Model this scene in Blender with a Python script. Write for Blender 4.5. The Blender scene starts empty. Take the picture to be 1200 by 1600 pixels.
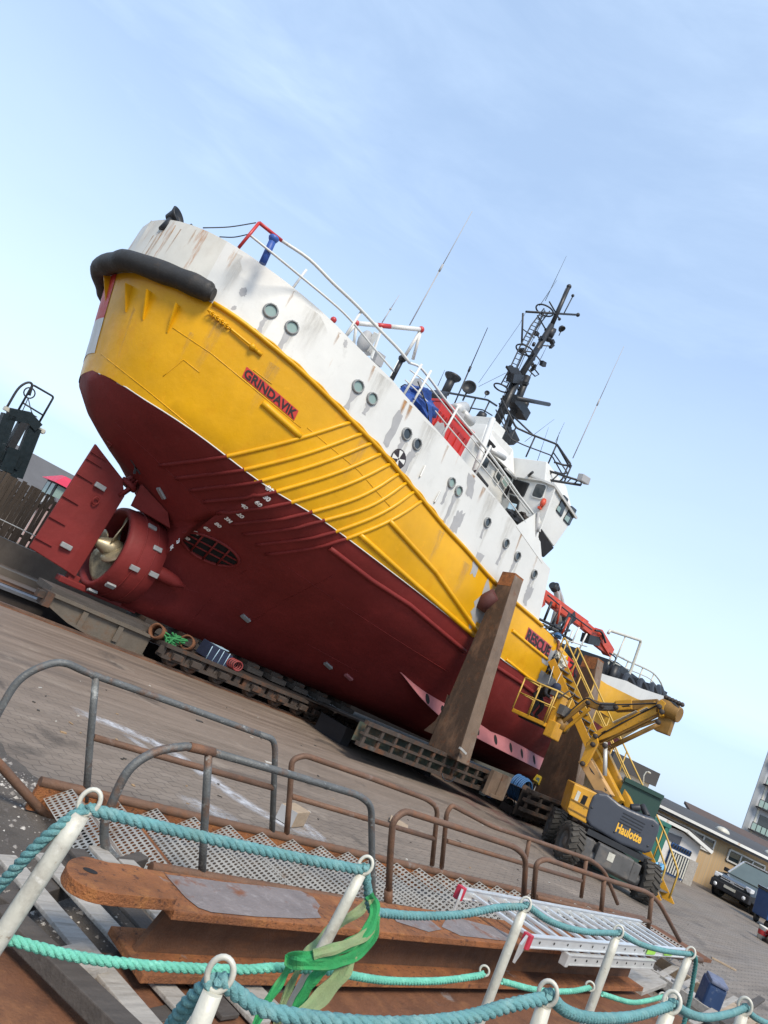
import bpy, bmesh, math, random
from mathutils import Vector, Matrix, Quaternion
from mathutils.bvhtree import BVHTree
random.seed(7)
R = math.radians
SC = bpy.context.scene
COL = SC.collection
V = Vector
PI = math.pi

# ------------------------------------------------------------------ camera (world: x = along the ship to its bow, y = to port, z up)
F = 1140.0
ROLL, TH, AZ, SL = R(26.8), math.atan(1140 / 5300), R(49), R(1.1)
FWv = V((math.sin(AZ) * math.cos(SL), math.cos(AZ) * math.cos(SL), math.sin(SL)))
STv = V((math.cos(AZ), -math.sin(AZ), 0))
UPv = STv.cross(FWv)
ux, uy, ct, st_ = math.sin(ROLL), math.cos(ROLL), math.cos(TH), math.sin(TH)
def s2w(q): return V((q.dot(FWv), -q.dot(STv), q.dot(UPv)))
CX = s2w(V((uy, -ux * st_, ux * ct)))
CY = s2w(V((-ux, -uy * st_, uy * ct)))
CZ = s2w(V((0, -ct, -st_)))
CAM = V((-9.66, -18.87, 1.22))
def ray(u, v):
    return (CX * ((u - 600) / F) + CY * (-(v - 800) / F) - CZ)
def pb(u, v, b):                       # point of a pixel on the plane b metres to starboard of the keel
    d = ray(u, v); return CAM + d * ((-b - CAM.y) / d.y)
def ps(u, v, s):
    d = ray(u, v); return CAM + d * ((s - CAM.x) / d.x)
def ph(u, v, h):
    d = ray(u, v); return CAM + d * ((h - CAM.z) / d.z)
def pd(u, v, dist):
    return CAM + ray(u, v).normalized() * dist
def P3(s, b, h): return V((s, -b, h))
cam = bpy.data.cameras.new('camera'); co = bpy.data.objects.new('camera', cam); COL.objects.link(co)
co.matrix_world = Matrix(((CX.x, CY.x, CZ.x, CAM.x), (CX.y, CY.y, CZ.y, CAM.y), (CX.z, CY.z, CZ.z, CAM.z), (0, 0, 0, 1)))
cam.sensor_fit = 'VERTICAL'; cam.sensor_height = 36; cam.sensor_width = 27; cam.lens = 36 * F / 1600
cam.clip_start = 0.05; cam.clip_end = 3000
SC.camera = co
YARD = -1.0

# ------------------------------------------------------------------ materials
MATS = {}
def _n(t, typ, **k):
    n = t.nodes.new(typ)
    for a, b in k.items(): setattr(n, a, b)
    return n
def mixc(t, fac, a, b, mode='MIX'):
    m = _n(t, 'ShaderNodeMix', data_type='RGBA', blend_type=mode)
    for s, x in ((m.inputs[0], fac), (m.inputs[6], a), (m.inputs[7], b)):
        if hasattr(x, 'links') or isinstance(x, bpy.types.NodeSocket): t.links.new(x, s)
        else: s.default_value = x if not isinstance(x, tuple) else (*x, 1)[:4]
    return m.outputs[2]
def noise(t, co, scale, detail=5, rough=.6, dist=0):
    n = _n(t, 'ShaderNodeTexNoise'); n.inputs['Scale'].default_value = scale; n.inputs['Detail'].default_value = detail
    n.inputs['Roughness'].default_value = rough; n.inputs['Distortion'].default_value = dist
    t.links.new(co, n.inputs['Vector']); return n.outputs['Fac']
def ramp(t, fac, lo, hi, a=0., b=1.):
    r = _n(t, 'ShaderNodeMapRange'); r.inputs[1].default_value = lo; r.inputs[2].default_value = hi
    r.inputs[3].default_value = a; r.inputs[4].default_value = b; t.links.new(fac, r.inputs[0]); return r.outputs[0]
def scaled(t, co, sx, sy, sz):
    m = _n(t, 'ShaderNodeMapping'); m.inputs['Scale'].default_value = (sx, sy, sz); t.links.new(co, m.inputs['Vector']); return m.outputs[0]
def mat(name, col, rough=.6, metal=0., var=.12, scale=2., layers=(), bump=0., bscale=20., stretch=(1, 1, 1), spec=.5, coat=0.):
    """col base; layers = (colour, lo, hi, scale, stretch) patches of rust, dirt or worn paint with a shape of their own"""
    m = bpy.data.materials.new(name); m.use_nodes = True; t = m.node_tree
    p = t.nodes['Principled BSDF']
    tc = _n(t, 'ShaderNodeTexCoord').outputs['Object']
    c0 = scaled(t, tc, *stretch)
    f = noise(t, c0, scale)
    lo = tuple(max(0, c * (1 - var)) for c in col); hi = tuple(min(1, c * (1 + var)) for c in col)
    cc = mixc(t, ramp(t, f, .3, .7), lo, hi)
    if var > 0:
        f2 = noise(t, c0, scale * 7, 6, .7)
        cc = mixc(t, ramp(t, f2, .35, .75, 0, .5 * min(1, var * 4)), cc, tuple(c * (1 - var) for c in col))
    for L in layers:
        lc, a, b, s = L[:4]; sx = L[4] if len(L) > 4 else (1, 1, 1)
        fl = noise(t, scaled(t, tc, *sx), s, 8, .68)
        cc = mixc(t, ramp(t, fl, a, b, 0, L[5] if len(L) > 5 else 1), cc, lc)
    t.links.new(cc, p.inputs['Base Color'])
    rn = ramp(t, noise(t, tc, scale * 3), .3, .7, max(0.03, rough - .1), min(1, rough + .1)); t.links.new(rn, p.inputs['Roughness'])
    p.inputs['Metallic'].default_value = metal
    p.inputs['Specular IOR Level'].default_value = spec
    p.inputs['Coat Weight'].default_value = coat
    if bump > 0:
        bn = _n(t, 'ShaderNodeBump'); bn.inputs['Strength'].default_value = bump; bn.inputs['Distance'].default_value = .02 if bscale > 5 else .05
        t.links.new(noise(t, tc, bscale, 6, .6), bn.inputs['Height']); t.links.new(bn.outputs[0], p.inputs['Normal'])
    MATS[name] = m; return m
RUST, RUST2, RUSTD = (.155, .064, .03), (.23, .10, .042), (.075, .032, .018)
YEL = mat('yellow_hull_paint', (.66, .340, .006), .38, var=.14, scale=.6, bump=.4, bscale=1.3, spec=.35,
          layers=(((.60, .25, .003), .56, .8, 1.6, (1, 1, .6), .8), ((.85, .42, .015), .6, .72, 3, (1, 1, 1), .5)))
RED = mat('red_antifouling', (.172, .022, .020), .6, var=.25, scale=.5, bump=.3, spec=.22, bscale=3,
          layers=(((.125, .018, .018), .5, .75, .6, (.5, 1, 1), .8), ((.21, .05, .045), .62, .8, 3, (1, 1, .25), .6)))
WHT = mat('white_ship_paint', (.60, .60, .57), .45, var=.06, scale=.8, bump=.15, bscale=2.5,
          layers=(((.45, .45, .42), .58, .74, 2.2, (1, 1, .5), .7), ((.40, .21, .08), .645, .74, 1.5, (1.6, 1.6, .2), .85)))
WHTR = mat('white_paint_rust_streaked', (.55, .54, .49), .5, var=.08, scale=1, bump=.15, bscale=3,
           layers=(((.45, .42, .36), .5, .7, 2, (1, 1, .4), .7), ((.34, .14, .04), .6, .7, 1.5, (1.8, 1.8, .25), .95)))
GRYP = mat('grey_primer', (.34, .34, .34), .6, var=.1, scale=3)
PINK = mat('faded_red_paint', (.34, .125, .135), .55, var=.15, scale=1.5)
BLK = mat('black_paint', (.018, .02, .024), .5, var=.2, scale=3)
RUB = mat('black_rubber', (.022, .021, .02), .62, var=.3, scale=4, bump=.4, bscale=25, layers=(((.07, .05, .035), .56, .75, 3, (1, 1, 1), .8),))
BRZ = mat('bronze_propeller', (.42, .36, .24), .45, .6, var=.2, scale=4, layers=(((.10, .09, .07), .5, .7, 3),))
ZINC = mat('zinc_anode', (.30, .31, .31), .55, .3, var=.1, scale=9)
RSTB = mat('rusty_steel', RUST, .85, .1, var=.35, scale=3, bump=.5, bscale=60, layers=((RUST2, .5, .7, 5), (RUSTD, .58, .75, 2.3), ((.22, .19, .18), .66, .7, 1.2, (1, 1, 1), .9)))
RSTN = mat('rust_orange_steel', (.27, .10, .034), .88, .05, var=.35, scale=4, bump=.8, bscale=70, layers=(((.33, .135, .04), .52, .68, 7), (RUSTD, .50, .68, 2.6, (.5, 1, 1), .85), ((.09, .035, .018), .56, .64, 24), ((.24, .2, .18), .635, .67, 3.2, (.7, 1, 1), .9)))
RSTW = mat('dark_rust_web', (.10, .045, .022), .9, .05, var=.3, scale=4, bump=.5, bscale=70, layers=(((.2, .075, .025), .5, .72, 3, (.4, 1, 1.6)),))
SCALE = mat('grey_mill_scale', (.21, .18, .172), .65, .2, var=.2, scale=6, bump=.5, bscale=40, layers=(((.2, .08, .04), .54, .66, 5), ((.3, .27, .26), .55, .7, 11)))
POSTM = mat('weathered_brown_steel', (.066, .039, .024), .8, .05, var=.3, scale=1.4, bump=.25, bscale=25, layers=(((.17, .095, .055), .50, .66, 1.8, (1, 1, .5), .9), ((.12, .05, .022), .56, .68, 5), ((.035, .024, .018), .55, .75, 1.3, (1, 1, .4), .8)))
POSTL = mat('weathered_light_steel', (.17, .12, .085), .72, .1, var=.25, scale=2, bump=.3, bscale=25, layers=(((.27, .23, .19), .55, .68, 2, (1, 1, .3)), ((.15, .06, .03), .58, .7, 3)))
CRAD = mat('cradle_steel', (.055, .042, .034), .8, .1, var=.35, scale=2, bump=.3, bscale=30, layers=(((.12, .052, .025), .5, .68, 3), ((.11, .10, .09), .6, .72, 2.5)))
CRADG = mat('greybrown_cradle_beam', (.125, .105, .082), .8, .05, var=.25, scale=2, bump=.3, bscale=30, layers=(((.12, .07, .04), .54, .7, 2),))
DKSTEEL = mat('dark_greasy_steel', (.05, .04, .035), .7, .2, var=.3, scale=3)
TIMB = mat('weathered_timber', (.33, .31, .28), .85, var=.2, scale=2, stretch=(1.2, 9, 9), bump=.4, bscale=30, layers=(((.2, .18, .15), .5, .72, 5, (.5, 6, 6)),))
TIMD = mat('dark_wet_timber', (.068, .058, .05), .8, var=.3, scale=2, stretch=(1, 8, 8), bump=.4, bscale=30)
TIMN = mat('pale_new_timber', (.34, .26, .18), .8, var=.2, scale=3, stretch=(1, 6, 6), bump=.3, bscale=40)
TUBG = mat('galvanised_tube_rusting', (.125, .13, .128), .55, .35, var=.25, scale=5, bump=.4, bscale=60, layers=(((.15, .075, .04), .53, .66, 3.5, (1, 1, 1), .9), ((.3, .31, .3), .58, .68, 12), ((.6, .62, .58), .69, .71, 26)))
TUBR = mat('rusty_tube', (.15, .085, .055), .7, .3, var=.25, scale=4, bump=.3, bscale=50, layers=(((.2, .09, .045), .5, .7, 6), ((.2, .19, .18), .6, .72, 3)))
ALU = mat('aluminium', (.66, .68, .68), .38, .55, var=.06, scale=5)
ALUD = mat('dull_aluminium', (.5, .5, .48), .5, .4, var=.12, scale=5)
CAPR = mat('red_plastic', (.42, .025, .05), .5, var=.1)
GALV = mat('cream_painted_tube', (.52, .51, .44), .5, .1, var=.1, scale=8, bump=.15, bscale=30, layers=(((.36, .34, .29), .54, .7, 14), ((.24, .16, .10), .63, .72, 40), ((.6, .59, .54), .6, .7, 30)))
ROPB = mat('turquoise_rope', (.12, .29, .30), .85, var=.25, scale=12, bump=.5, bscale=250, layers=(((.22, .38, .37), .5, .75, 30), ((.12, .2, .17), .58, .75, 6)))
ROPG = mat('mint_green_rope', (.14, .47, .35), .8, var=.2, scale=12, bump=.5, bscale=250, layers=(((.3, .7, .55), .55, .75, 40),))
STRG = mat('green_webbing', (.02, .24, .07), .8, var=.3, scale=9, bump=.4, bscale=300, layers=(((.12, .28, .10), .52, .7, 14, (1, 1, 1), .8),))
STRP = mat('faded_green_webbing', (.21, .27, .13), .85, var=.3, scale=9, bump=.4, bscale=300, layers=(((.10, .24, .09), .5, .75, 9), ((.30, .30, .18), .55, .75, 14)))
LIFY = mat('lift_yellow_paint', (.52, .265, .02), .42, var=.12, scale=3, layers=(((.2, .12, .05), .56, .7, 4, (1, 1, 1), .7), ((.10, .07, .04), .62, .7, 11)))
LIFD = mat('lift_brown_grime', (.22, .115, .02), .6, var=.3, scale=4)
LIFG = mat('dark_grey_cover', (.045, .052, .068), .42, var=.06, scale=3)
CHAS = mat('grey_chassis_paint', (.085, .085, .085), .65, var=.25, scale=4, layers=(((.2, .17, .14), .50, .7, 3, (1, 1, 1), .75), ((.04, .035, .03), .58, .7, 6)))
TYRE = mat('dusty_tyre', (.055, .05, .043), .9, var=.3, scale=7, bump=.3, bscale=60)
CRNR = mat('orange_red_crane_paint', (.52, .06, .025), .45, var=.15, scale=3)
BINR = mat('red_bin_plastic', (.50, .035, .03), .45, var=.1)
TARP = mat('blue_tarp', (.018, .065, .28), .5, var=.25, scale=4, bump=1.0, bscale=7)
BLUE = mat('blue_paint', (.03, .09, .35), .45, var=.15)
REDP = mat('red_paint', (.45, .03, .03), .45, var=.12)
GLSG = mat('green_tinted_glass', (.22, .31, .285), .15, var=.05, spec=.6)
GLSD = mat('dark_window_glass', (.03, .04, .045), .08, var=.05, spec=.7)
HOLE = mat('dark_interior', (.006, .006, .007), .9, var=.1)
TXTB = mat('black_lettering', (.02, .012, .012), .5, var=.05)
TXTW = mat('white_lettering', (.8, .8, .78), .5, var=.03)
TXTY = mat('yellow_lettering', (.75, .42, .04), .5, var=.03)
SIGR = mat('red_name_panel', (.52, .035, .025), .5, var=.12, scale=4)
SIGM = mat('faded_crimson_panel', (.40, .06, .07), .55, var=.2, scale=4)
STEP = mat('perforated_galvanised_sheet', (.38, .36, .32), .6, .4, var=.15, scale=4, layers=(((.2, .13, .08), .58, .72, 3),))
CONC = mat('dirty_concrete', (.17, .145, .12), .9, var=.2, scale=1, bump=.3, bscale=12, layers=(((.08, .065, .055), .5, .75, .8, (1, 1, .4), .8),))
FENC = mat('dark_fence_boards', (.075, .058, .045), .85, var=.35, scale=1.2, stretch=(6, 6, .6), bump=.3, bscale=20)
SKIN = mat('skin', (.42, .24, .17), .6, var=.05)
CLOD = mat('dark_workwear', (.015, .016, .02), .85, var=.2, scale=8)
CLOO = mat('brown_orange_workwear', (.25, .1, .06), .85, var=.2, scale=8)
HATB = mat('navy_hood', (.012, .02, .05), .8, var=.2)
HATL = mat('blue_helmet', (.03, .1, .22), .5, var=.1)
BRKM = None

def brick_mat():
    m = bpy.data.materials.new('buff_brickwork'); m.use_nodes = True; t = m.node_tree; p = t.nodes['Principled BSDF']
    tc = _n(t, 'ShaderNodeTexCoord').outputs['Object']
    b = _n(t, 'ShaderNodeTexBrick'); b.inputs['Scale'].default_value = 1; b.inputs['Brick Width'].default_value = .24; b.inputs['Row Height'].default_value = .075
    b.inputs['Mortar Size'].default_value = .008
    b.inputs['Color1'].default_value = (.42, .29, .15, 1); b.inputs['Color2'].default_value = (.50, .36, .2, 1); b.inputs['Mortar'].default_value = (.36, .3, .22, 1)
    t.links.new(tc, b.inputs['Vector'])
    c = mixc(t, ramp(t, noise(t, tc, .5), .35, .7, 0, .5), b.outputs['Color'], (.46, .33, .2))
    t.links.new(c, p.inputs['Base Color']); p.inputs['Roughness'].default_value = .9; return m
BRKM = brick_mat()

def paver_mat():
    """interlocking wavy pavers with grime, drag streaks along the slip and a white powder spill"""
    m = bpy.data.materials.new('interlocking_pavers'); m.use_nodes = True; t = m.node_tree; p = t.nodes['Principled BSDF']
    tc = _n(t, 'ShaderNodeTexCoord').outputs['Object']
    sep = _n(t, 'ShaderNodeSeparateXYZ'); t.links.new(scaled(t, tc, 1, 1, 1), sep.inputs[0])
    def M(op, a, b=None, c=None):
        n = _n(t, 'ShaderNodeMath', operation=op)
        for i, x in enumerate((a, b, c)):
            if x is None: continue
            if isinstance(x, (int, float)): n.inputs[i].default_value = x
            else: t.links.new(x, n.inputs[i])
        return n.outputs[0]
    x, y = sep.outputs[0], sep.outputs[1]
    W, H = .24, .14
    zig = M('PINGPONG', M('MULTIPLY', x, 1 / W * 2), 1.0)          # 0..1 triangle
    zz = M('MULTIPLY', zig, .045)
    row = M('DIVIDE', M('ADD', y, zz), H)
    fr = M('FRACT', row)
    l1 = M('LESS_THAN', fr, .10)
    rid = M('FLOOR', row)
    xo = M('ADD', M('DIVIDE', x, W), M('MULTIPLY', M('MODULO', rid, 2.0), .5))
    zx = M('MULTIPLY', M('PINGPONG', M('MULTIPLY', y, 1 / H * 2), 1.0), .06)
    l2 = M('LESS_THAN', M('FRACT', M('ADD', xo, zx)), .055)
    joint = M('MAXIMUM', l1, l2)
    pid = _n(t, 'ShaderNodeTexWhiteNoise', noise_dimensions='2D')
    cmb = _n(t, 'ShaderNodeCombineXYZ'); t.links.new(M('FLOOR', xo), cmb.inputs[0]); t.links.new(rid, cmb.inputs[1]); t.links.new(cmb.outputs[0], pid.inputs['Vector'])
    base = mixc(t, pid.outputs['Value'], (.155, .134, .112), (.22, .19, .16))
    base = mixc(t, ramp(t, noise(t, tc, .35, 6), .3, .7), base, (.19, .158, .128))
    # wide brown stain beside the slip, fading to greyer pavers to the right
    wetx = ramp(t, M('ADD', y, M('MULTIPLY', noise(t, tc, .4, 4), 3)), -12.5, -3.5)
    fx = ramp(t, x, 3, 18, 1, .2)
    rustf = M('MULTIPLY', wetx, fx)
    streak = noise(t, scaled(t, tc, .25, 3.2, 1), 1.4, 7, .65)
    brown = mixc(t, ramp(t, streak, .3, .72), (.115, .082, .058), (.26, .195, .15))
    base = mixc(t, M('MULTIPLY', rustf, .85), base, brown)
    dark = ramp(t, noise(t, scaled(t, tc, .3, 1.5, 1), .8, 6, .6), .53, .70, 0, .6)
    base = mixc(t, dark, base, (.075, .06, .05))
    oil = ramp(t, noise(t, tc, .55, 7, .62, .6), .61, .68, 0, .7); base = mixc(t, oil, base, (.05, .043, .037))
    sand = ramp(t, noise(t, tc, .8, 8, .7, .3), .60, .74, 0, .55); base = mixc(t, sand, base, (.34, .29, .235))
    grit = ramp(t, noise(t, tc, 38, 3, .7), .62, .72, 0, .6); base = mixc(t, grit, base, (.30, .27, .23))
    jf = M('MULTIPLY', joint, M('MULTIPLY', ramp(t, noise(t, tc, 1.1, 4), .25, .6, .35, 1), ramp(t, rustf, .2, .8, 1, .15)))
    base = mixc(t, M('MULTIPLY', jf, .8), base, (.045, .038, .032))
    # red overspray on the ground near the cradle platform
    t.links.new(base, p.inputs['Base Color'])
    rg = ramp(t, streak, .3, .7, .62, .92); t.links.new(rg, p.inputs['Roughness'])
    bn = _n(t, 'ShaderNodeBump'); bn.inputs['Strength'].default_value = .5; bn.inputs['Distance'].default_value = .012
    hgt = M('SUBTRACT', M('MULTIPLY', noise(t, tc, 30, 4), .4), jf); t.links.new(hgt, bn.inputs['Height']); t.links.new(bn.outputs[0], p.inputs['Normal'])
    return m
PAVE = paver_mat()
DIRT = mat('dark_gritty_asphalt', (.098, .085, .073), .95, var=.35, scale=3, bump=.8, bscale=45, layers=(((.17, .16, .15), .6, .68, 28), ((.045, .04, .037), .5, .7, 1.5)))

# ------------------------------------------------------------------ mesh building
class MB:
    def __init__(self): self.v = []; self.f = []; self.m = []; self.s = []
    def add(self, vs, fs, smooth=False, mi=0):
        o = len(self.v); self.v += [V(x) for x in vs]
        for f in fs: self.f.append([o + i for i in f]); self.m.append(mi); self.s.append(smooth)
        return self
    def box(self, c, size, rot=None, mi=0, taper=None):
        x, y, z = (a / 2 for a in size); tp = taper or (1, 1)
        vs = [V((sx * x * (tp[0] if sz > 0 else 1), sy * y * (tp[1] if sz > 0 else 1), sz * z)) for sz in (-1, 1) for sy in (-1, 1) for sx in (-1, 1)]
        if rot: vs = [rot @ q for q in vs]
        return self.add([V(c) + q for q in vs], [(0, 2, 3, 1), (4, 5, 7, 6), (0, 1, 5, 4), (2, 6, 7, 3), (0, 4, 6, 2), (1, 3, 7, 5)], False, mi)
    def hexa(self, p, mi=0):            # 8 points: bottom ring, top ring
        return self.add(p, [(3, 2, 1, 0), (4, 5, 6, 7), (0, 1, 5, 4), (1, 2, 6, 5), (2, 3, 7, 6), (3, 0, 4, 7)], False, mi)
    def bar(self, a, b, w, h, up=V((0, 0, 1)), mi=0):
        a, b = V(a), V(b); d = (b - a); L = d.length
        if L < 1e-6: return self
        d.normalize(); s = d.cross(up)
        if s.length < 1e-4: s = d.cross(V((1, 0, 0)))
        s.normalize(); n = s.cross(d)
        q = [(-1, -1), (1, -1), (1, 1), (-1, 1)]
        p = [a + s * (i * w / 2) + n * (j * h / 2) for i, j in q] + [b + s * (i * w / 2) + n * (j * h / 2) for i, j in q]
        return self.hexa(p, mi)
    def tube(self, pts, r, n=8, closed=False, caps=True, mi=0, smooth=True):
        pts = [V(p) for p in pts]; m = len(pts); rs = r if isinstance(r, (list, tuple)) else [r] * m
        d0 = (pts[1] - pts[0]).normalized(); up = V((0, 0, 1)) if abs(d0.z) < .9 else V((1, 0, 0))
        nrm = (up - d0 * up.dot(d0)).normalized(); prev = d0; rings = []
        for i in range(m):
            if closed: d = (pts[(i + 1) % m] - pts[i - 1])
            else: d = pts[min(i + 1, m - 1)] - pts[max(i - 1, 0)]
            d = d.normalized() if d.length > 1e-9 else prev
            ax = prev.cross(d)
            if ax.length > 1e-6: nrm = Quaternion(ax.normalized(), prev.angle(d)) @ nrm
            nrm = (nrm - d * nrm.dot(d)).normalized(); prev = d; bi = d.cross(nrm)
            rings.append([pts[i] + (nrm * math.cos(2 * PI * k / n) + bi * math.sin(2 * PI * k / n)) * rs[i] for k in range(n)])
        vs = [q for g in rings for q in g]; fs = []
        for i in range(m if closed else m - 1):
            j = (i + 1) % m
            for k in range(n): fs.append((i * n + k, i * n + (k + 1) % n, j * n + (k + 1) % n, j * n + k))
        self.add(vs, fs, smooth, mi)
        if caps and not closed:
            self.add(rings[0], [tuple(reversed(range(n)))], False, mi); self.add(rings[-1], [tuple(range(n))], False, mi)
        return self
    def lathe(self, base, axis, prof, n=24, mi=0, smooth=True, close=False):   # prof (radius, along)
        axis = V(axis).normalized(); up = V((0, 0, 1)) if abs(axis.z) < .9 else V((1, 0, 0))
        a = (up - axis * up.dot(axis)).normalized(); b = axis.cross(a); base = V(base); vs = []
        for r, h in prof:
            for k in range(n):
                t = 2 * PI * k / n; vs.append(base + axis * h + (a * math.cos(t) + b * math.sin(t)) * r)
        m = len(prof); fs = []
        for i in range(m if close else m - 1):
            j = (i + 1) % m
            for k in range(n): fs.append((i * n + k, i * n + (k + 1) % n, j * n + (k + 1) % n, j * n + k))
        return self.add(vs, fs, smooth, mi)
    def disc(self, c, axis, r, n=20, mi=0, sy=1., thick=0.02):
        self.lathe(c, axis, [(0.0001, -thick), (r, -thick), (r, 0), (0.0001, 0)], n, mi, False); return self
    def poly(self, pts, nrm, th, mi=0):           # prism: polygon extruded th along -nrm
        pts = [V(p) for p in pts]; n = len(pts); nv = V(nrm).normalized() * th
        self.add(pts + [p - nv for p in pts], [tuple(range(n)), tuple(reversed(range(n, 2 * n)))] + [(i, i + n, (i + 1) % n + n, (i + 1) % n) for i in range(n)], False, mi); return self
    def sphere(self, c, r, n=12, mi=0, sc=(1, 1, 1)):
        vs = []; m = n // 2 + 1
        for i in range(m + 1):
            a = PI * i / m
            for k in range(n): vs.append(V(c) + V((math.sin(a) * math.cos(2 * PI * k / n) * r * sc[0], math.sin(a) * math.sin(2 * PI * k / n) * r * sc[1], math.cos(a) * r * sc[2])))
        return self.add(vs, [(i * n + k, (i + 1) * n + k, (i + 1) * n + (k + 1) % n, i * n + (k + 1) % n) for i in range(m) for k in range(n)], True, mi)
    def grid(self, rows, mi=0, smooth=True, flip=False):
        n = len(rows[0]); vs = [q for r in rows for q in r]; fs = []
        for i in range(len(rows) - 1):
            for k in range(n - 1):
                f = (i * n + k, i * n + k + 1, (i + 1) * n + k + 1, (i + 1) * n + k); fs.append(f[::-1] if flip else f)
        return self.add(vs, fs, smooth, mi)
    def build(self, name, mats, parent=None, bevel=0., seg=2, fix=True):
        off = root_loc(parent)
        me = bpy.data.meshes.new(name)
        me.from_pydata([tuple(q - off) for q in self.v], [], self.f)
        mats = mats if isinstance(mats, (list, tuple)) else [mats]
        for m in mats: me.materials.append(m)
        me.polygons.foreach_set('material_index', self.m); me.polygons.foreach_set('use_smooth', self.s)
        bm = bmesh.new(); bm.from_mesh(me)
        bmesh.ops.remove_doubles(bm, verts=bm.verts, dist=1e-5)
        if fix: bmesh.ops.recalc_face_normals(bm, faces=bm.faces)
        if bevel > 0:
            es = [e for e in bm.edges if len(e.link_faces) == 2 and e.calc_face_angle(0) > R(35)]
            if es: bmesh.ops.bevel(bm, geom=es, offset=bevel, segments=seg, profile=.6, affect='EDGES', clamp_overlap=True)
        bm.to_mesh(me); bm.free(); me.update()
        o = bpy.data.objects.new(name, me); COL.objects.link(o)
        if parent: o.parent = parent
        return o
LOCS = {}
def root_loc(p):
    while p is not None:
        if p.name in LOCS: return LOCS[p.name]
        p = p.parent
    return V((0, 0, 0))
def tag(o, label, cat, group=None, kind=None):
    if label: o['label'] = label
    if cat: o['category'] = cat
    if group: o['group'] = group
    if kind: o['kind'] = kind
    return o
def thing(name, label, cat, loc, group=None):
    o = bpy.data.objects.new(name, None); COL.objects.link(o); o.location = loc; o.empty_display_size = .2
    LOCS[o.name] = V(loc); return tag(o, label, cat, group)
def dup(root, loc, rotz, label, group=None):
    r = root.copy(); COL.objects.link(r); r.location = loc; r.rotation_euler = (0, 0, rotz); LOCS[r.name] = V(loc)
    r['label'] = label
    if group: r['group'] = group
    for ch in list(root.children):
        c = ch.copy(); COL.objects.link(c); c.parent = r
        for g in ch.children:
            d = g.copy(); COL.objects.link(d); d.parent = c
    return r
def lerp(tab, x, i):
    if x <= tab[0][0]: return tab[0][i]
    for a, b in zip(tab, tab[1:]):
        if x <= b[0]: return a[i] + (b[i] - a[i]) * (x - a[0]) / (b[0] - a[0])
    return tab[-1][i]
def crom(pts, n=6, closed=False):
    pts = [V(p) for p in pts]; out = []; m = len(pts)
    for i in range(m if closed else m - 1):
        p0 = pts[i - 1] if (i > 0 or closed) else pts[0] * 2 - pts[1]
        p1, p2 = pts[i], pts[(i + 1) % m]
        p3 = pts[(i + 2) % m] if (i + 2 < m or closed) else p2 * 2 - p1
        for k in range(n):
            t = k / n
            out.append(.5 * ((2 * p1) + (p2 - p0) * t + (2 * p0 - 5 * p1 + 4 * p2 - p3) * t * t + (3 * p1 - p0 - 3 * p2 + p3) * t ** 3))
    if not closed: out.append(pts[-1])
    return out
def bend(pts, r, n=5):                 # polyline with rounded corners
    pts = [V(p) for p in pts]; out = [pts[0]]
    for a, b, c in zip(pts, pts[1:], pts[2:]):
        d1 = (a - b); d2 = (c - b); k = min(r, d1.length * .45, d2.length * .45)
        p, q = b + d1.normalized() * k, b + d2.normalized() * k
        for i in range(n + 1):
            t = i / n; out.append(p * (1 - t) ** 2 + b * 2 * t * (1 - t) + q * t * t)
    out.append(pts[-1]); return out
def helix(pts, r, pitch, n, phase):
    """points winding round a path"""
    pts = [V(p) for p in pts]; out = []; acc = 0
    d0 = (pts[1] - pts[0]).normalized(); up = V((0, 0, 1)) if abs(d0.z) < .9 else V((1, 0, 0))
    nrm = (up - d0 * up.dot(d0)).normalized(); prev = d0; step = pitch / n
    for i in range(len(pts) - 1):
        seg = pts[i + 1] - pts[i]; L = seg.length
        if L < 1e-7: continue
        d = seg / L; ax = prev.cross(d)
        if ax.length > 1e-7: nrm = Quaternion(ax.normalized(), prev.angle(d)) @ nrm
        nrm = (nrm - d * nrm.dot(d)).normalized(); prev = d; bi = d.cross(nrm)
        k = max(1, int(L / step))
        for j in range(k):
            a = acc + L * j / k; t = 2 * PI * a / pitch + phase
            out.append(pts[i] + seg * (j / k) + (nrm * math.cos(t) + bi * math.sin(t)) * r)
        acc += L
    return out
def rope(mb, pts, r, mi=0, pitch=None, n=7, sides=7):
    pitch = pitch or r * 7
    for k in range(3): mb.tube(helix(pts, r * .52, pitch, n, 2 * PI * k / 3), r * .56, sides, mi=mi)
    return mb
def text_mesh(txt, bold=.0, spacing=1.0):
    cu = bpy.data.curves.new('lettering', 'FONT'); cu.body = txt; cu.size = 1; cu.offset = bold; cu.space_character = spacing; cu.resolution_u = 3
    ob = bpy.data.objects.new('lettering', cu); COL.objects.link(ob)
    dg = bpy.context.evaluated_depsgraph_get(); dg.update()
    me = bpy.data.meshes.new_from_object(ob.evaluated_get(dg))
    vs = [v.co.copy() for v in me.vertices]; fs = [tuple(p.vertices) for p in me.polygons]
    bpy.data.objects.remove(ob); bpy.data.curves.remove(cu); bpy.data.meshes.remove(me)
    x0, x1 = min(v.x for v in vs), max(v.x for v in vs); y0, y1 = min(v.y for v in vs), max(v.y for v in vs)
    return [((v.x - x0) / (x1 - x0), (v.y - y0) / (y1 - y0)) for v in vs], fs
def write(mb, txt, p00, p10, p01, bold=.02, lift=0., nrm=None, mi=0, fn=None, spacing=1.0):
    """lettering filling the parallelogram p00 (lower left), p10 (lower right), p01 (upper left)"""
    vs, fs = text_mesh(txt, bold, spacing); X, Y = V(p10) - V(p00), V(p01) - V(p00); nn = nrm or X.cross(Y).normalized(); out = []
    for x, y in vs:
        q = V(p00) + X * x + Y * y
        if fn: q, nn = fn(q)
        out.append(q + nn * lift)
    return mb.add(out, fs, False, mi)
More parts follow.
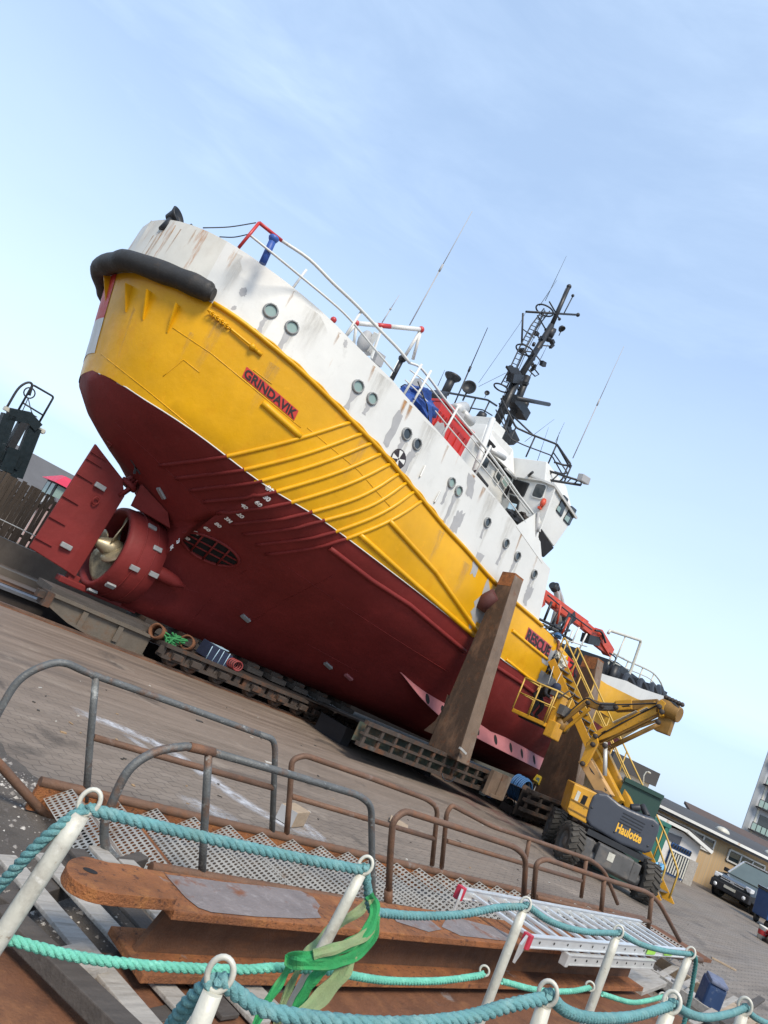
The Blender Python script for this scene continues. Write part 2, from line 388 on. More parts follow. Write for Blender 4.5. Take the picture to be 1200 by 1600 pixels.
def skin(name, verts, edges, radii, mats, parent, sub=2, matfn=None):
    """one continuous body grown from a joint skeleton"""
    me = bpy.data.meshes.new(name); me.from_pydata([tuple(v) for v in verts], edges, [])
    ob = bpy.data.objects.new(name, me); COL.objects.link(ob)
    sk = ob.modifiers.new('skin', 'SKIN'); sk.use_smooth_shade = True
    for i, r in enumerate(radii): me.skin_vertices[0].data[i].radius = (r, r) if not isinstance(r, tuple) else r
    me.skin_vertices[0].data[0].use_root = True
    ss = ob.modifiers.new('sub', 'SUBSURF'); ss.levels = sub; ss.render_levels = sub
    dg = bpy.context.evaluated_depsgraph_get(); dg.update()
    m2 = bpy.data.meshes.new_from_object(ob.evaluated_get(dg)); bpy.data.objects.remove(ob)
    off = root_loc(parent)
    if matfn:
        m2.materials.clear()
        for m in mats: m2.materials.append(m)
        for p in m2.polygons: p.material_index = matfn(p.center)
    for v in m2.vertices: v.co -= off
    for p in m2.polygons: p.use_smooth = True
    o = bpy.data.objects.new(name, m2); COL.objects.link(o); o.parent = parent; return o
# ================================================================== THE SHIP
def planB(B, s_aft, s_full, p=2.2):
    return lambda s: 0 if s <= s_aft else B * (1 - ((s_full - s) / (s_full - s_aft)) ** p) ** (1 / p) if s < s_full else B
def taper(f, tab):
    return lambda s: f(s) if s < tab[0][0] else lerp(tab, s, 1)
SA0, SA1 = -3.97, .66
b_kn = taper(planB(4.65, SA0 - SA1, 3.0), [(17, 4.65), (20, 4.55), (23, 4.2), (25.5, 3.5), (27.8, 2.5), (29.6, 1.3), (30.7, .3), (31.1, 0)])
b_wl = taper(planB(4.6, SA0, 7.0, 2.4), [(15, 4.6), (18, 4.3), (21, 3.6), (24, 2.6), (26.5, 1.3), (28.6, .25), (29.1, 0)])
def on_plan(u, v, bf):
    b = 3.0
    for _ in range(60):
        q = pb(u, v, b); b = .6 * b + .4 * bf(q.x)
    return (q.x, q.z)
kn_tab = sorted(on_plan(u, v, b_kn) for u, v in [(360, 490), (387, 510), (417, 538), (450, 562), (497, 607), (527, 637), (560, 670), (593, 703), (627, 743), (660, 782), (693, 823), (727, 858), (760, 898), (807, 944), (838, 970), (870, 1000), (890, 1030)])
kn_tab = [(SA0 - SA1, kn_tab[0][1] + .12)] + kn_tab + [(17, 4.65), (20, 4.9), (24, 5.5), (28, 6.1), (31.1, 6.7), (33, 6.8)]
wl_tab = sorted(on_plan(u, v, b_wl) for u, v in [(187, 603), (233, 630), (287, 663), (333, 697), (400, 750), (420, 763), (500, 810), (600, 885), (735, 990), (790, 1035)])
wl_tab = [(-4.9, 4.86), (SA0, 4.84)] + [w for w in wl_tab if w[0] > SA0 + .05] + [(15, 3.25), (20, 3.2), (26, 3.4), (32, 3.8)]
h_kn = lambda s: lerp(kn_tab, s, 1)
h_wl = lambda s: lerp(wl_tab, s, 1)
b_tp = taper(planB(4.56, SA0 - SA1 + .04, 3.0), [(17, 4.56), (40, 4.5)])
tp_tab = sorted(on_plan(u, v, b_tp) for u, v in [(300, 352), (317, 358), (372, 387), (410, 413), (457, 448), (507, 490), (540, 523), (577, 560), (607, 587), (627, 610), (643, 630), (670, 657), (693, 683), (732, 728), (760, 760), (790, 797), (813, 827), (853, 883)])
tp_tab = [(-5, tp_tab[0][1] + .15)] + [(s, h) for s, h in tp_tab]
h_tp = lambda s: lerp(tp_tab, s, 1)
def smooth_tab(f, s, w=.45): return (f(s - w) + f(s + w) + 2 * f(s)) / 4
HN = [0, .13, .28, .4, .52, .61, .71, .81, .9, 1]
SECT = [(-4.2, [.05, .2, .38, .5, .61, .69, .78, .87, .94, 1]), (-.3, [.1, .36, .50, .61, .70, .77, .85, .92, .965, 1]),
        (-.29, [.05, .064, .107, .153, .24, .41, .61, .775, .93, 1]), (2.5, [.05, .09, .2, .32, .46, .61, .75, .87, .95, 1]), (5, [.05, .15, .35, .5, .65, .76, .85, .92, .97, 1]),
        (8, [.10, .40, .58, .68, .77, .84, .90, .95, .98, 1]), (12, [.35, .65, .82, .9, .95, .97, .985, .99, 1, 1]), (18, [.3, .6, .77, .86, .92, .95, .97, .985, 1, 1]),
        (23, [.08, .25, .45, .58, .69, .77, .85, .91, .96, 1]), (27, [.05, .12, .25, .38, .5, .6, .71, .81, .91, 1]), (30, [.1, .2, .3, .4, .5, .6, .7, .8, .9, 1])]
def h_bot(s):
    if s < -.295: return lerp([(SA0, 4.84), (-3.93, 4.6), (-3.82, 4.32), (-3.6, 4.03), (-3.23, 3.73), (-2.73, 3.46), (-2.28, 3.25), (-1.8, 3.05), (-.9, 2.55), (-.295, 2.2)], s, 1)
    return lerp([(27.3, -.15), (28.0, .9), (28.9, 2.8), (29.9, 5.0), (31.1, 6.7)], s, 1)
def b_lv(s, t):
    bl = .10 * math.sin(PI * t) * min(1, b_kn(s) / 3)
    if s > 9: return b_wl(s) + (b_kn(s) - b_wl(s)) * t + bl
    return planB(4.6 + .05 * t, SA0 - SA1 * t, 7 - 4 * t, 2.4 - .2 * t)(s) + bl
def section(s):
    hb, hw, hk = h_bot(s), smooth_tab(h_wl, s), smooth_tab(h_kn, s)
    hw = max(hw, hb + .001); hk = max(hk, hw + .001); bw = b_wl(s)
    fr = [lerp([(a, f[i]) for a, f in SECT], s, 1) for i in range(10)]
    out = [(0, hb)] + [(max(0, bw * f), hb + (hw - hb) * n) for f, n in zip(fr, HN)]
    for i in range(1, 7): out.append((b_lv(s, i / 6), hw + (hk - hw) * i / 6))
    return out
STN = [SA0 + .001, SA0 + .01, SA0 + .03, -3.9, -3.6, -3.2, -2.8, -2.3, -1.8, -1.3, -.8, -.5, -.30, -.28, -.15, .2, .7, 1.2, 1.8, 2.5, 3.2, 4, 5, 6, 7, 8, 9, 10, 11, 12, 13, 14, 15.5, 17, 18.5, 20, 21.5, 23, 24.5, 26, 27.3, 28.3, 28.9, 29.4, 29.9, 30.4, 30.8, 31.1]
ship = thing('rescue_ship', 'white, yellow and dark red rescue ship hauled out on the slipway, seen from its stern', 'ship', P3(5, 0, -.15))
hull = MB()
secs = [section(s) for s in STN]
for side in (1, -1):
    rows = [[P3(s, side * b, h) for b, h in sec] for s, sec in zip(STN, secs)]
    hull.grid([r[:11] for r in rows], 1, True, side < 0)
    k0 = STN.index(-2.8); hull.grid([r[10:] for r in rows[k0:]], 0, True, side < 0)
    stern = []
    for j in range(13):
        u = (j / 12) ** 2; row = []
        for i in range(7):
            sa = SA0 - SA1 * i / 6; x = sa + (-2.8 - sa) * u; hw_, hk_ = max(smooth_tab(h_wl, x), h_bot(max(x, SA0))), smooth_tab(h_kn, x)
            row.append(P3(x, side * (b_lv(x, i / 6) if j else 0), hw_ + (hk_ - hw_) * i / 6))
        stern.append(row)
    hull.grid(stern, 0, True, side < 0)
    # stern: the port half carries a red and white patch under the fender
hull_o = hull.build('hull', [YEL, RED], ship)
for p in hull_o.data.polygons: pass
def bvh_of(*obs):
    vs, fs = [], []
    for o in obs:
        k = len(vs); lo = root_loc(o.parent)
        vs += [v.co + lo for v in o.data.vertices]; fs += [[k + i for i in p.vertices] for p in o.data.polygons]
    return BVHTree.FromPolygons(vs, fs)
# white shelter-deck plating above the knuckle, from the stern to the bridge
shp = MB(); st2 = [SA0 - SA1 + x for x in (0, .005, .02, .05, .09, .15, .25, .4, .55)] + [s for s in STN if -4.0 < s < 10.6] + [10.75]
for side in (1, -1):
    rows = []
    for s in st2:
        r = []
        for i in range(7):
            t = i / 6; r.append(P3(s, side * (b_kn(s) + (b_tp(s) - b_kn(s)) * t), smooth_tab(h_kn, s) + (smooth_tab(h_tp, s, .2) - smooth_tab(h_kn, s)) * t))
        rows.append(r)
    # forward edge leans aft with height
    shp.grid(rows, 0, True, side < 0)
    fw = [P3(11.2 - .45 * i / 6, side * (b_kn(11) + (b_tp(11) - b_kn(11)) * i / 6), h_kn(11.2) + (h_tp(10.75) - h_kn(11.2)) * i / 6) for i in range(7)]
    shp.grid([rows[-1], fw], 0, True, side < 0)
# deck and front bulkhead
for a, b in zip(st2, st2[1:]):
    ha, hb_ = smooth_tab(h_tp, a, .2) - .12, smooth_tab(h_tp, b, .2) - .12
    shp.add([P3(a, b_tp(a), ha), P3(b, b_tp(b), hb_), P3(b, -b_tp(b), hb_), P3(a, -b_tp(a), ha)], [(0, 1, 2, 3)])
shp.add([P3(10.9, 4.5, 5.0), P3(10.9, -4.5, 5.0), P3(10.75, -4.5, 6.9), P3(10.75, 4.5, 6.9)], [(0, 1, 2, 3)])
shelter = shp.build('shelter_deck_plating', [WHT, WHTR], ship)
for p in shelter.data.polygons:
    c = p.center + root_loc(ship)
    if c.x < -3.55 and p.normal.z < .8: p.material_index = 1
BV = bvh_of(hull_o, shelter)
def hit(u, v, lift=0.):
    d = ray(u, v).normalized(); q, n, i, _ = BV.ray_cast(CAM, d, 200)
    if q is None:
        q0 = pb(u, v, 0); q, n, i, _ = BV.find_nearest(q0); print('miss', u, v)
    if n.dot(d) > 0: n = -n
    return q + n * lift, n
def snap(lift=0.):
    def f(q):
        p, n, i, _ = BV.find_nearest(q)
        if n.dot(CAM - p) < 0: n = -n
        return p + n * lift, n
    return f
def on_hull(pixels, k=5):
    """a line laid on the plating through these picture points"""
    pts = []
    for a, b in zip(pixels, pixels[1:]):
        for i in range(k): pts.append(hit(a[0] + (b[0] - a[0]) * i / k, a[1] + (b[1] - a[1]) * i / k)[0])
    pts.append(hit(*pixels[-1])[0]); return pts
def patch(mb, quad, nx=6, ny=3, lift=.006, mi=0, jag=0.):
    """a painted patch of plating: a thin skin that follows the hull"""
    A, B, C, D = [hit(*p)[0] for p in quad]; f = snap(lift); rows = []
    for j in range(ny + 1):
        r = []
        for i in range(nx + 1):
            s, t = i / nx, j / ny
            q = (A * (1 - s) + B * s) * (1 - t) + (D * (1 - s) + C * s) * t
            if jag and (j in (0, ny) or i in (0, nx)): q = q + V((random.uniform(-jag, jag), 0, random.uniform(-jag, jag)))
            r.append(f(q)[0])
        rows.append(r)
    return mb.grid(rows, mi, True)
def fanpatch(mb, quad, lift, mi=0, n=26, jag=.25):
    """irregular blotch inside a picture quad"""
    A, B, C, D = [hit(*p)[0] for p in quad]; f = snap(lift); c = (A + B + C + D) / 4; ex, ey = (B - A + C - D) / 4, (D - A + C - B) / 4
    ring = []
    for k in range(n):
        t = 2 * PI * k / n; r = 1 + random.uniform(-jag, jag); cx, cy = math.cos(t), math.sin(t); m = max(abs(cx), abs(cy)) ** .6
        ring.append(f(c + ex * cx * r / m + ey * cy * r / m)[0])
    return mb.add([f(c)[0]] + ring, [(0, 1 + k, 1 + (k + 1) % n) for k in range(n)], True, mi)

# --- paint details: red and white patch on the port quarter
pt = MB()
def stern_pt(side, i, x): 
    t = i; sa = SA0 - SA1 * t; x = max(x, sa + .0005); hw_, hk_ = max(smooth_tab(h_wl, x), h_bot(max(x, SA0))), smooth_tab(h_kn, x)
    q = P3(x, side * b_lv(x, t), hw_ + (hk_ - hw_) * t); return q + (q - V((0, 0, q.z))).normalized() * .012
for lo, hi, mi in ((.55, 1.0, 0), (.18, .55, 1)):
    for side, un in ((-1, 10),):
        rows = []
        for j in range(un + 1):
            u = (j / 12) ** 2; rows.append([stern_pt(side, lo + (hi - lo) * k / 5, (SA0 - SA1 * (lo + (hi - lo) * k / 5)) * (1 - u) - 2.8 * u) for k in range(6)])
        pt.grid(rows, mi)
pt.build('stern_colour_patch', [SIGR, WHT], ship)

# --- boot-top paint edge, rubbing strakes
wl = MB()
wl.tube([P3(s, b_wl(s) + .012, smooth_tab(h_wl, s)) for s in [x * .35 - 3.95 for x in range(60)]], .016, 5)
wl.build('pale_boot_top_line', WHT, ship)
kb = MB()
kb.tube([P3(s, b_kn(s) + .03, smooth_tab(h_kn, s) + .01) for s in [-3.3 + x * .25 for x in range(60)]], .06, 7)
kb.build('sheer_strake', YEL, ship)
sw = MB()
sw.tube([P3(s, b_kn(s) + .045, smooth_tab(h_kn, s) + .06 + .02 * math.sin(s * 9)) for s in [-2.4 + x * .12 for x in range(62)]], .03, 6)
sw.build('rope_along_sheer', YEL, ship)
for pix, r, m in (([(410, 629), (470, 682)], .085, YEL), ([(608, 813), (680, 893), (745, 985), (752, 992)], .075, YEL), ([(562, 835), (640, 905), (740, 993)], .075, YEL), ([(515, 856), (580, 906), (640, 945), (727, 1018)], .075, RED),
                  ([(765, 1035), (815, 1068), (850, 1095), (868, 1104)], .07, RED), ([(800, 985), (830, 1010), (855, 1030)], .06, YEL), ([(790, 1030), (825, 1058), (848, 1072)], .05, YEL)):
    q = MB(); q.tube([p for p in on_hull(pix, 6)], r, 8); q.build('rubbing_strake', m, ship)
RIBS = [[(250, 727), (300, 721), (355, 713), (450, 690), (548, 659)], [(275, 747), (330, 741), (382, 734), (475, 710), (565, 677)], [(297, 766), (350, 760), (410, 751), (500, 724), (580, 692)],
        [(318, 784), (370, 779), (432, 768), (520, 741), (594, 709)], [(340, 802), (400, 795), (455, 785), (540, 758), (608, 725)], [(361, 819), (420, 813), (475, 803), (560, 777), (622, 740)],
        [(380, 835), (440, 828), (495, 816), (575, 792), (634, 754)], [(400, 851), (455, 845), (512, 834), (590, 805), (646, 768)], [(415, 866), (480, 858), (530, 845), (600, 818), (660, 781)]]
for r in RIBS:
    q = MB(); pts = crom([hit(*p)[0] for p in r], 6); f = snap(0)
    pts = [f(p)[0] for p in pts]; q.tube(pts, .055, 8)
    ob = q.build('hull_rubbing_bar', [YEL, RED], ship)
    for p in ob.data.polygons:
        c = p.center + root_loc(ship)
        if c.z < smooth_tab(h_wl, c.x) + .01: p.material_index = 1
# --- writing on the hull
def sign_on_hull(name, txt, ll, lr, ul, panel, tm, pad=.12, bold=.03, parent=None, spacing=1.0):
    A, B, D = hit(*ll)[0], hit(*lr)[0], hit(*ul)[0]; X, Y = B - A, D - A
    if panel:
        mb = MB(); f = snap(.012); rows = []
        px, py = X * (pad * Y.length / X.length), Y * pad
        for j in range(4): rows.append([f(A - px - py + (X + px * 2) * (i / 14) + (Y + py * 2) * (j / 3))[0] for i in range(15)])
        mb.grid(rows); pn = mb.build(name, panel, ship)
    mb = MB(); write(mb, txt, A, B, D, bold, .022, fn=snap(0), spacing=spacing)
    mb.build('lettering', tm, pn if panel else ship); return
sign_on_hull('name_panel', 'GRINDAVIK', (380, 588), (459, 655), (386, 575), SIGR, TXTB, .10, .03)
sign_on_hull('rescue_panel', 'RESCUE', (820, 999), (855, 1027), (826, 982), SIGM, TXTB, .1, .04)
sign_on_hull('zone_panel', 'ZONE', (884, 1049), (918, 1072), (890, 1031), SIGR, TXTB, .35, .03)
for txt, u, v in (('80', 269, 856), ('2M', 279, 847), ('20', 292, 840), ('40', 307, 832), ('60', 324, 826), ('80', 341, 820), ('3M', 357, 812), ('20', 376, 805), ('40', 382, 791), ('60', 404, 787), ('80', 417, 778), ('4M', 420, 763)):
    c, n = hit(u, v); xx = V((1, 0, 0)); xx = (xx - n * xx.dot(n)).normalized(); yy = n.cross(xx); yy = yy if yy.z > 0 else -yy
    w, hgt = .20, .135; dm = MB()
    write(dm, txt, c - xx * w / 2 - yy * hgt / 2, c + xx * w / 2 - yy * hgt / 2, c - xx * w / 2 + yy * hgt / 2, .05, .012, fn=snap(0))
    dm.build('draught_mark', TXTW, ship)
def emblem():
    c, n = hit(622, 717); xx = V((1, 0, 0)); xx = (xx - n * xx.dot(n)).normalized(); yy = n.cross(xx); yy = yy if yy.z > 0 else -yy
    r = .27
    P = lambda rr, a, l: c + n * l + xx * math.cos(a) * rr + yy * math.sin(a) * rr
    e = MB(); k = 32
    e.add([P(r, 2 * PI * i / k, .02) for i in range(k)], [tuple(range(k))], False, 0)
    e.add([P(r * .87, 2 * PI * i / k, .024) for i in range(k)], [tuple(range(k))], False, 1)
    for t in range(4):
        a0 = PI / 2 * t + .52; pts = [P(r * .16, a0, .028), P(r * .16, a0 + .72, .028)] + [P(r * .87, a0 + .72 + .12 - j * .96 / 6, .028) for j in range(7)]
        e.add(pts, [tuple(range(len(pts)))], False, 0)
    e.add([P(r * .1, 2 * PI * i / 12, .028) for i in range(12)], [tuple(range(12))], False, 0)
    e.build('round_fan_emblem', [TXTB, WHT], ship)
emblem()
PORT = mat('dull_porthole_rim', (.24, .25, .25), .6, var=.2, scale=9)
# --- portholes with bare primer below them
for u, v, r, st in ((423, 486, .21, 1), (456, 512, .20, 1), (559, 604, .20, 1), (581, 623, .19, .4), (635, 678, .20, 1.2), (651, 694, .19, 1.2), (705, 754, .18, 1.2), (716, 767, .18, 2.5), (761, 816, .18, .6), (790, 849, .18, 1.3), (808, 869, .18, 1.0), (834, 897, .18, 1.0)):
    c, n = hit(u, v); r *= .88
    po = MB(); po.lathe(c, n, [(r * .78, -.02), (r * .78, .055), (r * .86, .065), (r * 1.0, .045), (r * 1.04, .012), (r * 1.04, -.02)], 28)
    for kk in range(8): po.sphere(c + (n.cross(V((0, 0, 1))).normalized() * math.cos(kk * PI / 4 + .3) + V((0, 0, 1)) * math.sin(kk * PI / 4 + .3)) * r * .94 + n * .05, .014, 6)
    po = po.build('porthole', PORT, ship)
    g = MB(); g.disc(c + n * .014, n, r * .80, 26); g.build('glass', GLSG if u < 760 and u not in (635, 651) else GLSD, po)
    dn = V((-.03, 0, -1)); f = snap(.005)
    gp = MB(); w = r * .55; L = .28 + .3 * st; rows = []
    for j in range(7):
        ww = w * (1 + .5 * random.uniform(-.5, .5)) * (1.2 if j < 2 else .75); cc = c + dn * (r * .5 + L * j / 6)
        rows.append([f(cc + V((-ww + random.uniform(-.03, .03), 0, 0)))[0], f(cc)[0], f(cc + V((ww * .8 + random.uniform(-.03, .03), 0, 0)))[0]])
    gp.grid(rows); gp.build('bare_primer_patch', GRYP, ship)
for q in ([(374, 450), (386, 450), (386, 463), (374, 463)], [(362, 478), (370, 478), (369, 484), (361, 484)], [(715, 795), (727, 800), (712, 835), (700, 828)], [(538, 530), (544, 533), (541, 545), (536, 540)]):
    gp = MB(); fanpatch(gp, q, .004); gp.build('bare_primer_patch', GRYP, ship)
for q in ([(623, 640), (632, 650), (606, 700), (598, 690)], [(640, 706), (650, 712), (632, 742), (624, 738)], [(733, 738), (745, 752), (735, 780), (728, 770)], [(745, 862), (756, 870), (742, 900), (735, 895)], [(826, 915), (834, 920), (822, 945), (816, 940)]):
    gp = MB(); patch(gp, q, 4, 4, .0045, 0, .06); gp.build('bare_primer_patch', GRYP, ship)
for q in ([(737, 950), (764, 905), (762, 960), (735, 985)],): gp = MB(); patch(gp, q, 5, 5, .005, 0, .1); gp.build('bare_primer_patch', GRYP, ship)
gq = MB(); patch(gq, [(853, 1008), (872, 1020), (862, 1046), (845, 1030)], 5, 5, .006, 0, .06); gq.build('grey_repair_patch', GRYP, ship); gq = MB(); patch(gq, [(846, 1046), (870, 1062), (866, 1082), (838, 1066)], 5, 5, .006, 0, .06)
gq.build('grey_repair_patch', GRYP, ship)
# --- thin frames on the white plating, vertical paint seam
for a, b in (((655, 745), (664, 728)), ((678, 785), (688, 768))):
    q = MB(); p1, n = hit(*a); p2, _ = hit(*b); q.bar(p1 + n * .03, p2 + n * .005, .03, .09); q.build('plate_stiffener', WHT, ship)
# --- weld seams on the yellow topsides
ws = MB()
for pix in ([(158, 553), (230, 610), (300, 668)], [(270, 512), (330, 552), (400, 610), (470, 668)], [(255, 588), (287, 562), (312, 582)], [(396, 578), (425, 600)], [(480, 668), (560, 735), (610, 792)]):
    ws.tube(on_hull(pix, 6), .012, 5)
ws.build('weld_seams', YEL, ship)
wr = MB()
for pix in ([(232, 955), (262, 928), (300, 905)], [(285, 985), (340, 925), (392, 885)], [(372, 985), (450, 935), (520, 900)], [(440, 880), (520, 935), (620, 1000), (700, 1050)], [(180, 660), (240, 715), (330, 800)], [(225, 905), (330, 930), (450, 990), (560, 1050)]):
    wr.tube(on_hull(pix, 6), .009, 5)
wr.build('weld_seams', RED, ship)
# rust and dirt runs from fittings and the deck edge (thin stains with a shape of their own)
def stain_mat(name, col, k):
    m = bpy.data.materials.new(name); m.use_nodes = True; t = m.node_tree; p = t.nodes['Principled BSDF']; tc = _n(t, 'ShaderNodeTexCoord').outputs['Object']
    p.inputs['Roughness'].default_value = .8; t.links.new(mixc(t, ramp(t, noise(t, tc, 6), .3, .7), tuple(c * .7 for c in col), tuple(min(1, c * 1.35) for c in col)), p.inputs['Base Color'])
    vc = _n(t, 'ShaderNodeVertexColor', layer_name='cover'); al = _n(t, 'ShaderNodeMath', operation='MULTIPLY'); t.links.new(vc.outputs['Color'], al.inputs[0])
    t.links.new(ramp(t, noise(t, scaled(t, tc, 7, 7, .9), 1.6, 8, .7), .34, .62, 0, k), al.inputs[1]); t.links.new(al.outputs[0], p.inputs['Alpha']); return m
RSTAIN = stain_mat('rust_run', (.36, .17, .045), .95); DSTAIN = stain_mat('dirt_run', (.28, .25, .2), .32)
def run(a, L, w0, w1, m=None, lift=.0035, nm='rust_run'):
    c, n = hit(*a); f = snap(lift); q = MB(); k = 9; wob = random.uniform(-.04, .04)
    for j in range(k):
        t = j / (k - 1); w = w0 + (w1 - w0) * t; cc = c + V((wob * t, 0, -L * t))
        for x in (-1, -.5, 0, .5, 1): q.v.append(f(cc + V((x * w, 0, 0)))[0])
    for j in range(k - 1):
        for i in range(4): q.f.append([j * 5 + i, j * 5 + i + 1, j * 5 + i + 6, j * 5 + i + 5]); q.m.append(0); q.s.append(True)
    o = q.build(nm, m or RSTAIN, ship, fix=False); ca = o.data.color_attributes.new('cover', 'FLOAT_COLOR', 'POINT')
    for i in range(len(o.data.vertices)):
        j, x = i // 5, i % 5; v = (1 - j / (k - 1)) ** .8 * (0, .75, 1, .75, 0)[x]; ca.data[i].color = (v, v, v, 1)
for a, L, w0, w1 in (((262, 350), 1.4, .26, .16), ((275, 352), 1.2, .14, .08), ((250, 362), 1.3, .3, .15), ((240, 368), 1.0, .2, .1), ((283, 358), .8, .06, .05), ((307, 359), .5, .08, .05), ((634, 626), 1.1, .10, .04), ((643, 634), .5, .10, .04), ((740, 742), .7, .12, .05), ((757, 762), .6, .10, .04), ((531, 520), .4, .05, .03), ((585, 572), .5, .06, .03), ((700, 696), .6, .06, .03), ((815, 834), .8, .06, .03), ((840, 868), 1.0, .06, .04), ((460, 455), .5, .05, .03)): run(a, L, w0, w1)
for a, L, w0, w1 in (((423, 497), 1.0, .10, .04), ((456, 522), 1.0, .1, .04), ((559, 614), .9, .1, .04), ((635, 690), 1.1, .12, .05), ((651, 706), 1.2, .12, .05), ((705, 764), 1.2, .12, .06), ((716, 778), 1.4, .14, .06), ((761, 826), .8, .1, .04), ((790, 859), 1.0, .1, .05), ((808, 879), 1.0, .1, .05), ((834, 906), 1.1, .1, .05), ((380, 400), 1.3, .4, .2), ((500, 492), 1.2, .5, .2), ((600, 588), 1.3, .4, .2), ((675, 668), 1.2, .5, .2), ((770, 775), 1.4, .4, .2), ((800, 812), 1.2, .3, .2)): run(a, L, w0, w1, DSTAIN, .003, 'dirt_run')
for a, L, w0, w1 in (((345, 500), 1.5, .3, .1), ((430, 570), 1.4, .2, .1), ((210, 480), 1.6, .25, .1), ((570, 690), 1.2, .2, .08), ((690, 830), 1.3, .2, .1), ((730, 880), 1.2, .25, .1), ((300, 520), .8, .1, .05)): run(a, L, w0, w1, DSTAIN, .003, 'dirt_run')
# brackets under the fender
for a, b in (((174, 432), (166, 470)), ((207, 447), (197, 488)), ((238, 457), (224, 500)), ((281, 478), (262, 520))):
    p1, n = hit(*a); p2, n2 = hit(*b); q = MB(); q.poly([p1 - n * .05, p1 + n * .2, p2 + n2 * .02, p2 - n2 * .05], n.cross(p2 - p1), .03)
    q.build('fender_bracket', YEL, ship)
# --- stern fender
fpts = []
fe = on_plan(322, 481, lambda s: b_kn(s) + .26)[0]; print('fender end', fe)
ss = [fe, fe - .15] + [x for x in (-2.75, -3.1, -3.5, -3.9, -4.25, -4.5, -4.7, -4.82) if fe - .3 > x > SA0 - SA1 + .06]
for s in ss: fpts.append(P3(s, b_kn(s) + .26, h_kn(s) + .12))
ae = SA0 - SA1; fpts = [p for p in fpts if abs(p.y) > 1.35]
ss = [x for x in ss if b_kn(x) + .26 > 1.35]
fpts += [P3(ae - .16, 1.0, h_kn(ae) + .12), P3(ae - .24, .35, h_kn(ae) + .12), P3(ae - .24, -.35, h_kn(ae) + .12), P3(ae - .16, -1.0, h_kn(ae) + .12)]
for s in reversed(ss): fpts.append(P3(s, -b_kn(s) - .26, h_kn(s) + .12))
fp = crom(fpts, 5); rr = [.26 + .012 * math.sin(i * .9) for i in range(len(fp))]
for k, x in enumerate((.15, .16, .19, .23, .25)): rr[k] = x; rr[-1 - k] = x
fd = MB(); fd.tube(fp, rr, 16)
fen = fd.build('rubber_fender', RUB, ship)
ch = MB(); p0, p1 = hit(329, 489)[0], hit(402, 549)[0]; nn = hit(370, 520)[1]
path = [p0.lerp(p1, i / 40) + nn * .09 for i in range(41)]
for i in range(9): 
    a = path[i * 2]; ch.tube([a + V((math.cos(t) * .07, 0, math.sin(t) * .05)) if i % 2 else a + V((math.cos(t) * .07, math.sin(t) * .05, 0)) for t in [2 * PI * k / 10 for k in range(10)]], .017, 6, True)
ch.tube(path[17:36], .03, 8); ch.tube([path[35], path[40] - nn * .06], .05, 8); ch.sphere(path[36], .08, 10)
ch.tube([p1 - (p1 - p0) * .12 + nn * .04, p1 + (p1 - p0) * .1 + nn * .03], .045, 8)
ch.build('fender_chain', YEL, ship)
# --- thruster tunnel with grating
c, n = hit(329, 858); c2 = c
tq = MB(); f = snap(.0); ring = []
ax = V((.86, 0, .5)).normalized(); ax = (ax - n * ax.dot(n)).normalized(); ay = n.cross(ax)
PR = lambda rr, a, l: f(c + ax * math.cos(a) * rr * .84 + ay * math.sin(a) * rr * .52)[0] + n * l
k = 40
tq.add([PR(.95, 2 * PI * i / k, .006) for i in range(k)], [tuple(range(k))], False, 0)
tq.tube([PR(1.0, 2 * PI * i / k, .02) for i in range(k)], .045, 6, True, mi=1)
for t in (-.45, 0, .45):
    tq.tube([PR(1.0, PI / 2 + t * 1.1, .03), PR(1.0, -PI / 2 - t * 1.1, .03)], .03, 6, mi=1)
for t in (-.28, .28): tq.tube([PR(1.0, t, .03), PR(1.0, PI - t, .03)], .025, 6, mi=1)
tq.build('thruster_tunnel', [HOLE, RED], ship)
# --- zinc anodes on the hull
for u, v, a in ((253, 770, .25), (384, 965, .0), (513, 1039, 0), (545, 1057, 0)):
    c, n = hit(u, v); xx = V((1, 0, -.15 - a)); xx = (xx - n * xx.dot(n)).normalized(); M_ = Matrix((xx, n.cross(xx), n)).transposed()
    q = MB(); q.box(c + n * .03, (.34, .13, .07), M_); q.build('zinc_anode', ZINC if u < 540 else PINK, ship, .015)
# --- bilge keel with oval holes
bk = MB(); top = [(626, 1050), (660, 1078), (700, 1102), (745, 1128), (790, 1152), (820, 1168), (853, 1186)]
tp = [hit(u, v)[0] for u, v in top]; tp = crom(tp, 5)
dn = V((0, -.55, -.84)).normalized(); L = len(tp); low = []
for i, p in enumerate(tp):
    w = .56 * min(1, i / 9 + .02); low.append(p + dn * w)
bk.grid([tp, low], 0, False)
bk.grid([[p + V((0, .03, -.01)) for p in tp], [p + V((0, .03, -.01)) for p in low]], 0, False)
bko = bk.build('bilge_keel', PINK, ship)
nb = (tp[-1] - tp[-8]).normalized().cross(dn).normalized(); nb = nb if nb.dot(CAM - tp[20]) > 0 else -nb
for i in range(6, L - 1, 3):
    q = tp[i].lerp(low[i], .5); d = (tp[min(i + 1, L - 1)] - tp[i - 1]).normalized()
    hl = MB(); hl.add([q + nb * .006 + d * math.cos(2 * PI * k / 18) * .10 + dn * math.sin(2 * PI * k / 18) * .17 for k in range(18)], [tuple(range(18))]); hl.build('oval_hole', HOLE, bko)
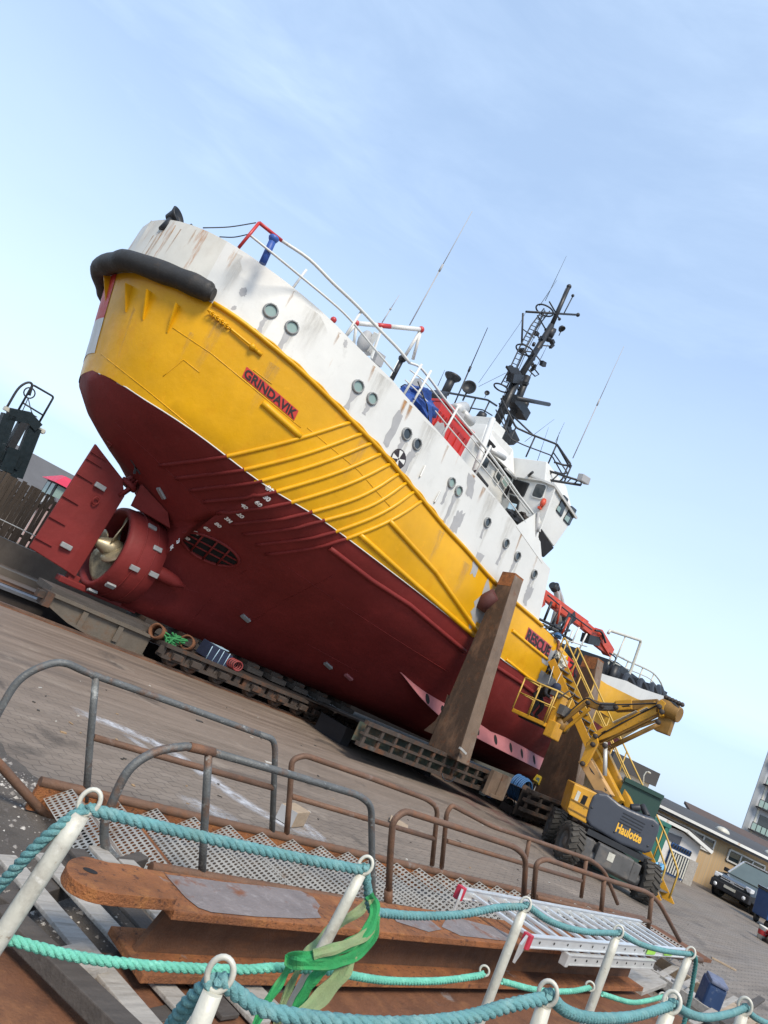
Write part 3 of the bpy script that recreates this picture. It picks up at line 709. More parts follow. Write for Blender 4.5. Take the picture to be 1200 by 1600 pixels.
# --- rudder, nozzle, propeller
rd = MB(); rud = [(-2.95, 3.27), (-2.0, 2.84), (-1.95, 2.6), (-1.72, 2.45), (-1.70, .06), (-3.1, .26)]
def rb(s): return .03 + .17 * min(1, max(0, (s + 3.1) / .9))
n_ = len(rud); rd.poly([P3(s, rb(s), h) for s, h in rud], (0, -1, 0), .001)
vs = [P3(s, rb(s), h) for s, h in rud] + [P3(s, -rb(s), h) for s, h in rud]
mid = [(-2.55, 3.09), (-2.55, .18)]
rd = MB()
def rsheet(side):
    a = [(-2.98, 3.28), (-2.55, 3.08), (-1.98, 2.83), (-1.70, 2.45)]; b = [(-3.1, .26), (-2.6, .19), (-2.1, .12), (-1.78, .06)]
    return [[P3(x[0], side * rb(x[0]), x[1]) for x in a], [P3(x[0], side * rb(x[0]), x[1]) for x in b]]
A_, B_ = rsheet(1), rsheet(-1)
rd.grid(A_, 0, False); rd.grid(B_, 0, False, True)
rd.grid([A_[0], B_[0]], 0, False); rd.grid([A_[1], B_[1]], 0, False)
rd.add([A_[0][0], A_[1][0], B_[1][0], B_[0][0]], [(0, 1, 2, 3)]); rd.add([A_[0][-1], A_[1][-1], B_[1][-1], B_[0][-1]], [(0, 1, 2, 3)])
rud_o = rd.build('rudder', RED, ship, .02)
for hh in (.55, 1.15, 1.75, 2.4, 2.85, 3.05):
    e = -3.1 + (hh - .26) * .04; q = MB(); q.bar(P3(e - .02, rb(e) + .03, hh), P3(e + .42, rb(e + .42) + .02, hh - .03), .05, .02, V((0, 0, 1))); q.build('stiffener', RED, rud_o)
for u, v in ((156, 760), (103, 853)):
    p = pb(u, v, .2); q = MB(); q.box(p + V((0, -.03, 0)), (.3, .08, .13), Matrix.Rotation(R(3), 3, 'Y')); q.build('zinc_anode', ZINC, rud_o, .02)
q = MB(); p = pb(149, 782, .2); q.tube([p + V((math.cos(t) * .08, -.05, math.sin(t) * .1)) for t in [2 * PI * k / 14 for k in range(14)]], .022, 6, True); q.build('lifting_eye', RED, rud_o)
sk_ = MB()
sk_.tube([P3(-1.55, .0, 3.25), P3(-1.75, 0, 2.75)], .12, 12); sk_.tube([P3(-1.62, .22, 2.9), P3(-1.85, .2, 2.4)], .05, 8); sk_.tube([P3(-1.45, -.1, 2.9), P3(-1.7, -.1, 2.4)], .06, 8)
sk_.lathe(P3(-1.5, .1, 3.22), (-.3, 0, -1), [(.001, -.25), (.24, -.22), (.27, 0), (.27, .1), (.2, .13), (.001, .13)], 18); sk_.lathe(P3(-1.72, .1, 2.78), (-.3, 0, -1), [(.001, -.06), (.24, -.06), (.24, .07), (.001, .07)], 18)
for k in range(6):
    t = k * PI / 3; sk_.tube([P3(-1.52 + .2 * math.cos(t), .1 + .2 * math.sin(t), 3.05), P3(-1.56 + .2 * math.cos(t), .1 + .2 * math.sin(t), 2.9)], .03, 6)
sk_.build('rudder_stock', RED, ship)
nz = MB(); cx = P3(-1.42, 0, 1.08)
nz.lathe(cx, (1, 0, 0), [(1.0, 0), (1.13, .0), (1.17, .1), (1.22, .5), (1.22, .8), (1.17, 1.15), (1.08, 1.2), (1.0, 1.1), (.97, .6), (1.0, 0)], 48)
for a in (.42, .8):
    nz.lathe(cx + V((a, 0, 0)), (1, 0, 0), [(1.2, -.012), (1.235, -.012), (1.235, .012), (1.2, .012)], 48)
nzo = nz.build('propeller_nozzle', RED, ship)
for ang, a in ((25, .8), (-8, .45), (-42, .25), (-70, .12), (-5, 1.0), (52, .55)):
    t = R(ang); n = V((0, -math.cos(t), math.sin(t))); q = MB(); xx = V((1, 0, 0)); M_ = Matrix((xx, n.cross(xx), n)).transposed()
    q.box(cx + V((a, 0, 0)) + n * 1.23, (.26, .13, .07), M_); q.build('zinc_anode', ZINC, nzo, .015)
pr = MB(); hc = cx + V((.22, 0, .02))
pr.lathe(hc, (-1, 0, 0), [(.001, -.3), (.27, -.3), (.28, 0), (.25, .15), (.19, .3), (.10, .55), (.05, .62), (.001, .62)], 24)
for kk in range(4):
    a0 = R(170 + 90 * kk); rows = []
    for i in range(8):
        r = .2 + .74 * i / 7; w = .25 + .75 * math.sin(PI * min(1, (i + 1.0) / 8.2)) ** .8; tw = R(62 - 34 * i / 7); row = []
        for j in range(7):
            c_ = (j / 6 - .5) * w; aa = a0 + c_ * math.cos(tw * .6) / max(r, .25) * 1.15
            row.append(hc + V((-c_ * math.sin(tw) * .75, -math.sin(aa) * r, math.cos(aa) * r)))
        rows.append(row)
    pr.grid(rows)
po_ = pr.build('propeller', BRZ, ship)
md = po_.modifiers.new('thickness', 'SOLIDIFY'); md.thickness = .03
# brackets that carry the nozzle, sole piece
q = MB()
q.poly([P3(-1.05, .04, 2.2), P3(-.3, .04, 2.2), P3(.25, .04, 2.35), P3(-.4, .04, 3.0), P3(-.75, .04, 3.2)], (0, -1, 0), .08)
q.poly([pb(222, 757, .5), pb(262, 800, .9), pb(266, 825, .9), pb(234, 806, .62), pb(206, 790, .35)], (0, -1, .2), .07)
q.build('nozzle_bracket', RED, ship)
q = MB(); q.lathe(P3(.2, .85, 1.05), (1, 0, -.05), [(.001, -.9), (.16, -.6), (.2, -.2), (.17, .2), (.05, .55), (.001, .58)], 14); q.build('shaft_fairing', RED, ship)
q = MB(); q.box(P3(-.95, 0, -.12), (2.3, .34, .16)); q.box(P3(-1.75, 0, 0), (.3, .26, .2)); q.build('sole_piece', RED, ship, .03)
q = MB(); q.tube(on_hull([(168, 690), (175, 694), (172, 699)], 2), .03, 6); q.build('hull_eye', RED, ship)
q = MB(); q.bar(P3(-2.2, .6, 3.35), P3(-1.8, .6, 3.15), .03, .1); q.bar(P3(-2.05, .6, 3.4), P3(-1.95, .6, 3.05), .03, .06); q.build('small_anode_bracket', BLK, ship)
# ================================================================== GROUND, SLIP TRACK
X0, X1 = -400, 500
PIT = -1.55
prof = [(-420, YARD), (-2.3, YARD), (-2.3, PIT), (1.75, PIT), (1.75, YARD), (420, YARD)]
g = MB(); g.grid([[P3(X0, b, h) for b, h in prof], [P3(X1, b, h) for b, h in prof]], 0, False, True)
go = g.build('yard_ground', [PAVE, DKSTEEL], None, fix=False)
for p in go.data.polygons:
    if p.normal.z < 0: p.flip()
for p in go.data.polygons:
    c = p.center
    if c.z < YARD - .1: p.material_index = 1
tag(go, None, None, None, 'structure')
# gritty verge where the paving stops
g = MB(); edge_ = [(-6.55, 10.2), (-6.42, 10.9), (-6.36, 11.4), (-6.22, 12.0), (-6.02, 12.5), (-5.7, 12.9), (-5.3, 13.4), (-4.6, 14.2), (-3.6, 15.2), (-2.6, 16.5), (-1.5, 20)]
pts = [P3(s + random.uniform(-.05, .05), b, YARD + .004) for s, b in crom([V((a, b, 0)) for a, b in edge_], 6) for s, b in ((s, b),)] if False else [P3(p.x + random.uniform(-.05, .05), p.y, YARD + .004) for p in crom([V((a, b, 0)) for a, b in edge_], 6)]
pts += [P3(-30, 20, YARD + .004), P3(-30, 10.2, YARD + .004)]
g.add(pts, [tuple(range(len(pts)))]); tag(g.build('gritty_verge', DIRT), None, None, None, 'structure')
g = MB(); rnd = random.Random(3)
def stone(c, r):
    k = [V(q) * r * rnd.uniform(.6, 1.2) for q in ((1, 0, 0), (0, 1, 0), (-1, 0, 0), (0, -1, 0), (0, 0, .7), (0, 0, -.4))]
    g.add([c + q for q in k], [(0, 1, 4), (1, 2, 4), (2, 3, 4), (3, 0, 4), (1, 0, 5), (2, 1, 5), (3, 2, 5), (0, 3, 5)], False, rnd.choice([0, 1, 1, 2, 2]))
for _ in range(5200):
    u, v = (rnd.uniform(-30, 420), rnd.uniform(1150, 1600)) if rnd.random() < .7 else (rnd.gauss(20, 40), rnd.gauss(1240, 25)); q = ph(u, v, YARD)
    k = lerp([(-b, s) for s, b in [(x, -y) for x, y in []]] or [(10.2, -6.55), (11.4, -6.36), (12.5, -6.02), (13.4, -5.3), (15.2, -3.6), (20, -1.5)], -q.y, 1)
    if q.x > k - .05 - abs(rnd.gauss(0, .05)): continue
    dens = .5 + .5 * math.sin(q.x * 3.1 + 1) * math.sin(q.y * 2.3)
    if rnd.random() > dens * .8: continue
    stone(q + V((0, 0, .004)), rnd.choice([.006, .007, .008, .010, .012, .014, .02, .03]) * rnd.uniform(.7, 1.2))
PEB = [mat('pale_pebble', (.42, .40, .37), .8, var=.2), mat('grey_pebble', (.24, .22, .2), .85, var=.2), mat('dark_pebble', (.09, .08, .075), .85, var=.2)]
tag(g.build('loose_gravel', PEB, None, fix=False), None, None, None, 'stuff')
# spilled white powder, pale trail across the pavers
POW = bpy.data.materials.new('white_powder'); POW.use_nodes = True; t = POW.node_tree; p = t.nodes['Principled BSDF']
tc = _n(t, 'ShaderNodeTexCoord').outputs['Object']; p.inputs['Base Color'].default_value = (.62, .64, .68, 1); p.inputs['Roughness'].default_value = .9
uvn = _n(t, 'ShaderNodeVertexColor', layer_name='cover'); al = _n(t, 'ShaderNodeMath', operation='MULTIPLY'); t.links.new(uvn.outputs['Color'], al.inputs[0])
t.links.new(ramp(t, noise(t, tc, 5, 8, .7), .35, .65, .0, 1), al.inputs[1]); t.links.new(al.outputs[0], p.inputs['Alpha'])
def powder(pix, w, d, name='spilled_powder'):
    pts = crom([ph(u, v, YARD + .005) for u, v in pix], 6); q = MB(); n = len(pts)
    for i in range(n):
        a = pts[max(0, i - 1)]; b = pts[min(n - 1, i + 1)]; s = (b - a).cross(V((0, 0, 1))).normalized()
        for k in (-1, -.4, .4, 1): q.v.append(pts[i] + s * k * w)
    for i in range(n - 1):
        for k in range(3): q.f.append([i * 4 + k, i * 4 + k + 1, i * 4 + k + 5, i * 4 + k + 4]); q.m.append(0); q.s.append(True)
    o = q.build(name, POW, None, fix=False); ca = o.data.color_attributes.new('cover', 'FLOAT_COLOR', 'POINT')
    for i in range(len(o.data.vertices)):
        k, r = i % 4, i // 4; e = min(1, r / 4, (n - 1 - r) / 4); val = (d if k in (1, 2) else 0) * e; ca.data[i].color = (val, val, val, 1)
    return tag(o, None, None, None, 'stuff')
powder([(112, 1108), (170, 1130), (240, 1160), (300, 1195), (350, 1232), (420, 1275), (500, 1312)], .22, .75)
powder([(190, 1145), (215, 1160), (240, 1180)], .12, .5); powder([(280, 1250), (330, 1265), (380, 1290)], .25, .6)
powder([(460, 1275), (490, 1300), (505, 1318)], .16, .7)
q = MB(); rl = random.Random(77); LIT = [mat('pale_litter', (.42, .40, .36), .8), mat('dark_litter', (.05, .045, .04), .9), mat('wood_chips', (.3, .2, .11), .9)]
for k in range(230):
    u, v = rl.uniform(0, 1150), rl.uniform(1060, 1480); p = ph(u, v, YARD)
    if p.x < -5.5 or p.y > -2.6 or p.x > 26: continue
    r = rl.uniform(.008, .035) * (1.6 if rl.random() < .1 else 1); a = rl.uniform(0, 6.3)
    q.box(p + V((0, 0, .008)), (r * rl.uniform(1, 4), r, rl.uniform(.006, .016)), Matrix.Rotation(a, 3, 'Z') @ Matrix.Rotation(rl.uniform(-.2, .2), 3, 'X'), rl.choice((0, 1, 1, 2)))
tag(q.build('yard_litter', LIT, None), None, None, None, 'stuff')
# rails of the slip track
def rail(name, b, label, h=YARD + .02):
    t = thing(name, label, 'rail', P3(0, b, h)); q = MB(); q.bar(P3(-40, b, h + .02), P3(60, b, h + .02), .09, .05); q.build('rail_head', mat('worn_rail_' + str(b), (.16, .10, .07), .5, .5, var=.3, scale=3, layers=(((.3, .17, .1), .5, .7, 3, (.3, 1, 1)),)), t)
    q = MB(); q.bar(P3(-40, b, h - .04), P3(60, b, h - .04), .20, .07); q.build('rail_foot', RSTB, t)
rail('slip_rail', 1.95, 'rusty slipway rail on the near side of the cradle wagons'); rail('slip_rail', -2.5, 'rusty slipway rail on the far side of the ship, below the fence')
t = thing('steel_girder', 'long steel girder with a pale worn top lying in the slip pit behind the cradle', 'girder', P3(-3, -1, PIT))
q = MB(); q.bar(P3(-30, -1.0, -.95), P3(-1.6, -1.0, -.95), .5, .08); q.build('top_flange', mat('worn_bluish_steel', (.26, .27, .3), .4, .6, var=.2, scale=3), t)
q = MB(); q.bar(P3(-30, -1.0, -1.28), P3(-1.6, -1.0, -1.28), .2, .55); q.build('web', DKSTEEL, t)
t = thing('concrete_kerb', 'low dirty concrete kerb between the slip pit and the fence wall', 'kerb', P3(0, -4.5, YARD)); q = MB(); q.bar(P3(-60, -4.5, YARD + .1), P3(25, -4.5, YARD + .1), .6, .2); q.build('kerb_block', CONC, t)
# ------------------------------------------------------------------ cradle wagons
def wheel_mb(c, r=.26, w=.16):
    q = MB(); q.lathe(c + V((0, w / 2, 0)), (0, -1, 0), [(.001, 0), (r, 0), (r, w * .3), (r * .86, w * .32), (r * .86, w), (r * .55, w * 1.0), (r * .5, w * .8), (r * .2, w * .8), (r * .2, w * 1.3), (.001, w * 1.3)], 20); return q
def wagon(s0, s1, b, top, bot, nrib, wheels, label, m=CRAD):
    t = thing('cradle_wagon', label, 'wagon', P3(s0, b, YARD), 'wagons of the slipway cradle')
    q = MB(); q.bar(P3(s0, b, top - .04), P3(s1, b, top - .04), .34, .08); q.bar(P3(s0, b, bot + .04), P3(s1, b, bot + .04), .34, .08); q.bar(P3(s0, b - .06, (top + bot) / 2), P3(s1, b - .06, (top + bot) / 2), .05, top - bot - .16)
    q.build('side_beam', m, t)
    for i in range(nrib + 1):
        s = s0 + (s1 - s0) * i / nrib; r = MB(); r.bar(P3(s, b + .06, bot + .08), P3(s, b + .06, top - .08), .05, .2, V((1, 0, 0))); r.build('web_stiffener', m, t)
    q = MB(); q.box(P3((s0 + s1) / 2, 0, top - .08), (s1 - s0, 2 * b - .4, .1)); q.build('deck_plate', DKSTEEL, t)
    for s in wheels:
        w = wheel_mb(P3(s, b + .0, YARD + .30)); wo = w.build('wheel', CRAD, t); 
        q = MB(); q.box(P3(s + .02, b + .2, YARD + .36), (.3, .14, .16)); q.build('axle_box', CRAD, wo, .02)
    return t
wagon(.35, 6.7, 2.0, -.42, -.78, 20, [.75, 1.35, 2.3, 3.5, 4.5, 5.4, 6.0, 6.5], 'long ribbed cradle wagon with eight visible wheels under the ship\'s stern')
wagon(7.15, 8.6, 2.0, -.45, -.8, 5, [7.5, 8.2], 'short two-wheeled link wagon between the ribbed wagon and the platform')
wagon(9.0, 22, 1.95, -.5, -.85, 22, [10, 12, 14, 16, 18], 'long cradle wagon in the dark under the ship\'s midbody and bow')
# fish-bellied stern beam
t = thing('stern_cradle_beam', 'fish-bellied grey-brown beam under the rudder at the tail of the cradle', 'beam', P3(-2.2, 1.2, YARD))
q = MB(); up_ = [(-2.6, -.42), (-1.2, -.44), (.2, -.46)]; dn_ = [(-2.6, -.66), (-2.0, -.86), (-1.2, -.98), (-.4, -1.0), (.2, -.98)]
ou = [P3(s, 1.55, h) for s, h in up_] + [P3(s, 1.55, h) for s, h in reversed(dn_)]; q.poly(ou, (0, -1, 0), .06); q.build('belly_plate', CRADG, t)
q = MB(); q.bar(P3(-2.65, 1.5, -.42), P3(.2, 1.5, -.46), .3, .07); q.build('top_flange', CRADG, t)
q = MB(); lowp = [P3(s, 1.5, h) for s, h in dn_]
for a, b in zip(lowp, lowp[1:]): q.bar(a, b, .3, .06)
q.build('bottom_flange', CRADG, t)
for s in (-1.7, -.7): q = MB(); q.bar(P3(s, 1.6, -.5), P3(s, 1.6, -.9), .04, .14, V((1, 0, 0))); q.build('web_stiffener', CRADG, t)
q = MB(); q.box(P3(-2.7, 1.5, -.55), (.18, .4, .34)); q.box(P3(-2.85, 1.5, -.5), (.2, .2, .16)); q.build('end_buffer', CRAD, t)
q = MB(); q.box(P3(-1.2, .9, -.35), (2.9, 1.0, .16)); q.build('cross_timbers', TIMD, t)
# keel blocks
for k, s in enumerate((.6, 1.9, 3.2, 4.3, 5.3, 6.3, 7.4, 8.6)):
    t = thing('keel_block', 'greenish timber keel block under the keel', 'block', P3(s, 0, -.42), 'keel blocks under the ship')
    q = MB(); q.box(P3(s, .15, -.34), (.62, 1.3, .15)); q.build('lower_timber', TIMD, t, .01); q = MB(); q.box(P3(s, .1, -.21), (.5, 1.0, .11)); q.build('upper_timber', CRAD, t, .01)
    t['label'] = ['keel block next to the green rope, nearest the rudder', 'keel block behind the two rusty drums', 'keel block behind the dark crate', 'keel block just past the dark crate', 'keel block fifth from the rudder, on the ribbed wagon', 'keel block at the forward end of the ribbed wagon', 'keel block over the short link wagon', 'keel block beside the near cradle arm'][k]
# odds and ends lying on the wagon
def drum(u, v, label, d):
    c = pb(u, v, 1.55); t = thing('rusty_drum', label, 'drum', c); q = MB(); q.lathe(c, V(d).normalized(), [(.16, -.2), (.2, -.2), (.2, .2), (.16, .2), (.16, -.2)], 20, close=False); q.build('shell', RSTB, t)
drum(247, 988, 'rusty open drum lying on the cradle wagon, left of the green rope', (-.5, -.4, .1)); drum(293, 1005, 'rusty open drum lying on the cradle wagon, right of the green rope', (-.5, -.5, .1))
t = thing('green_rope_heap', 'heap of bright green rope on the cradle wagon between two drums', 'rope', pb(270, 1000, 1.8)); q = MB()
for k in range(7):
    c = pb(268 + random.uniform(-8, 10), 998 + random.uniform(-5, 8), 1.75); q.tube(crom([c + V((random.uniform(-.25, .25), random.uniform(-.1, .1), random.uniform(-.1, .14))) for _ in range(5)], 4), .025, 6)
q.build('strands', mat('bright_green_rope', (.025, .18, .055), .8), t)
t = thing('dark_crate', 'dark blue-black crate with pale lashings on the cradle wagon', 'crate', pb(335, 1030, 1.6)); q = MB(); c = pb(335, 1022, 1.6); q.box(c, (.75, .6, .42), Matrix.Rotation(R(8), 3, 'Y')); q.build('body', HATB, t, .02)
q = MB(); 
for k in range(4): q.tube([c + V((-.4 + k * .2, -.33, -.2)), c + V((-.3 + k * .2 + random.uniform(-.1, .1), -.33, .2))], .012, 5)
q.box(c + V((0, 0, .23)), (.5, .4, .02)); q.build('lashings', mat('pale_blue_cord', (.35, .5, .6), .7), t)
t = thing('red_hose_coil', 'tangle of red hose beside the dark crate on the wagon', 'hose', pb(362, 1040, 1.9)); q = MB(); c = pb(362, 1036, 1.9)
for k in range(4): q.tube([c + V((math.cos(a) * .16 + k * .04, -.05 * k, math.sin(a) * .13)) for a in [2 * PI * i / 12 for i in range(12)]], .022, 6, True)
q.build('coil', mat('dull_red_hose', (.2, .03, .03), .6), t)
# ------------------------------------------------------------------ outrigger platform and upright arms
t = thing('cradle_platform', 'rusty open frame platform that carries the near upright arm beside the ship', 'platform', P3(7, 5.8, YARD))
for hh, w in ((.0, .10), (-.28, .06), (-.55, .10)):
    q = MB(); q.bar(P3(4.3, 5.85, hh), P3(10.6, 5.55, hh - .02), .16, w); q.build('side_rail', CRAD, t)
for k in range(11):
    s = 4.4 + k * .61; b = 5.87 - (s - 4.3) * .047; q = MB(); q.bar(P3(s, b, -.52), P3(s, b, -.03), .07, .1, V((1, 0, 0))); q.build('post', CRAD, t)
q = MB(); q.add([P3(4.7, 5.7, -.04), P3(10.6, 5.4, -.06), P3(10.6, 1.9, -.35), P3(5.6, 1.9, -.35)], [(0, 1, 2, 3)]); q.build('deck_plate', BLK, t)
q = MB(); q.add([P3(4.3, 5.6, -.55), P3(10.6, 5.3, -.55), P3(10.6, 5.3, -.05), P3(4.3, 5.6, -.05)], [(0, 1, 2, 3)]); q.build('inner_plate', mat('green_stained_steel', (.05, .07, .055), .8, var=.4, scale=1.5, layers=(((.13, .07, .03), .5, .7, 3),)), t)
for s in (5.2, 9.2): q = MB(); q.box(P3(s + .6, 3.4, -.75), (.35, 1.2, .5)); q.build('support_leg', BLK, t)
for s in (10.45, 11.0):
    q = MB(); q.bar(P3(s, 5.9, -.62), P3(s, 5.9, .12), .12, .5, V((1, 0, 0))); q.build('end_plate', POSTL, t)
q = MB(); q.box(P3(10.72, 5.6, -.58), (.6, .9, .08)); q.build('end_tray', POSTL, t)
q = MB(); q.tube(crom([pb(690, 1208, 5.9), pb(694, 1218, 6), pb(704, 1221, 6), pb(712, 1214, 5.9)], 4), .02, 6); q.build('hanging_cable', BLK, t)
def arm(s, th, bi0, bo0, bi1, bo1, h0, h1, label):
    t = thing('upright_arm', label, 'arm', P3(s, bo0, h0), 'upright arms of the slipway cradle')
    q = MB(); q.hexa([P3(s, bi0, h0), P3(s, bo0, h0), P3(s + th, bo0 + .0, h0), P3(s + th, bi0, h0), P3(s, bi1, h1), P3(s, bo1, h1 + .06), P3(s + th * .8, bo1, h1 + .06), P3(s + th * .8, bi1, h1)]); q.build('box_column', POSTM, t, .012)
    q = MB(); e = .012; q.add([P3(s + .01, bo0 + e, h0), P3(s + th - .01, bo0 + e, h0), P3(s + th * .8 - .01, bo1 + e, h1 + .04), P3(s + .01, bo1 + e, h1 + .04)], [(0, 1, 2, 3)]); q.build('outer_plate', POSTL, t)
    q = MB(); q.hexa([P3(s - .006, bi1 - .0, h1 - .42), P3(s - .006, bo1 + .03, h1 - .36), P3(s + th * .8 + .01, bo1 + .03, h1 - .36), P3(s + th * .8 + .01, bi1, h1 - .42), P3(s - .006, bi1, h1 + .02), P3(s - .006, bo1 + .012, h1 + .08), P3(s + th * .8 + .006, bo1 + .012, h1 + .08), P3(s + th * .8 + .006, bi1, h1 + .02)]); q.build('orange_primed_cap', RSTN, t)
    return t
t = arm(8.0, .62, 4.98, 6.12, 4.92, 5.38, -.0, 5.62, 'near brown steel upright arm, tallest against the ship\'s side')
q = MB(); q.poly([ps(u, v, 8.02) for u, v in [(699, 1085), (692, 1108), (680, 1126), (662, 1141), (688, 1152), (706, 1120)]], (-1, 0, 0), .5); q.build('flared_foot', POSTM, t)
c = pb(763, 940, 4.9); q = MB(); q.tube([c + V((0, -.15, .28)), c + V((0, .1, -.02)), c + V((0, .2, -.3))], [.2, .26, .2], 12); q.build('fender_pad', mat('oxide_red_pad', (.08, .022, .02), .7, var=.3), t)
q = MB(); c = pb(722, 1173, 6.2); q.bar(c + V((-.15, 0, .05)), c + V((.16, -.04, -.03)), .07, .06); q.build('pale_clamp', ALUD, t)
arm(14.3, .62, 4.95, 6.55, 4.9, 5.42, -.1, 5.0, 'far brown steel upright arm, behind the yellow stairway')
t = thing('cradle_platform', 'low dark frame platform behind the hose cart, under the far upright arm', 'platform', P3(13, 5.9, YARD))
for hh in (.0, -.3, -.6): q = MB(); q.bar(P3(11.8, 6.3, hh), P3(17.5, 6.3, hh), .14, .1); q.build('side_rail', CRAD, t)
for k in range(8): q = MB(); s = 12 + k * .75; q.bar(P3(s, 6.3, -.6), P3(s, 6.3, 0), .07, .1, V((1, 0, 0))); q.build('post', CRAD, t)
q = MB(); q.add([P3(11.8, 6.1, -.05), P3(17.5, 6.1, -.05), P3(17.5, 1.9, -.3), P3(11.8, 1.9, -.3)], [(0, 1, 2, 3)]); q.add([P3(11.8, 6.1, -.85), P3(17.5, 6.1, -.85), P3(17.5, 6.1, -.05), P3(11.8, 6.1, -.05)], [(0, 1, 2, 3)]); q.build('deck_plate', DKSTEEL, t)
# ------------------------------------------------------------------ far side: wall with fence, lift tower, houses
t = thing('concrete_wall', 'dirty concrete wall below the dark board fence at the left', 'wall', P3(-5, -7.9, YARD)); q = MB(); q.bar(P3(-60, -7.95, -.6), P3(40, -7.95, -.6), .4, .8); q.build('wall_body', CONC, t)
t = thing('board_fence', 'dark weathered upright-board fence with gaps on top of the concrete wall', 'fence', P3(-5, -7.8, -.2))
q = MB(); rnd = random.Random(5); s = -8.0
while s < 9:
    w = rnd.uniform(.10, .15); gap = .015 if s < -1.2 or rnd.random() > .35 else .07; top = 1.78 + rnd.uniform(-.05, .04) - (0 if s < -.6 else .1)
    if -1.0 < s < .2 and rnd.random() < .25: top -= .5
    q.box(P3(s + w / 2, -7.78, (top - .18) / 2), (w, .03, top + .18), Matrix.Rotation(rnd.uniform(-.012, .012), 3, 'Y')); s += w + gap
q.build('boards', FENC, t)
for hh in (.1, 1.3): q = MB(); q.bar(P3(-8, -7.85, hh), P3(9, -7.85, hh), .06, .1); q.build('rail', FENC, t)
for k in range(9): q = MB(); q.bar(P3(-8 + 2 * k, -7.9, -.2), P3(-8 + 2 * k, -7.9, 1.5), .1, .1); q.build('post', FENC, t)
q = MB(); q.tube([pb(0, 811, -7.3), pb(60, 840, -7.3), pb(140, 885, -7.3)], .02, 5); t = thing('slack_cable', 'thin cable strung in front of the board fence', 'cable', P3(-2, -7.3, 0)); q.build('wire', ALUD, t)
# lift tower behind the fence
TW = mat('dark_blue_green_steel', (.008, .018, .024), .5, .2, var=.2)
t = thing('hoist_tower', 'dark blue-green hoist tower with a tubular guard frame, rising behind the fence', 'tower', P3(-.8, -14, YARD))
S_ = lambda u, v, bb=-14: pb(u, v, bb)
q = MB(); q.bar(S_(-2, 690), S_(14, 648), .5, .5); q.bar(S_(24, 745), S_(54, 668), .36, .5); q.bar(S_(-30, 690 + 60), S_(-2, 690), .5, .5); q.bar(S_(5, 735), S_(20, 700), .8, .5); q.bar(S_(18, 722), S_(28, 727), .5, .4); q.bar(S_(0, 800), S_(14, 738), .75, .5); q.build('column', TW, t)
q = MB(); q.bar(S_(12, 646), S_(42, 652), .5, .5); q.bar(S_(40, 648), S_(58, 668), .5, .4); q.build('crosshead', TW, t); q = MB(); q.bar(S_(-6, 706), S_(22, 724), .4, .4); q.build('crosshead', TW, t)
q = MB(); q.bar(S_(14, 700), S_(36, 660), .5, .3); q.build('hoist_cylinder', BLK, t)
q = MB(); q.tube(bend([S_(27, 644), S_(51, 601), S_(84, 620), S_(59, 664)], .1), .045, 7); q.tube([S_(35, 629), S_(66, 648)], .035, 6); q.build('guard_frame', BLK, t)
q = MB(); q.tube(crom([S_(11, 636), S_(28, 608), S_(42, 598), S_(50, 601), S_(46, 618)], 6), .05, 7); q.tube([S_(46, 614) + V((math.cos(a) * .22, 0, math.sin(a) * .22)) for a in [2 * PI * k / 14 for k in range(14)]], .03, 6, True); q.tube(crom([S_(44, 622), S_(50, 645), S_(58, 652)], 5), .02, 5); q.tube(crom([S_(44, 622), S_(36, 640), S_(30, 650)], 5), .02, 5); q.build('hoses', BLK, t)
q = MB(); q.box(S_(12, 640), (.3, .3, .16)); q.box(S_(63, 672), (.3, .3, .16)); q.sphere(S_(67, 674), .12, 8); q.build('lamps', GALV, t)
def prism_house(name, label, c, size, rz, wallm, roofm, ridge, cat='house', over=.3):
    t = thing(name, label, cat, c); M_ = Matrix.Rotation(rz, 3, 'Z'); c = V(c); x, y, z = size[0] / 2, size[1] / 2, size[2]
    L = lambda a, b, h: c + M_ @ V((a, b, h))
    q = MB(); q.hexa([L(-x, -y, 0), L(x, -y, 0), L(x, y, 0), L(-x, y, 0), L(-x, -y, z), L(x, -y, z), L(x, y, z), L(-x, y, z)]); q.add([L(-x, -y, z), L(-x, y, z), L(-x, 0, z + ridge)], [(0, 1, 2)]); q.add([L(x, -y, z), L(x, y, z), L(x, 0, z + ridge)], [(0, 1, 2)]); q.build('wall', wallm, t, fix=True)
    q = MB(); k = over; dz = ridge * k / y
    for sg in (-1, 1): q.poly([L(-x - k, sg * (y + k), z - dz + .05), L(x + k, sg * (y + k), z - dz + .05), L(x + k, 0, z + ridge + .05), L(-x - k, 0, z + ridge + .05)], M_ @ V((0, sg * ridge, y)), .12)
    q.build('roof', roofm, t); return t, L
SLATE = mat('grey_slate_roof', (.10, .10, .105), .8, var=.12, scale=.6)
BRR = mat('red_brick_wall', (.22, .10, .07), .9, var=.2)
p = pb(75, 762, -60)
prism_house('grey_roofed_house', 'brick house with a long grey slate roof beyond the fence, at the far left', (p.x - 5, 62, YARD), (17, 9, 3.3), R(2), BRR, SLATE, 3.6)
t, L = prism_house('small_white_gable', 'small white-trimmed gable between the grey roof and the red lantern roof', (p.x + 3.9, 58, YARD), (1.2, 3, 3.6), R(20), WHT, SLATE, 1.0)
p = pb(93, 768, -34)
t = thing('lookout_hut', 'small white lookout hut with a red hipped roof above the fence', 'hut', (p.x + .3, 34, YARD))
cc = V((p.x + .4, 34, 0)); q = MB(); q.box(cc + V((0, 0, .6)), (2.2, 2.0, 3.2)); q.build('wall', WHT, t); q = MB(); q.box(cc + V((0, 0, 2.72)), (2.3, 2.1, 1.05)); wn = q.build('window', BLK, t)
q = MB()
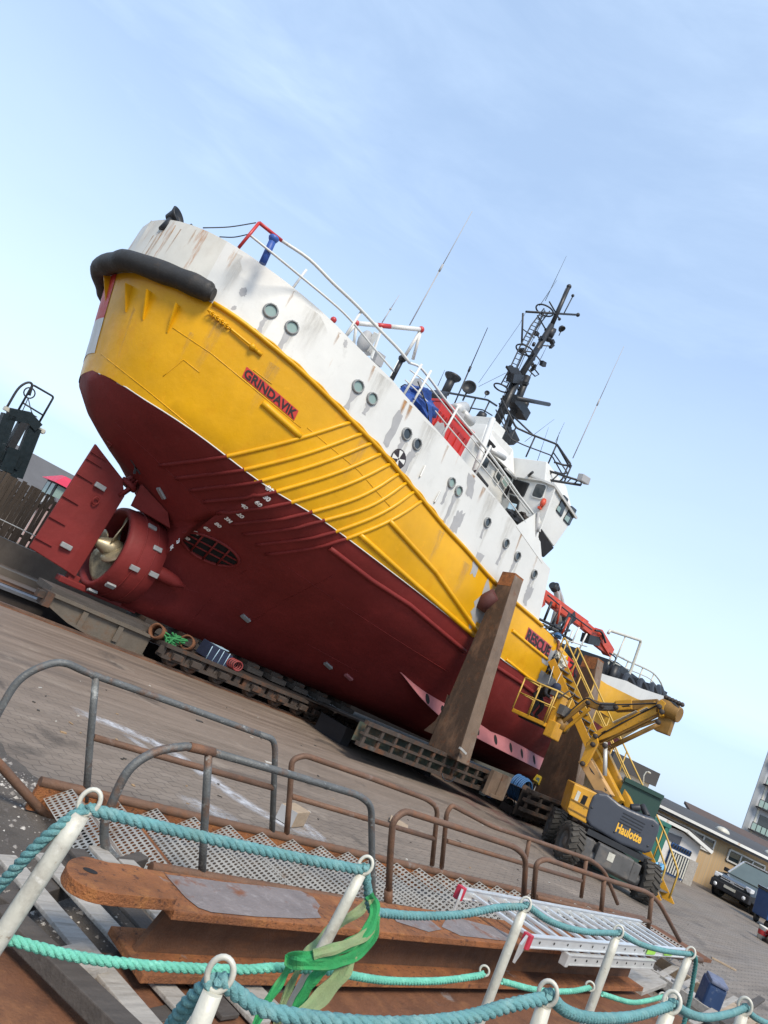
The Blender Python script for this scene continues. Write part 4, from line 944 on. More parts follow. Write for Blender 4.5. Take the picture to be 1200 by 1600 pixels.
for a in (-.75, 0, .75): q.box(cc + V((a, -1.07, 2.72)), (.6, .03, .85))
for a in (-.5, .5): q.box(cc + V((-1.17, a, 2.72)), (.03, .7, .85))
q.build('pane', GLSG, wn); q = MB(); q.hexa([cc + V((-1.5, -1.4, 3.25)), cc + V((1.5, -1.4, 3.25)), cc + V((1.5, 1.4, 3.25)), cc + V((-1.5, 1.4, 3.25)), cc + V((-.7, -.4, 3.95)), cc + V((.7, -.4, 3.95)), cc + V((.7, .4, 3.95)), cc + V((-.7, .4, 3.95))]); q.build('roof', mat('bright_red_roof', (.5, .025, .06), .5, var=.1), t)
t, L = prism_house('pink_shed', 'pale pink shed with a grey roof glimpsed between rudder and nozzle', (pb(193, 800, -20).x + 1.0, 24, YARD), (6, 4, 2.2), R(5), mat('pale_pink_wall', (.5, .34, .3), .8), SLATE, .9)
# ================================================================== ON THE SHELTER DECK (parts of the ship)
def part(name, mb, m, parent=None, bevel=0., seg=2): return mb.build(name, m, parent or ship, bevel, seg)
edge = lambda s, db=0., dh=0.: P3(s, b_tp(s) - .06 - db, smooth_tab(h_tp, s, .2) + dh)
WTUB, BTUB = WHT, BLK
# starboard deck railing with its red end and blue fairlead post
rail_top = [(405, 348), (440, 376), (483, 405), (520, 442), (556, 476), (590, 512), (622, 545), (640, 567), (655, 573), (670, 590), (700, 630), (735, 672), (775, 722), (812, 775), (836, 806)]
rt = [pb(u, v, 4.15 if u > 500 else 3.9 if u > 440 else 3.55) for u, v in rail_top]
q = MB(); q.tube(crom(rt[1:8], 4), .043, 8); part('handrail', q, WHT)
q = MB(); q.tube(crom(rt[7:], 4), .036, 8); part('handrail', q, WHT)
q = MB(); q.tube([rt[0], rt[0].lerp(rt[1], .5), rt[1]], .046, 8); p = pb(373, 387, 3.5); q.tube([rt[0], p], .04, 8); part('red_rail_end', q, REDP)
mid = [(389, 366), (425, 395), (470, 432), (510, 465), (545, 497), (585, 545), (615, 580)]
q = MB(); q.tube(crom([pb(u, v, 4.1 if u > 500 else 3.85 if u > 420 else 3.5) for u, v in mid], 4), .03, 7); part('middle_rail', q, WHT)
for off in (.36, .68):
    q = MB(); pts = []
    for s in [1.6 + i * .5 for i in range(15)]:
        a = edge(s); zt = lerp([(p.x, p.z) for p in rt], s, 1); pts.append(V((a.x, a.y + .02, a.z + (zt - a.z) * off)))
    q.tube(pts, .022, 6); part('middle_rail', q, WHT)
for u, v in ((457, 446), (540, 520), (632, 612), (643, 630), (690, 680), (745, 735)):
    b0 = hit(u - 1, v + 8)[0] + V((0, .06, 0)); i = min(range(len(rt)), key=lambda k: abs(rt[k].x - b0.x))
    zt = lerp([(p.x, p.z) for p in rt], b0.x + .12, 1); q = MB(); q.tube([b0 - V((0, 0, .1)), V((b0.x + .1, b0.y, zt))], .035, 7); part('rail_post', q, WHT)
q = MB(); a, b = pb(410, 412, 3.7), pb(428, 372, 3.7); q.tube([a, b], .085, 12); q.lathe(b, (b - a), [(.001, .05), (.10, .045), (.13, .0), (.11, -.06), (.085, -.1)], 14); part('blue_fairlead_post', q, BLUE)
q = MB(); a, b = pb(612, 593, 4.0), pb(629, 560, 4.0); q.tube([a, b], .065, 12); q.lathe(b, (b - a), [(.001, .06), (.09, .055), (.12, .0), (.10, -.06), (.065, -.1)], 14); part('black_fairlead_post', q, BLK)
q = MB()
for a, b in (((317, 356), (400, 348)), ((343, 370), (388, 366))): q.tube(crom([pb(*a, 3.1), pb((a[0] + b[0]) / 2, (a[1] + b[1]) / 2 + 2.5, 3.3), pb(*b, 3.5)], 5), .014, 5)
part('guard_wires', q, BLK)
# stern roller fairlead
q = MB(); c = pb(274, 340, .8)
q.lathe(c + V((0, 0, .02)), (.3, -.6, .45), [(.001, -.26), (.12, -.22), (.18, -.02), (.25, .08), (.22, .1), (.15, .0), (.001, -.07)], 18); q.lathe(c + V((.45, -.1, -.05)), (.3, -.4, .5), [(.001, -.3), (.14, -.2), (.16, .1), (.001, .14)], 14)
q.tube([c + V((-.1, 0, -.5)), c], .12, 10); q.tube([c + V((.4, -.1, -.5)), c + V((.42, -.1, 0))], .1, 10)
part('stern_fairlead', q, BLK)
# red and white gantry
def gantry():
    q = MB(); r = .075; A, B = pb(557, 505, 1.5), pb(658, 515, 1.5)
    q.tube([A, A.lerp(B, .3)], r, 9, mi=0); q.tube([A.lerp(B, .3), A.lerp(B, .5)], r * 1.02, 9, mi=1); q.tube([A.lerp(B, .5), B], r, 9, mi=0); q.sphere(B, .11, 10, 1); q.sphere(A, .09, 10, 1)
    for u, v in ((633, 556), (645, 562)): q.tube([B, pb(u, v, 1.4)], .055, 8)
    for u, v in ((541, 525), (552, 545)): q.tube([A, pb(u, v, 1.4)], .05, 8)
    part('towing_gantry', q, [WHT, REDP])
gantry()
q = MB()
for a, b, w in (((588, 520), (574, 548), .14), ((612, 590), (630, 555), .12), ((580, 560), (596, 512), .06)): q.bar(pb(*a, 3.2), pb(*b, 3.0), w, w)
part('white_davit_legs', q, WHT)
q = MB(); q.sphere(pb(570, 533, 3.0), .22, 10, 0, (1, .8, 1.5)); q.bar(pb(575, 545, 3), pb(580, 552, 3), .25, .2); q.bar(pb(594, 553, 3.0), pb(587, 570, 3.0), .2, .3); part('deck_machinery', q, GRYP)
q = MB(); q.sphere(pb(521, 500, 3.3), .09, 8); part('red_deck_lamp', q, REDP)
# whip aerials and fine wires
AER = [((640, 508), (738, 330), 1.2, .022), ((597, 504), (624, 461), 1.5, .02), ((706, 640), (762, 512), 1.0, .026), ((895, 716), (975, 541), 2.0, .02), ((852, 470), (885, 400), 0, .012), ((843, 478), (870, 438), 0, .012),
       ((684, 603), (695, 578), 2.0, .012), ((820, 690), (866, 655), 1.5, .01), ((868, 690), (882, 660), 1.5, .01), ((838, 725), (857, 668), 2.2, .01), ((868, 697), (874, 676), 2.0, .016), ((840, 570), (856, 538), 0, .012), ((876, 470), (884, 450), 0, .014)]
for a, b, bb, r in AER:
    A, B = pb(*a, bb), pb(*b, bb); q = MB(); m_ = A.lerp(B, .5); q.tube([A, m_], r, 6); q.tube([m_, B], [r * .75, r * .5], 6)
    if r > .018: q.tube([A.lerp(B, .46), A.lerp(B, .52)], r * 1.7, 7)
    part('whip_aerial', q, BLK if r < .02 or bb < 1.1 else GRYP)
q = MB()
for a, b in (((748, 598), (812, 506)), ((748, 604), (790, 583)), ((812, 506), (822, 487))): q.tube([pb(*a, .2), pb(*b, 0)], .009, 4)
part('stay_wires', q, BLK)
# black pipe, searchlights, scanner
q = MB(); a, b = pb(695, 615, .4), pb(706, 592, .4); q.tube([a, b], .16, 12); q.lathe(b, b - a, [(.16, -.08), (.30, .05), (.32, .12), (.001, .14)], 16); part('black_vent_pipe', q, BLK)
def lamp(u, v, b, r, d=V((-.75, -.6, .1))):
    c = pb(u, v, b); q = MB(); d = d.normalized(); q.lathe(c, d, [(.001, -r * .9), (r * .7, -r * .7), (r, -.1 * r), (r * 1.03, r * .15), (r * .9, r * .15), (r * .8, -.1 * r), (.001, -.25 * r)], 20); q.tube([c + V((0, 0, -r)), c + V((0, 0, -r * 2.2))], r * .13, 6); q.tube([c - d * r * .5 + V((0, 0, -r * 1.1)), c + V((0, 0, -r * 1.05)), c + d * r * .3 + V((0, 0, -r * .9))], r * .08, 6)
    part('searchlight', q, BLK)
lamp(733, 605, .6, .26); lamp(761, 614, .4, .10)
lamp(878, 514, 0, .15, V((.2, -.6, -.7))); lamp(798, 575, 0, .12); lamp(833, 578, -.1, .14, V((.6, -.3, -.3)))
# blue tarp, red bins, liferaft, grey gear on deck, all lashed down
# monkey-island rails
def rail_set(pix_top, b, posts, r=.035, midp=.5, name='black_rail', m=BLK, drop=.9):
    pts = [pb(u, v, bb) for (u, v), bb in zip(pix_top, b)]; q = MB(); q.tube(bend(pts, .12), r, 7)
    lowp = [p - V((0, 0, drop * midp)) for p in pts]; q.tube(bend(lowp, .12), r * .65, 6)
    for k in posts:
        i = int(k); p = pts[i].lerp(pts[min(i + 1, len(pts) - 1)], k - i); q.tube([p, p - V((0, 0, drop))], r * .75, 6)
    part(name, q, m)
rail_set([(668, 611), (690, 612), (735, 620), (762, 625), (776, 634)], [1.6, 1.2, .5, 0, -.3], [.2, 1.2, 2.3, 3.2], .04)
rail_set([(783, 622), (806, 668), (828, 678), (870, 694), (890, 730)], [1.2, 1.6, 2.0, 2.5, 2.6], [1.0, 2.2, 3.0, 3.9], .04, .55)
rail_set([(870, 694), (893, 727), (882, 727), (866, 722)], [2.6, 3.2, 3.0, 2.8], [.0, 1.0], .04, .5, drop=.7)
# lattice spar with a camera out to starboard
q = MB(); A, B = pb(851, 749, 3.6), pb(908, 758, 4.6); a2, b2 = pb(858, 736, 3.6), pb(908, 752, 4.6)
q.tube([A, B], .045, 7); q.tube([a2, b2], .04, 7)
for i in range(6): q.tube([A.lerp(B, i / 5), a2.lerp(b2, min(1, i / 5 + .1))], .025, 6)
q.tube([a2, pb(850, 750, 3.5)], .045, 7); part('lattice_boom', q, BLK)
q = MB(); c = pb(911, 751, 4.6); q.box(c + V((0, 0, .06)), (.5, .22, .26), Matrix.Rotation(R(-10), 3, 'Y')); part('camera_head', q, GRYP, None, .03)
# ---------------------------------------------------------------- deckhouse and bridge
def wallq(mb, pts, th=.08, mi=0):
    n = (pts[1] - pts[0]).cross(pts[2] - pts[0]); 
    if n.dot(CAM - pts[0]) < 0: n = -n
    mb.poly(pts, n, th, mi)
house = MB()
H0, H1 = 7.35, 9.5
house.box(P3(8.0, 0, (H0 + H1) / 2), (3.6, 4.7, H1 - H0))
house.box(P3(10.25, 0, 8.5), (1.0, 6.4, 1.9))
# upper fascia with sloping sides
lo, hi = 9.5, 10.35
house.hexa([P3(7.1, 2.6, lo), P3(9.35, 2.6, lo), P3(9.35, -2.6, lo), P3(7.1, -2.6, lo), P3(7.35, 2.25, hi), P3(9.3, 2.1, hi + .1), P3(9.3, -2.1, hi + .1), P3(7.35, -2.25, hi)])
house.hexa([P3(9.35, 3.95, 9.42), P3(11.6, 3.95, 9.3), P3(11.6, -3.95, 9.3), P3(9.35, -3.95, 9.42), P3(9.5, 3.55, 10.25), P3(11.3, 3.4, 10.2), P3(11.3, -3.4, 10.2), P3(9.5, -3.55, 10.25)])
ho = part('deckhouse', house, WHT, None, .03)
# bridge wing: its starboard side, after side and underside
wing = MB()
a0, a1, a2_, a3 = pb(867, 761, 4.3), pb(899, 806, 4.3), pb(866, 854, 4.3), pb(845, 825, 4.3)
bx = lambda p, b: V((p.x, -b, p.z))
wing.hexa([a3, a2_, bx(a2_, 2.2), bx(a3, 2.2), a0, a1, bx(a1, 2.2), bx(a0, 2.2)])
wg = part('bridge_wing', wing, WHT, None, .02)
q = MB(); e0, e1 = pb(868, 757, 4.4), pb(903, 809, 4.45); q.poly([e0, e1, bx(e1, 3.2) + V((0, 0, .25)), bx(e0, 3.2) + V((0, 0, .25))], (0, -.3, 1), .07); part('visor', q, WHT)
def win(pix, b=None, s=None, m=GLSD, fm=BLK, lift=.012, parent=None, r=.15, name='window'):
    P = [pb(u, v, b) if b is not None else ps(u, v, s) for u, v in pix]; c = sum(P, V()) / len(P)
    n = (P[1] - P[0]).cross(P[2] - P[0]).normalized(); n = n if n.dot(CAM - c) > 0 else -n
    pts = bend([(P[-1] + P[0]) / 2] + P + [(P[-1] + P[0]) / 2], r, 4)[:-1]
    f = MB(); f.poly([p + n * lift for p in pts], n, .05); fo = f.build(name, fm, parent or ship)
    g = MB(); g.poly([c + (p - c) * .87 + n * (lift + .006) for p in pts], n, .03); g.build('pane', m, fo); return fo
win([(881, 773), (888, 780), (877, 808), (869, 798)], 4.32, m=GLSD, r=.05); win([(893, 790), (901, 797), (889, 822), (880, 812)], 4.32, m=GLSD, r=.05)
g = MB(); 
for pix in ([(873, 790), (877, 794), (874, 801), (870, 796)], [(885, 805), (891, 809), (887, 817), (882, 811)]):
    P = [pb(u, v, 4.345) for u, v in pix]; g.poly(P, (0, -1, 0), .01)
part('painted_window_reflection', g, GLSG)  # pale quads paint a reflection into the lower part of the panes
# after side of the wing: round-cornered window, dark open doorway, red lifebuoy light, door
sA = a0.x - .05
q = MB(); P = [ps(u, v, sA) for u, v in [(797, 738), (868, 760), (843, 830), (806, 828), (797, 800)]]; wallq(q, P, .06); part('wing_after_bulkhead', q, WHT)
win([(838, 754), (856, 758), (847, 781), (829, 776)], None, sA - .03, GLSD, WHT, .01, r=.12)
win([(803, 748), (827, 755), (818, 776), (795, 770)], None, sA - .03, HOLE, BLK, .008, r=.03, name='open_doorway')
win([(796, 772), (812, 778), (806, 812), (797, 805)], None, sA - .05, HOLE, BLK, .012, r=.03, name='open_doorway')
q = MB(); c = ps(848, 786, sA - .08); q.tube([c + V((0, 0, -.16)), c + V((0, 0, .02)), c + V((.02, 0, .16))], [.05, .10, .06], 10); q.box(c + V((-.02, .02, -.2)), (.12, .1, .08)); part('red_buoy_light', q, CRNR)
q = MB(); q.tube([ps(826, 743, sA - .1), ps(832, 738, sA - .5)], .05, 8); part('floodlight', q, BLK)
# side wall doors and windows of the deckhouse
win([(749, 722), (757, 706), (768, 711), (760, 732)], 2.45, m=GLSD, fm=BLK, r=.05)
win([(773, 745), (780, 730), (787, 737), (779, 755)], 2.45, m=GLSD, fm=WHT, r=.05); win([(783, 752), (790, 740), (798, 748), (790, 764)], 2.45, m=GLSG, fm=WHT, r=.05)
win([(768, 722), (772, 714), (806, 744), (798, 750)], 2.45, m=HOLE, fm=BLK, r=.02, name='painted_recess_shade')  # flat near-black strip paints the shade under the fascia
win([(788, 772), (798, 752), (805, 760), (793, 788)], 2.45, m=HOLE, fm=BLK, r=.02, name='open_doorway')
win([(760, 682), (768, 690), (775, 698), (770, 702), (760, 694)], 2.62, m=HOLE, fm=BLK, r=.04, name='louvre')
q = MB(); q.tube([pb(765, 702, 2.8), pb(788, 716, 2.8)], .1, 10); q.tube([pb(790, 732, 3), pb(806, 748, 3)], .05, 8); part('awning_roll', q, ALUD)
q = MB(); q.tube([pb(741, 738, 4.0), pb(770, 655, 3.0)], .10, 10); part('white_mast_leg', q, WHT)
q = MB(); q.tube([pb(742, 737, 4.35), pb(760, 760, 4.4)], .08, 10); part('rolled_black_hose', q, RUB)
# triangle of side plating that rises to the wing, with the dark opening below the wing
q = MB(); P = [hit(806, 822)[0], hit(847, 880)[0], pb(845, 868, 4.42), pb(842, 838, 4.40), pb(846, 818, 4.36), pb(840, 800, 4.36)]
wallq(q, [p + V((0, -.01, 0)) for p in P], .05); part('wing_side_plating', q, WHT)
win([(845, 826), (865, 856), (849, 871), (836, 853)], 4.47, m=HOLE, fm=HOLE, r=.03, name='painted_recess_shade')  # flat near-black sheet paints the shade in the opening below the wing
q = MB(); q.tube([pb(841, 800, 4.45), pb(834, 848, 4.45)], .05, 8); q.tube([pb(842, 818, 4.45), pb(838, 830, 4.45)], .08, 8); part('downpipe', q, GRYP)
# ---------------------------------------------------------------- mast
mast = MB()
mA, mB_, mT = pb(776, 660, .15), pb(862, 508, 0), pb(889, 448, 0)
mA2 = pb(792, 668, -.2)
mast.tube([mA, pb(808, 592, .1)], .17, 10); mast.tube([mA2, pb(812, 618, 0), pb(824, 588, 0)], .15, 10)
mast.tube([pb(806, 600, .05), mB_], [.14, .12], 10); mast.tube([mB_, mT], [.10, .085], 10); mast.sphere(mT, .11, 10)
lad = [(770, 648), (783, 600), (797, 575), (815, 536), (830, 508), (850, 482)]
L1 = [pb(u, v, .25) for u, v in lad]; L2 = [pb(u + 9, v + 4, -.15) for u, v in lad]
mast.tube(L1[1:], .028, 6); mast.tube(L2[1:], .028, 6)
for i in range(1, len(L1) - 1):
    for k in range(5): t = k / 5; mast.tube([L1[i].lerp(L1[i + 1], t), L2[i].lerp(L2[i + 1], t)], .018, 5)
mo = part('mast', mast, BLK)
for u, v, r in ((851, 485, .30), (820, 547, .30), (783, 606, .24)):
    c = pb(u, v, .2); q = MB(); q.tube([c + V((math.cos(t) * r * 1.3, math.sin(t) * r * 1.2, math.cos(t) * .0)) for t in [2 * PI * k / 20 for k in range(20)]], .033, 7, True); q.build('ladder_hoop', BLK, mo)
q = MB(); A, B = pb(822, 487, 0), pb(903, 492, 0); q.tube([A, B], .045, 8); q.sphere(B, .09, 8); q.tube([pb(815, 540, .2), pb(817, 489, .2)], .04, 7); q.tube([pb(818, 515, .2), pb(835, 528, .1)], .025, 6); q.build('crosstree', BLK, mo)
q = MB(); q.tube([pb(880, 492, 0), pb(895, 463, 0)], .025, 6); q.sphere(pb(895, 462, 0), .07, 8); q.build('small_aerial', BLK, mo)
q = MB(); P = [pb(u, v, .3) for u, v in [(791, 571), (810, 575), (818, 590), (805, 592)]]; q.poly(P, (-.4, -.5, .7), .08); q.bar(pb(797, 590, .3), pb(812, 592, .1), .3, .35); q.build('radar_platform', BLK, mo)
q = MB(); A, B = pb(806, 622, .8), pb(858, 632, .2); q.tube([A, B], .085, 8); q.bar(pb(800, 622, .3), pb(815, 640, .1), .4, .35); q.build('radar_scanner', BLK, mo)
q = MB(); q.bar(pb(806, 630, .1), pb(818, 650, 0), .5, .4); q.build('radar_gearbox', BLK, mo); q = MB(); q.lathe(pb(820, 632, 0), (-.2, -.2, 1), [(.001, -.2), (.16, -.18), (.16, .1), (.001, .18)], 12); q.bar(pb(788, 668, .2), pb(790, 690, .2), .5, .3); q.build('lower_equipment', BLK, mo)
for u, v, sx in ((860, 520, .32), (857, 528, .22), (845, 540, .16), (838, 545, .12), (823, 592, .11), (818, 598, .1), (850, 532, .12), (834, 538, .12), (866, 517, .14)):
    q = MB(); q.lathe(pb(u, v, 0), (0, 0, 1), [(.001, -sx * .7), (sx * .55, -sx * .6), (sx * .6, 0), (sx * .5, sx * .6), (.001, sx * .7)], 10); q.build('signal_lamp', BLK, mo)
q = MB(); q.tube([pb(830, 570, 0), pb(842, 585, 0), pb(836, 588, 0), pb(826, 578, 0)], .03, 6); q.tube([pb(790, 640, .5), pb(812, 660, 1.2), pb(833, 680, 1.8)], .035, 6); q.tube([pb(780, 630, .2), pb(800, 690, 1.0)], .03, 6); q.tube([pb(795, 650, .5), pb(783, 690, 1)], .06, 7); q.bar(pb(795, 675, .8), pb(803, 692, .9), .35, .35); q.build('mast_brackets', BLK, mo)
rm = random.Random(5)
for k in range(16):
    t = rm.uniform(.04, .95); a_ = pb(782 + 80 * t, 642 - 134 * t, 0); q = MB(); o_ = V((rm.uniform(-.45, .45), rm.uniform(-.35, .35), rm.uniform(-.2, .2)))
    q.box(a_ + o_, (rm.uniform(.08, .26), rm.uniform(.08, .22), rm.uniform(.1, .32)), Matrix.Rotation(rm.uniform(-.5, .5), 3, 'Y')); q.bar(a_, a_ + o_, .04, .04); q.build('mast_fitting', BLK, mo)
for k in range(5):
    q = MB(); d_ = rm.uniform(-6, 7); q.tube([pb(852 + d_ * .4, 486 + d_, .2), pb(818 + d_ * .8, 552 + d_ * .4, .25), pb(782 + d_ * 1.2, 636, .3)], .014, 5); q.build('mast_cable', BLK, mo)
for u, v, L in ((846, 505, .5), (866, 486, .6), (826, 560, .45), (806, 604, .5)):
    q = MB(); a_ = pb(u, v, 0); q.tube([a_ + V((-L, -.1, 0)), a_ + V((L, .1, .05))], .03, 6); q.sphere(a_ + V((L, .1, .05)), .07, 7); q.build('mast_yard', BLK, mo)
# white box at the mast foot, black gear beside it
q = MB(); q.box(pb(757, 678, 1.6), (.9, .9, .9)); q.box(pb(775, 690, 2.0) + V((0, 0, -.1)), (1.3, .6, .4)); part('white_locker', q, WHT, None, .03)
q = MB(); q.lathe(pb(748, 660, .8), (0, 0, 1), [(.001, -.45), (.12, -.4), (.1, .1), (.2, .2), (.16, .4), (.001, .42)], 12); q.tube([pb(740, 655, .6), pb(758, 648, .6)], .05, 7); part('monitor_nozzle', q, BLK)
# liferaft canisters
q = MB(); A, B = pb(710, 640, 2.2), pb(726, 637, 1.8); q.tube([A, A.lerp(B, .04), A.lerp(B, .96), B], [.14, .21, .21, .14], 16)
A, B = pb(722, 645, 2.2), pb(738, 661, 2.2); q.tube([A, A.lerp(B, .05), A.lerp(B, .95), B], [.1, .16, .16, .1], 14); part('liferaft_canister', q, ALUD)
q = MB(); q.bar(pb(680, 628, 2.4), pb(712, 650, 2.4), .6, .1); q.bar(pb(690, 640, 2.4), pb(715, 655, 2.4), .5, .35); part('deck_platform', q, GRYP)
q = MB(); q.bar(pb(677, 622, 2.2), pb(690, 618, 2.0), .4, .3); part('winch_motor', q, BLK); q = MB(); q.bar(pb(632, 607, 3.8), pb(640, 622, 3.8), .3, .25); q.tube(bend([pb(628, 606, 3.9), pb(634, 602, 3.9), pb(640, 616, 3.9)], .1), .06, 7); part('mooring_winch', q, BLK)
q = MB(); c = pb(651, 601, 3.4); q.box(c, (.22, .2, .3), Matrix.Rotation(R(15), 3, 'Y')); part('speaker_box', q, GRYP)
# forward working deck: bow bulwark, whaleback rails, exhaust pipes
bwp = MB(); ss = [15.2, 16, 17, 18.5, 20, 22, 24, 26, 27.5, 29, 30.2, 30.8, 31.1]
for side in (1, -1):
    rows = [[P3(s, side * b_kn(s), h_kn(s)), P3(s, side * (b_kn(s) + .02), h_kn(s) + .05 + min(1, (s - 15) / 3) * .42)] for s in ss]
    bwp.grid(rows, 0, True); bwp.grid([[p + V((0, side * .06, 0)) for p in r] for r in rows], 0, True)
part('bow_bulwark', bwp, WHT)
wb = MB()
for a, b in zip(ss[3:], ss[4:]): wb.add([P3(a, b_kn(a), h_kn(a) + .25), P3(b, b_kn(b), h_kn(b) + .25), P3(b, -b_kn(b), h_kn(b) + .25), P3(a, -b_kn(a), h_kn(a) + .25)], [(0, 1, 2, 3)])
for a, b in zip(ss[:3], ss[1:4]): wb.add([P3(a, b_kn(a), 3.6), P3(b, b_kn(b), 3.6), P3(b, -b_kn(b), 3.6), P3(a, -b_kn(a), 3.6)], [(0, 1, 2, 3)])
wb.add([P3(10.9, 4.4, 3.6), P3(15.2, 4.4, 3.6), P3(15.2, -4.4, 3.6), P3(10.9, -4.4, 3.6)], [(0, 1, 2, 3)]); part('working_deck', wb, GRYP)
dk = MB(); rb_ = random.Random(12)
for k in range(26):
    s_ = rb_.uniform(18.6, 27.5); bm_ = b_kn(s_) - .5; dk.box(P3(s_, rb_.uniform(-bm_, bm_ * .9), h_kn(s_) + .35), (rb_.uniform(.4, 1.6), rb_.uniform(.4, 1.4), rb_.uniform(.5, 1.1)), Matrix.Rotation(rb_.uniform(-.4, .4), 3, 'Z'))
dk.box(P3(25, 0, 6.3), (4.5, 3.4, .5))
for k in range(5): dk.tube(crom([P3(19 + k * 1.7, b_kn(19 + k * 1.7) - .35, h_kn(19 + k * 1.7) + .35), P3(19.7 + k * 1.7, b_kn(20 + k * 1.7) - .6, h_kn(20 + k * 1.7) + .75), P3(20.4 + k * 1.6, b_kn(20.4 + k * 1.6) - .4, h_kn(20.4 + k * 1.6) + .4)], 4), .12, 7)
part('black_whaleback_gear', dk, BLK, None, .1)
for u, v in ((958, 1055), (978, 1075)): q = MB(); A = pb(u - 6, v + 14, 3.6); B = pb(u + 4, v - 14, 3.6); q.tube([A, B], .19, 14); part('black_bollard', q, BLK)
for pix, b in (([(950, 990), (953, 985), (1002, 1001), (985, 1050), (968, 1082)], 2.4),):
    q = MB(); q.tube(bend([pb(u, v, b) for u, v in pix], .15), .07, 7); q.tube([pb(978, 993, b), pb(958, 1040, b)], .04, 7); part('bow_gallows', q, GALV)
br = [(957, 1020), (982, 1033), (1005, 1043), (1022, 1053), (1034, 1070), (1036, 1088)]
for dz, r in ((0, .035), (-.38, .022), (-.72, .022)):
    q = MB(); q.tube(crom([pb(u, v, b) + V((0, 0, dz)) for (u, v), b in zip(br, (2.2, 1.4, .7, .2, 0, .2))], 5), r * 1.5, 6); part('bow_rail', q, GALV)
for k, (u, v) in enumerate(br): p = pb(u, v, (2.2, 1.4, .7, .2, 0, .2)[k]); q = MB(); q.tube([p, p - V((0, 0, 1.1))], .045, 6); part('bow_rail_post', q, GALV)
q = MB(); P = [pb(u, v, 0) for u, v in [(1022, 1075), (1033, 1078), (1033, 1095), (1020, 1090)]]; q.poly(P, (-.3, -1, 0), .1); part('bow_fairlead_plate', q, WHT)
for dx in (0, 9):
    q = MB(); q.tube(bend([pb(861 + dx, 985, 1.5), pb(872 + dx * .8, 945, 1.5), pb(870 + dx * .3, 925, 1.5), pb(864 + dx * .5, 915, 1.5)], .5, 6), .13, 10); part('exhaust_pipe', q, ALUD); q = MB(); q.tube([pb(867 + dx * .3, 921, 1.5), pb(863 + dx * .5, 914, 1.5)], .16, 10); part('exhaust_mouth', q, BLK)
# deck crane
cr = MB(); B = 2.2
def beam(mb, a, b, w, h, bb=B, mi=0): mb.bar(pb(*a, bb), pb(*b, bb), w, h, mi=mi)
beam(cr, (842, 924), (872, 947), .30, .34); beam(cr, (866, 943), (912, 976), .36, .42); beam(cr, (905, 971), (934, 996), .32, .36)
beam(cr, (842, 927), (845, 946), .3, .25); beam(cr, (932, 988), (951, 1019), .40, .42); beam(cr, (932, 1006), (951, 1021), .24, .24); beam(cr, (850, 922), (915, 970), .10, .10)
for u, v in ((842, 924), (866, 943), (905, 972), (934, 993)): p = pb(u, v, B); cr.lathe(p + V((0, -.24, 0)), (0, 1, 0), [(.001, 0), (.15, 0), (.15, .48), (.001, .48)], 12)
cr_o = part('deck_crane', cr, CRNR, None, .02)
q = MB(); beam(q, (884, 968), (893, 960), .4, .42); beam(q, (914, 997), (932, 1001), .4, .4); q.build('crane_winch', BLK, cr_o)
q = MB(); q.tube(crom([pb(930, 985, 2.5), pb(940, 988, 2.5), pb(946, 1004, 2.5)], 5), .05, 7); q.tube(crom([pb(856, 930, 2.6), pb(890, 958, 2.6), pb(925, 984, 2.6)], 5), .03, 6); q.tube(crom([pb(952, 1020, 2.4), pb(962, 1028, 2.4), pb(958, 1035, 2.4), pb(950, 1031, 2.4)], 5), .035, 6); q.build('crane_hoses', BLK, cr_o)
# black lattice frame beside the deck
q = MB(); lt = [((848, 975), (893, 1000)), ((845, 990), (885, 1012)), ((838, 965), (880, 985)), ((850, 970), (862, 940)), ((858, 985), (876, 950)), ((870, 995), (890, 958)), ((880, 1000), (893, 965)), ((845, 985), (880, 972)), ((850, 992), (890, 985)), ((840, 975), (870, 1000))]
for k, (a, b) in enumerate(lt): q.tube([pb(*a, 3.4), pb(*b, 3.4)], .05, 6)
part('black_lattice_frame', q, BLK)
q = MB()
for a, b in (((840, 965), (842, 935)), ((876, 945), (870, 975)), ((890, 965), (878, 990))): q.tube([pb(*a, 3.6), pb(*b, 3.6)], .045, 6)
part('rust_red_davit', q, CRNR)
q = MB()
for a, b in (((895, 985), (885, 1012)), ((905, 980), (893, 1005)), ((917, 990), (905, 1015)), ((885, 1000), (917, 1010))): q.tube([pb(*a, 3.0), pb(*b, 3.0)], .035, 6)
part('working_deck_rail', q, WHT)
# ---------------------------------------------------------------- loose things on the shelter deck
def crumple(c, size, n=10, amp=.12, seed=1):
    rnd = random.Random(seed); q = MB(); rows = []
    for i in range(n):
        a = PI * (i / (n - 1)); row = []
        for k in range(14):
            t = 2 * PI * k / 14; r = 1 + rnd.uniform(-amp, amp) * 1.6 * math.sin(a)
            sx, sy = math.cos(t), math.sin(t); m = max(abs(sx), abs(sy)) ** .7
            row.append(c + V((size[0] * sx / m * math.sin(a) ** .45 * r, size[1] * sy / m * math.sin(a) ** .45 * r, size[2] * math.cos(a) * (1 + rnd.uniform(-amp, amp)))))
        row.append(row[0]); rows.append(row)
    return q.grid(rows, 0, False)
c0, c1 = hit(655, 650)[0], hit(688, 690)[0]
bt = thing('tarpaulin', 'crumpled blue tarpaulin bundled behind the ship\'s deck rail', 'tarpaulin', V((c0.x + .3, -3.5, c0.z)))
bag = crumple((c0 + c1) / 2 + V((-.45, .5, .3)), (.62, .4, .62), n=14, amp=.2, seed=4); bag.build('cover', TARP, bt)
q = MB(); a = (c0 + c1) / 2 + V((-.45, .08, .35)); q.tube([a + V((-.6, .02, .5)), a + V((0, -.08, .1)), a + V((.6, .02, -.4))], .02, 5); q.build('lashing', BLK, bt)
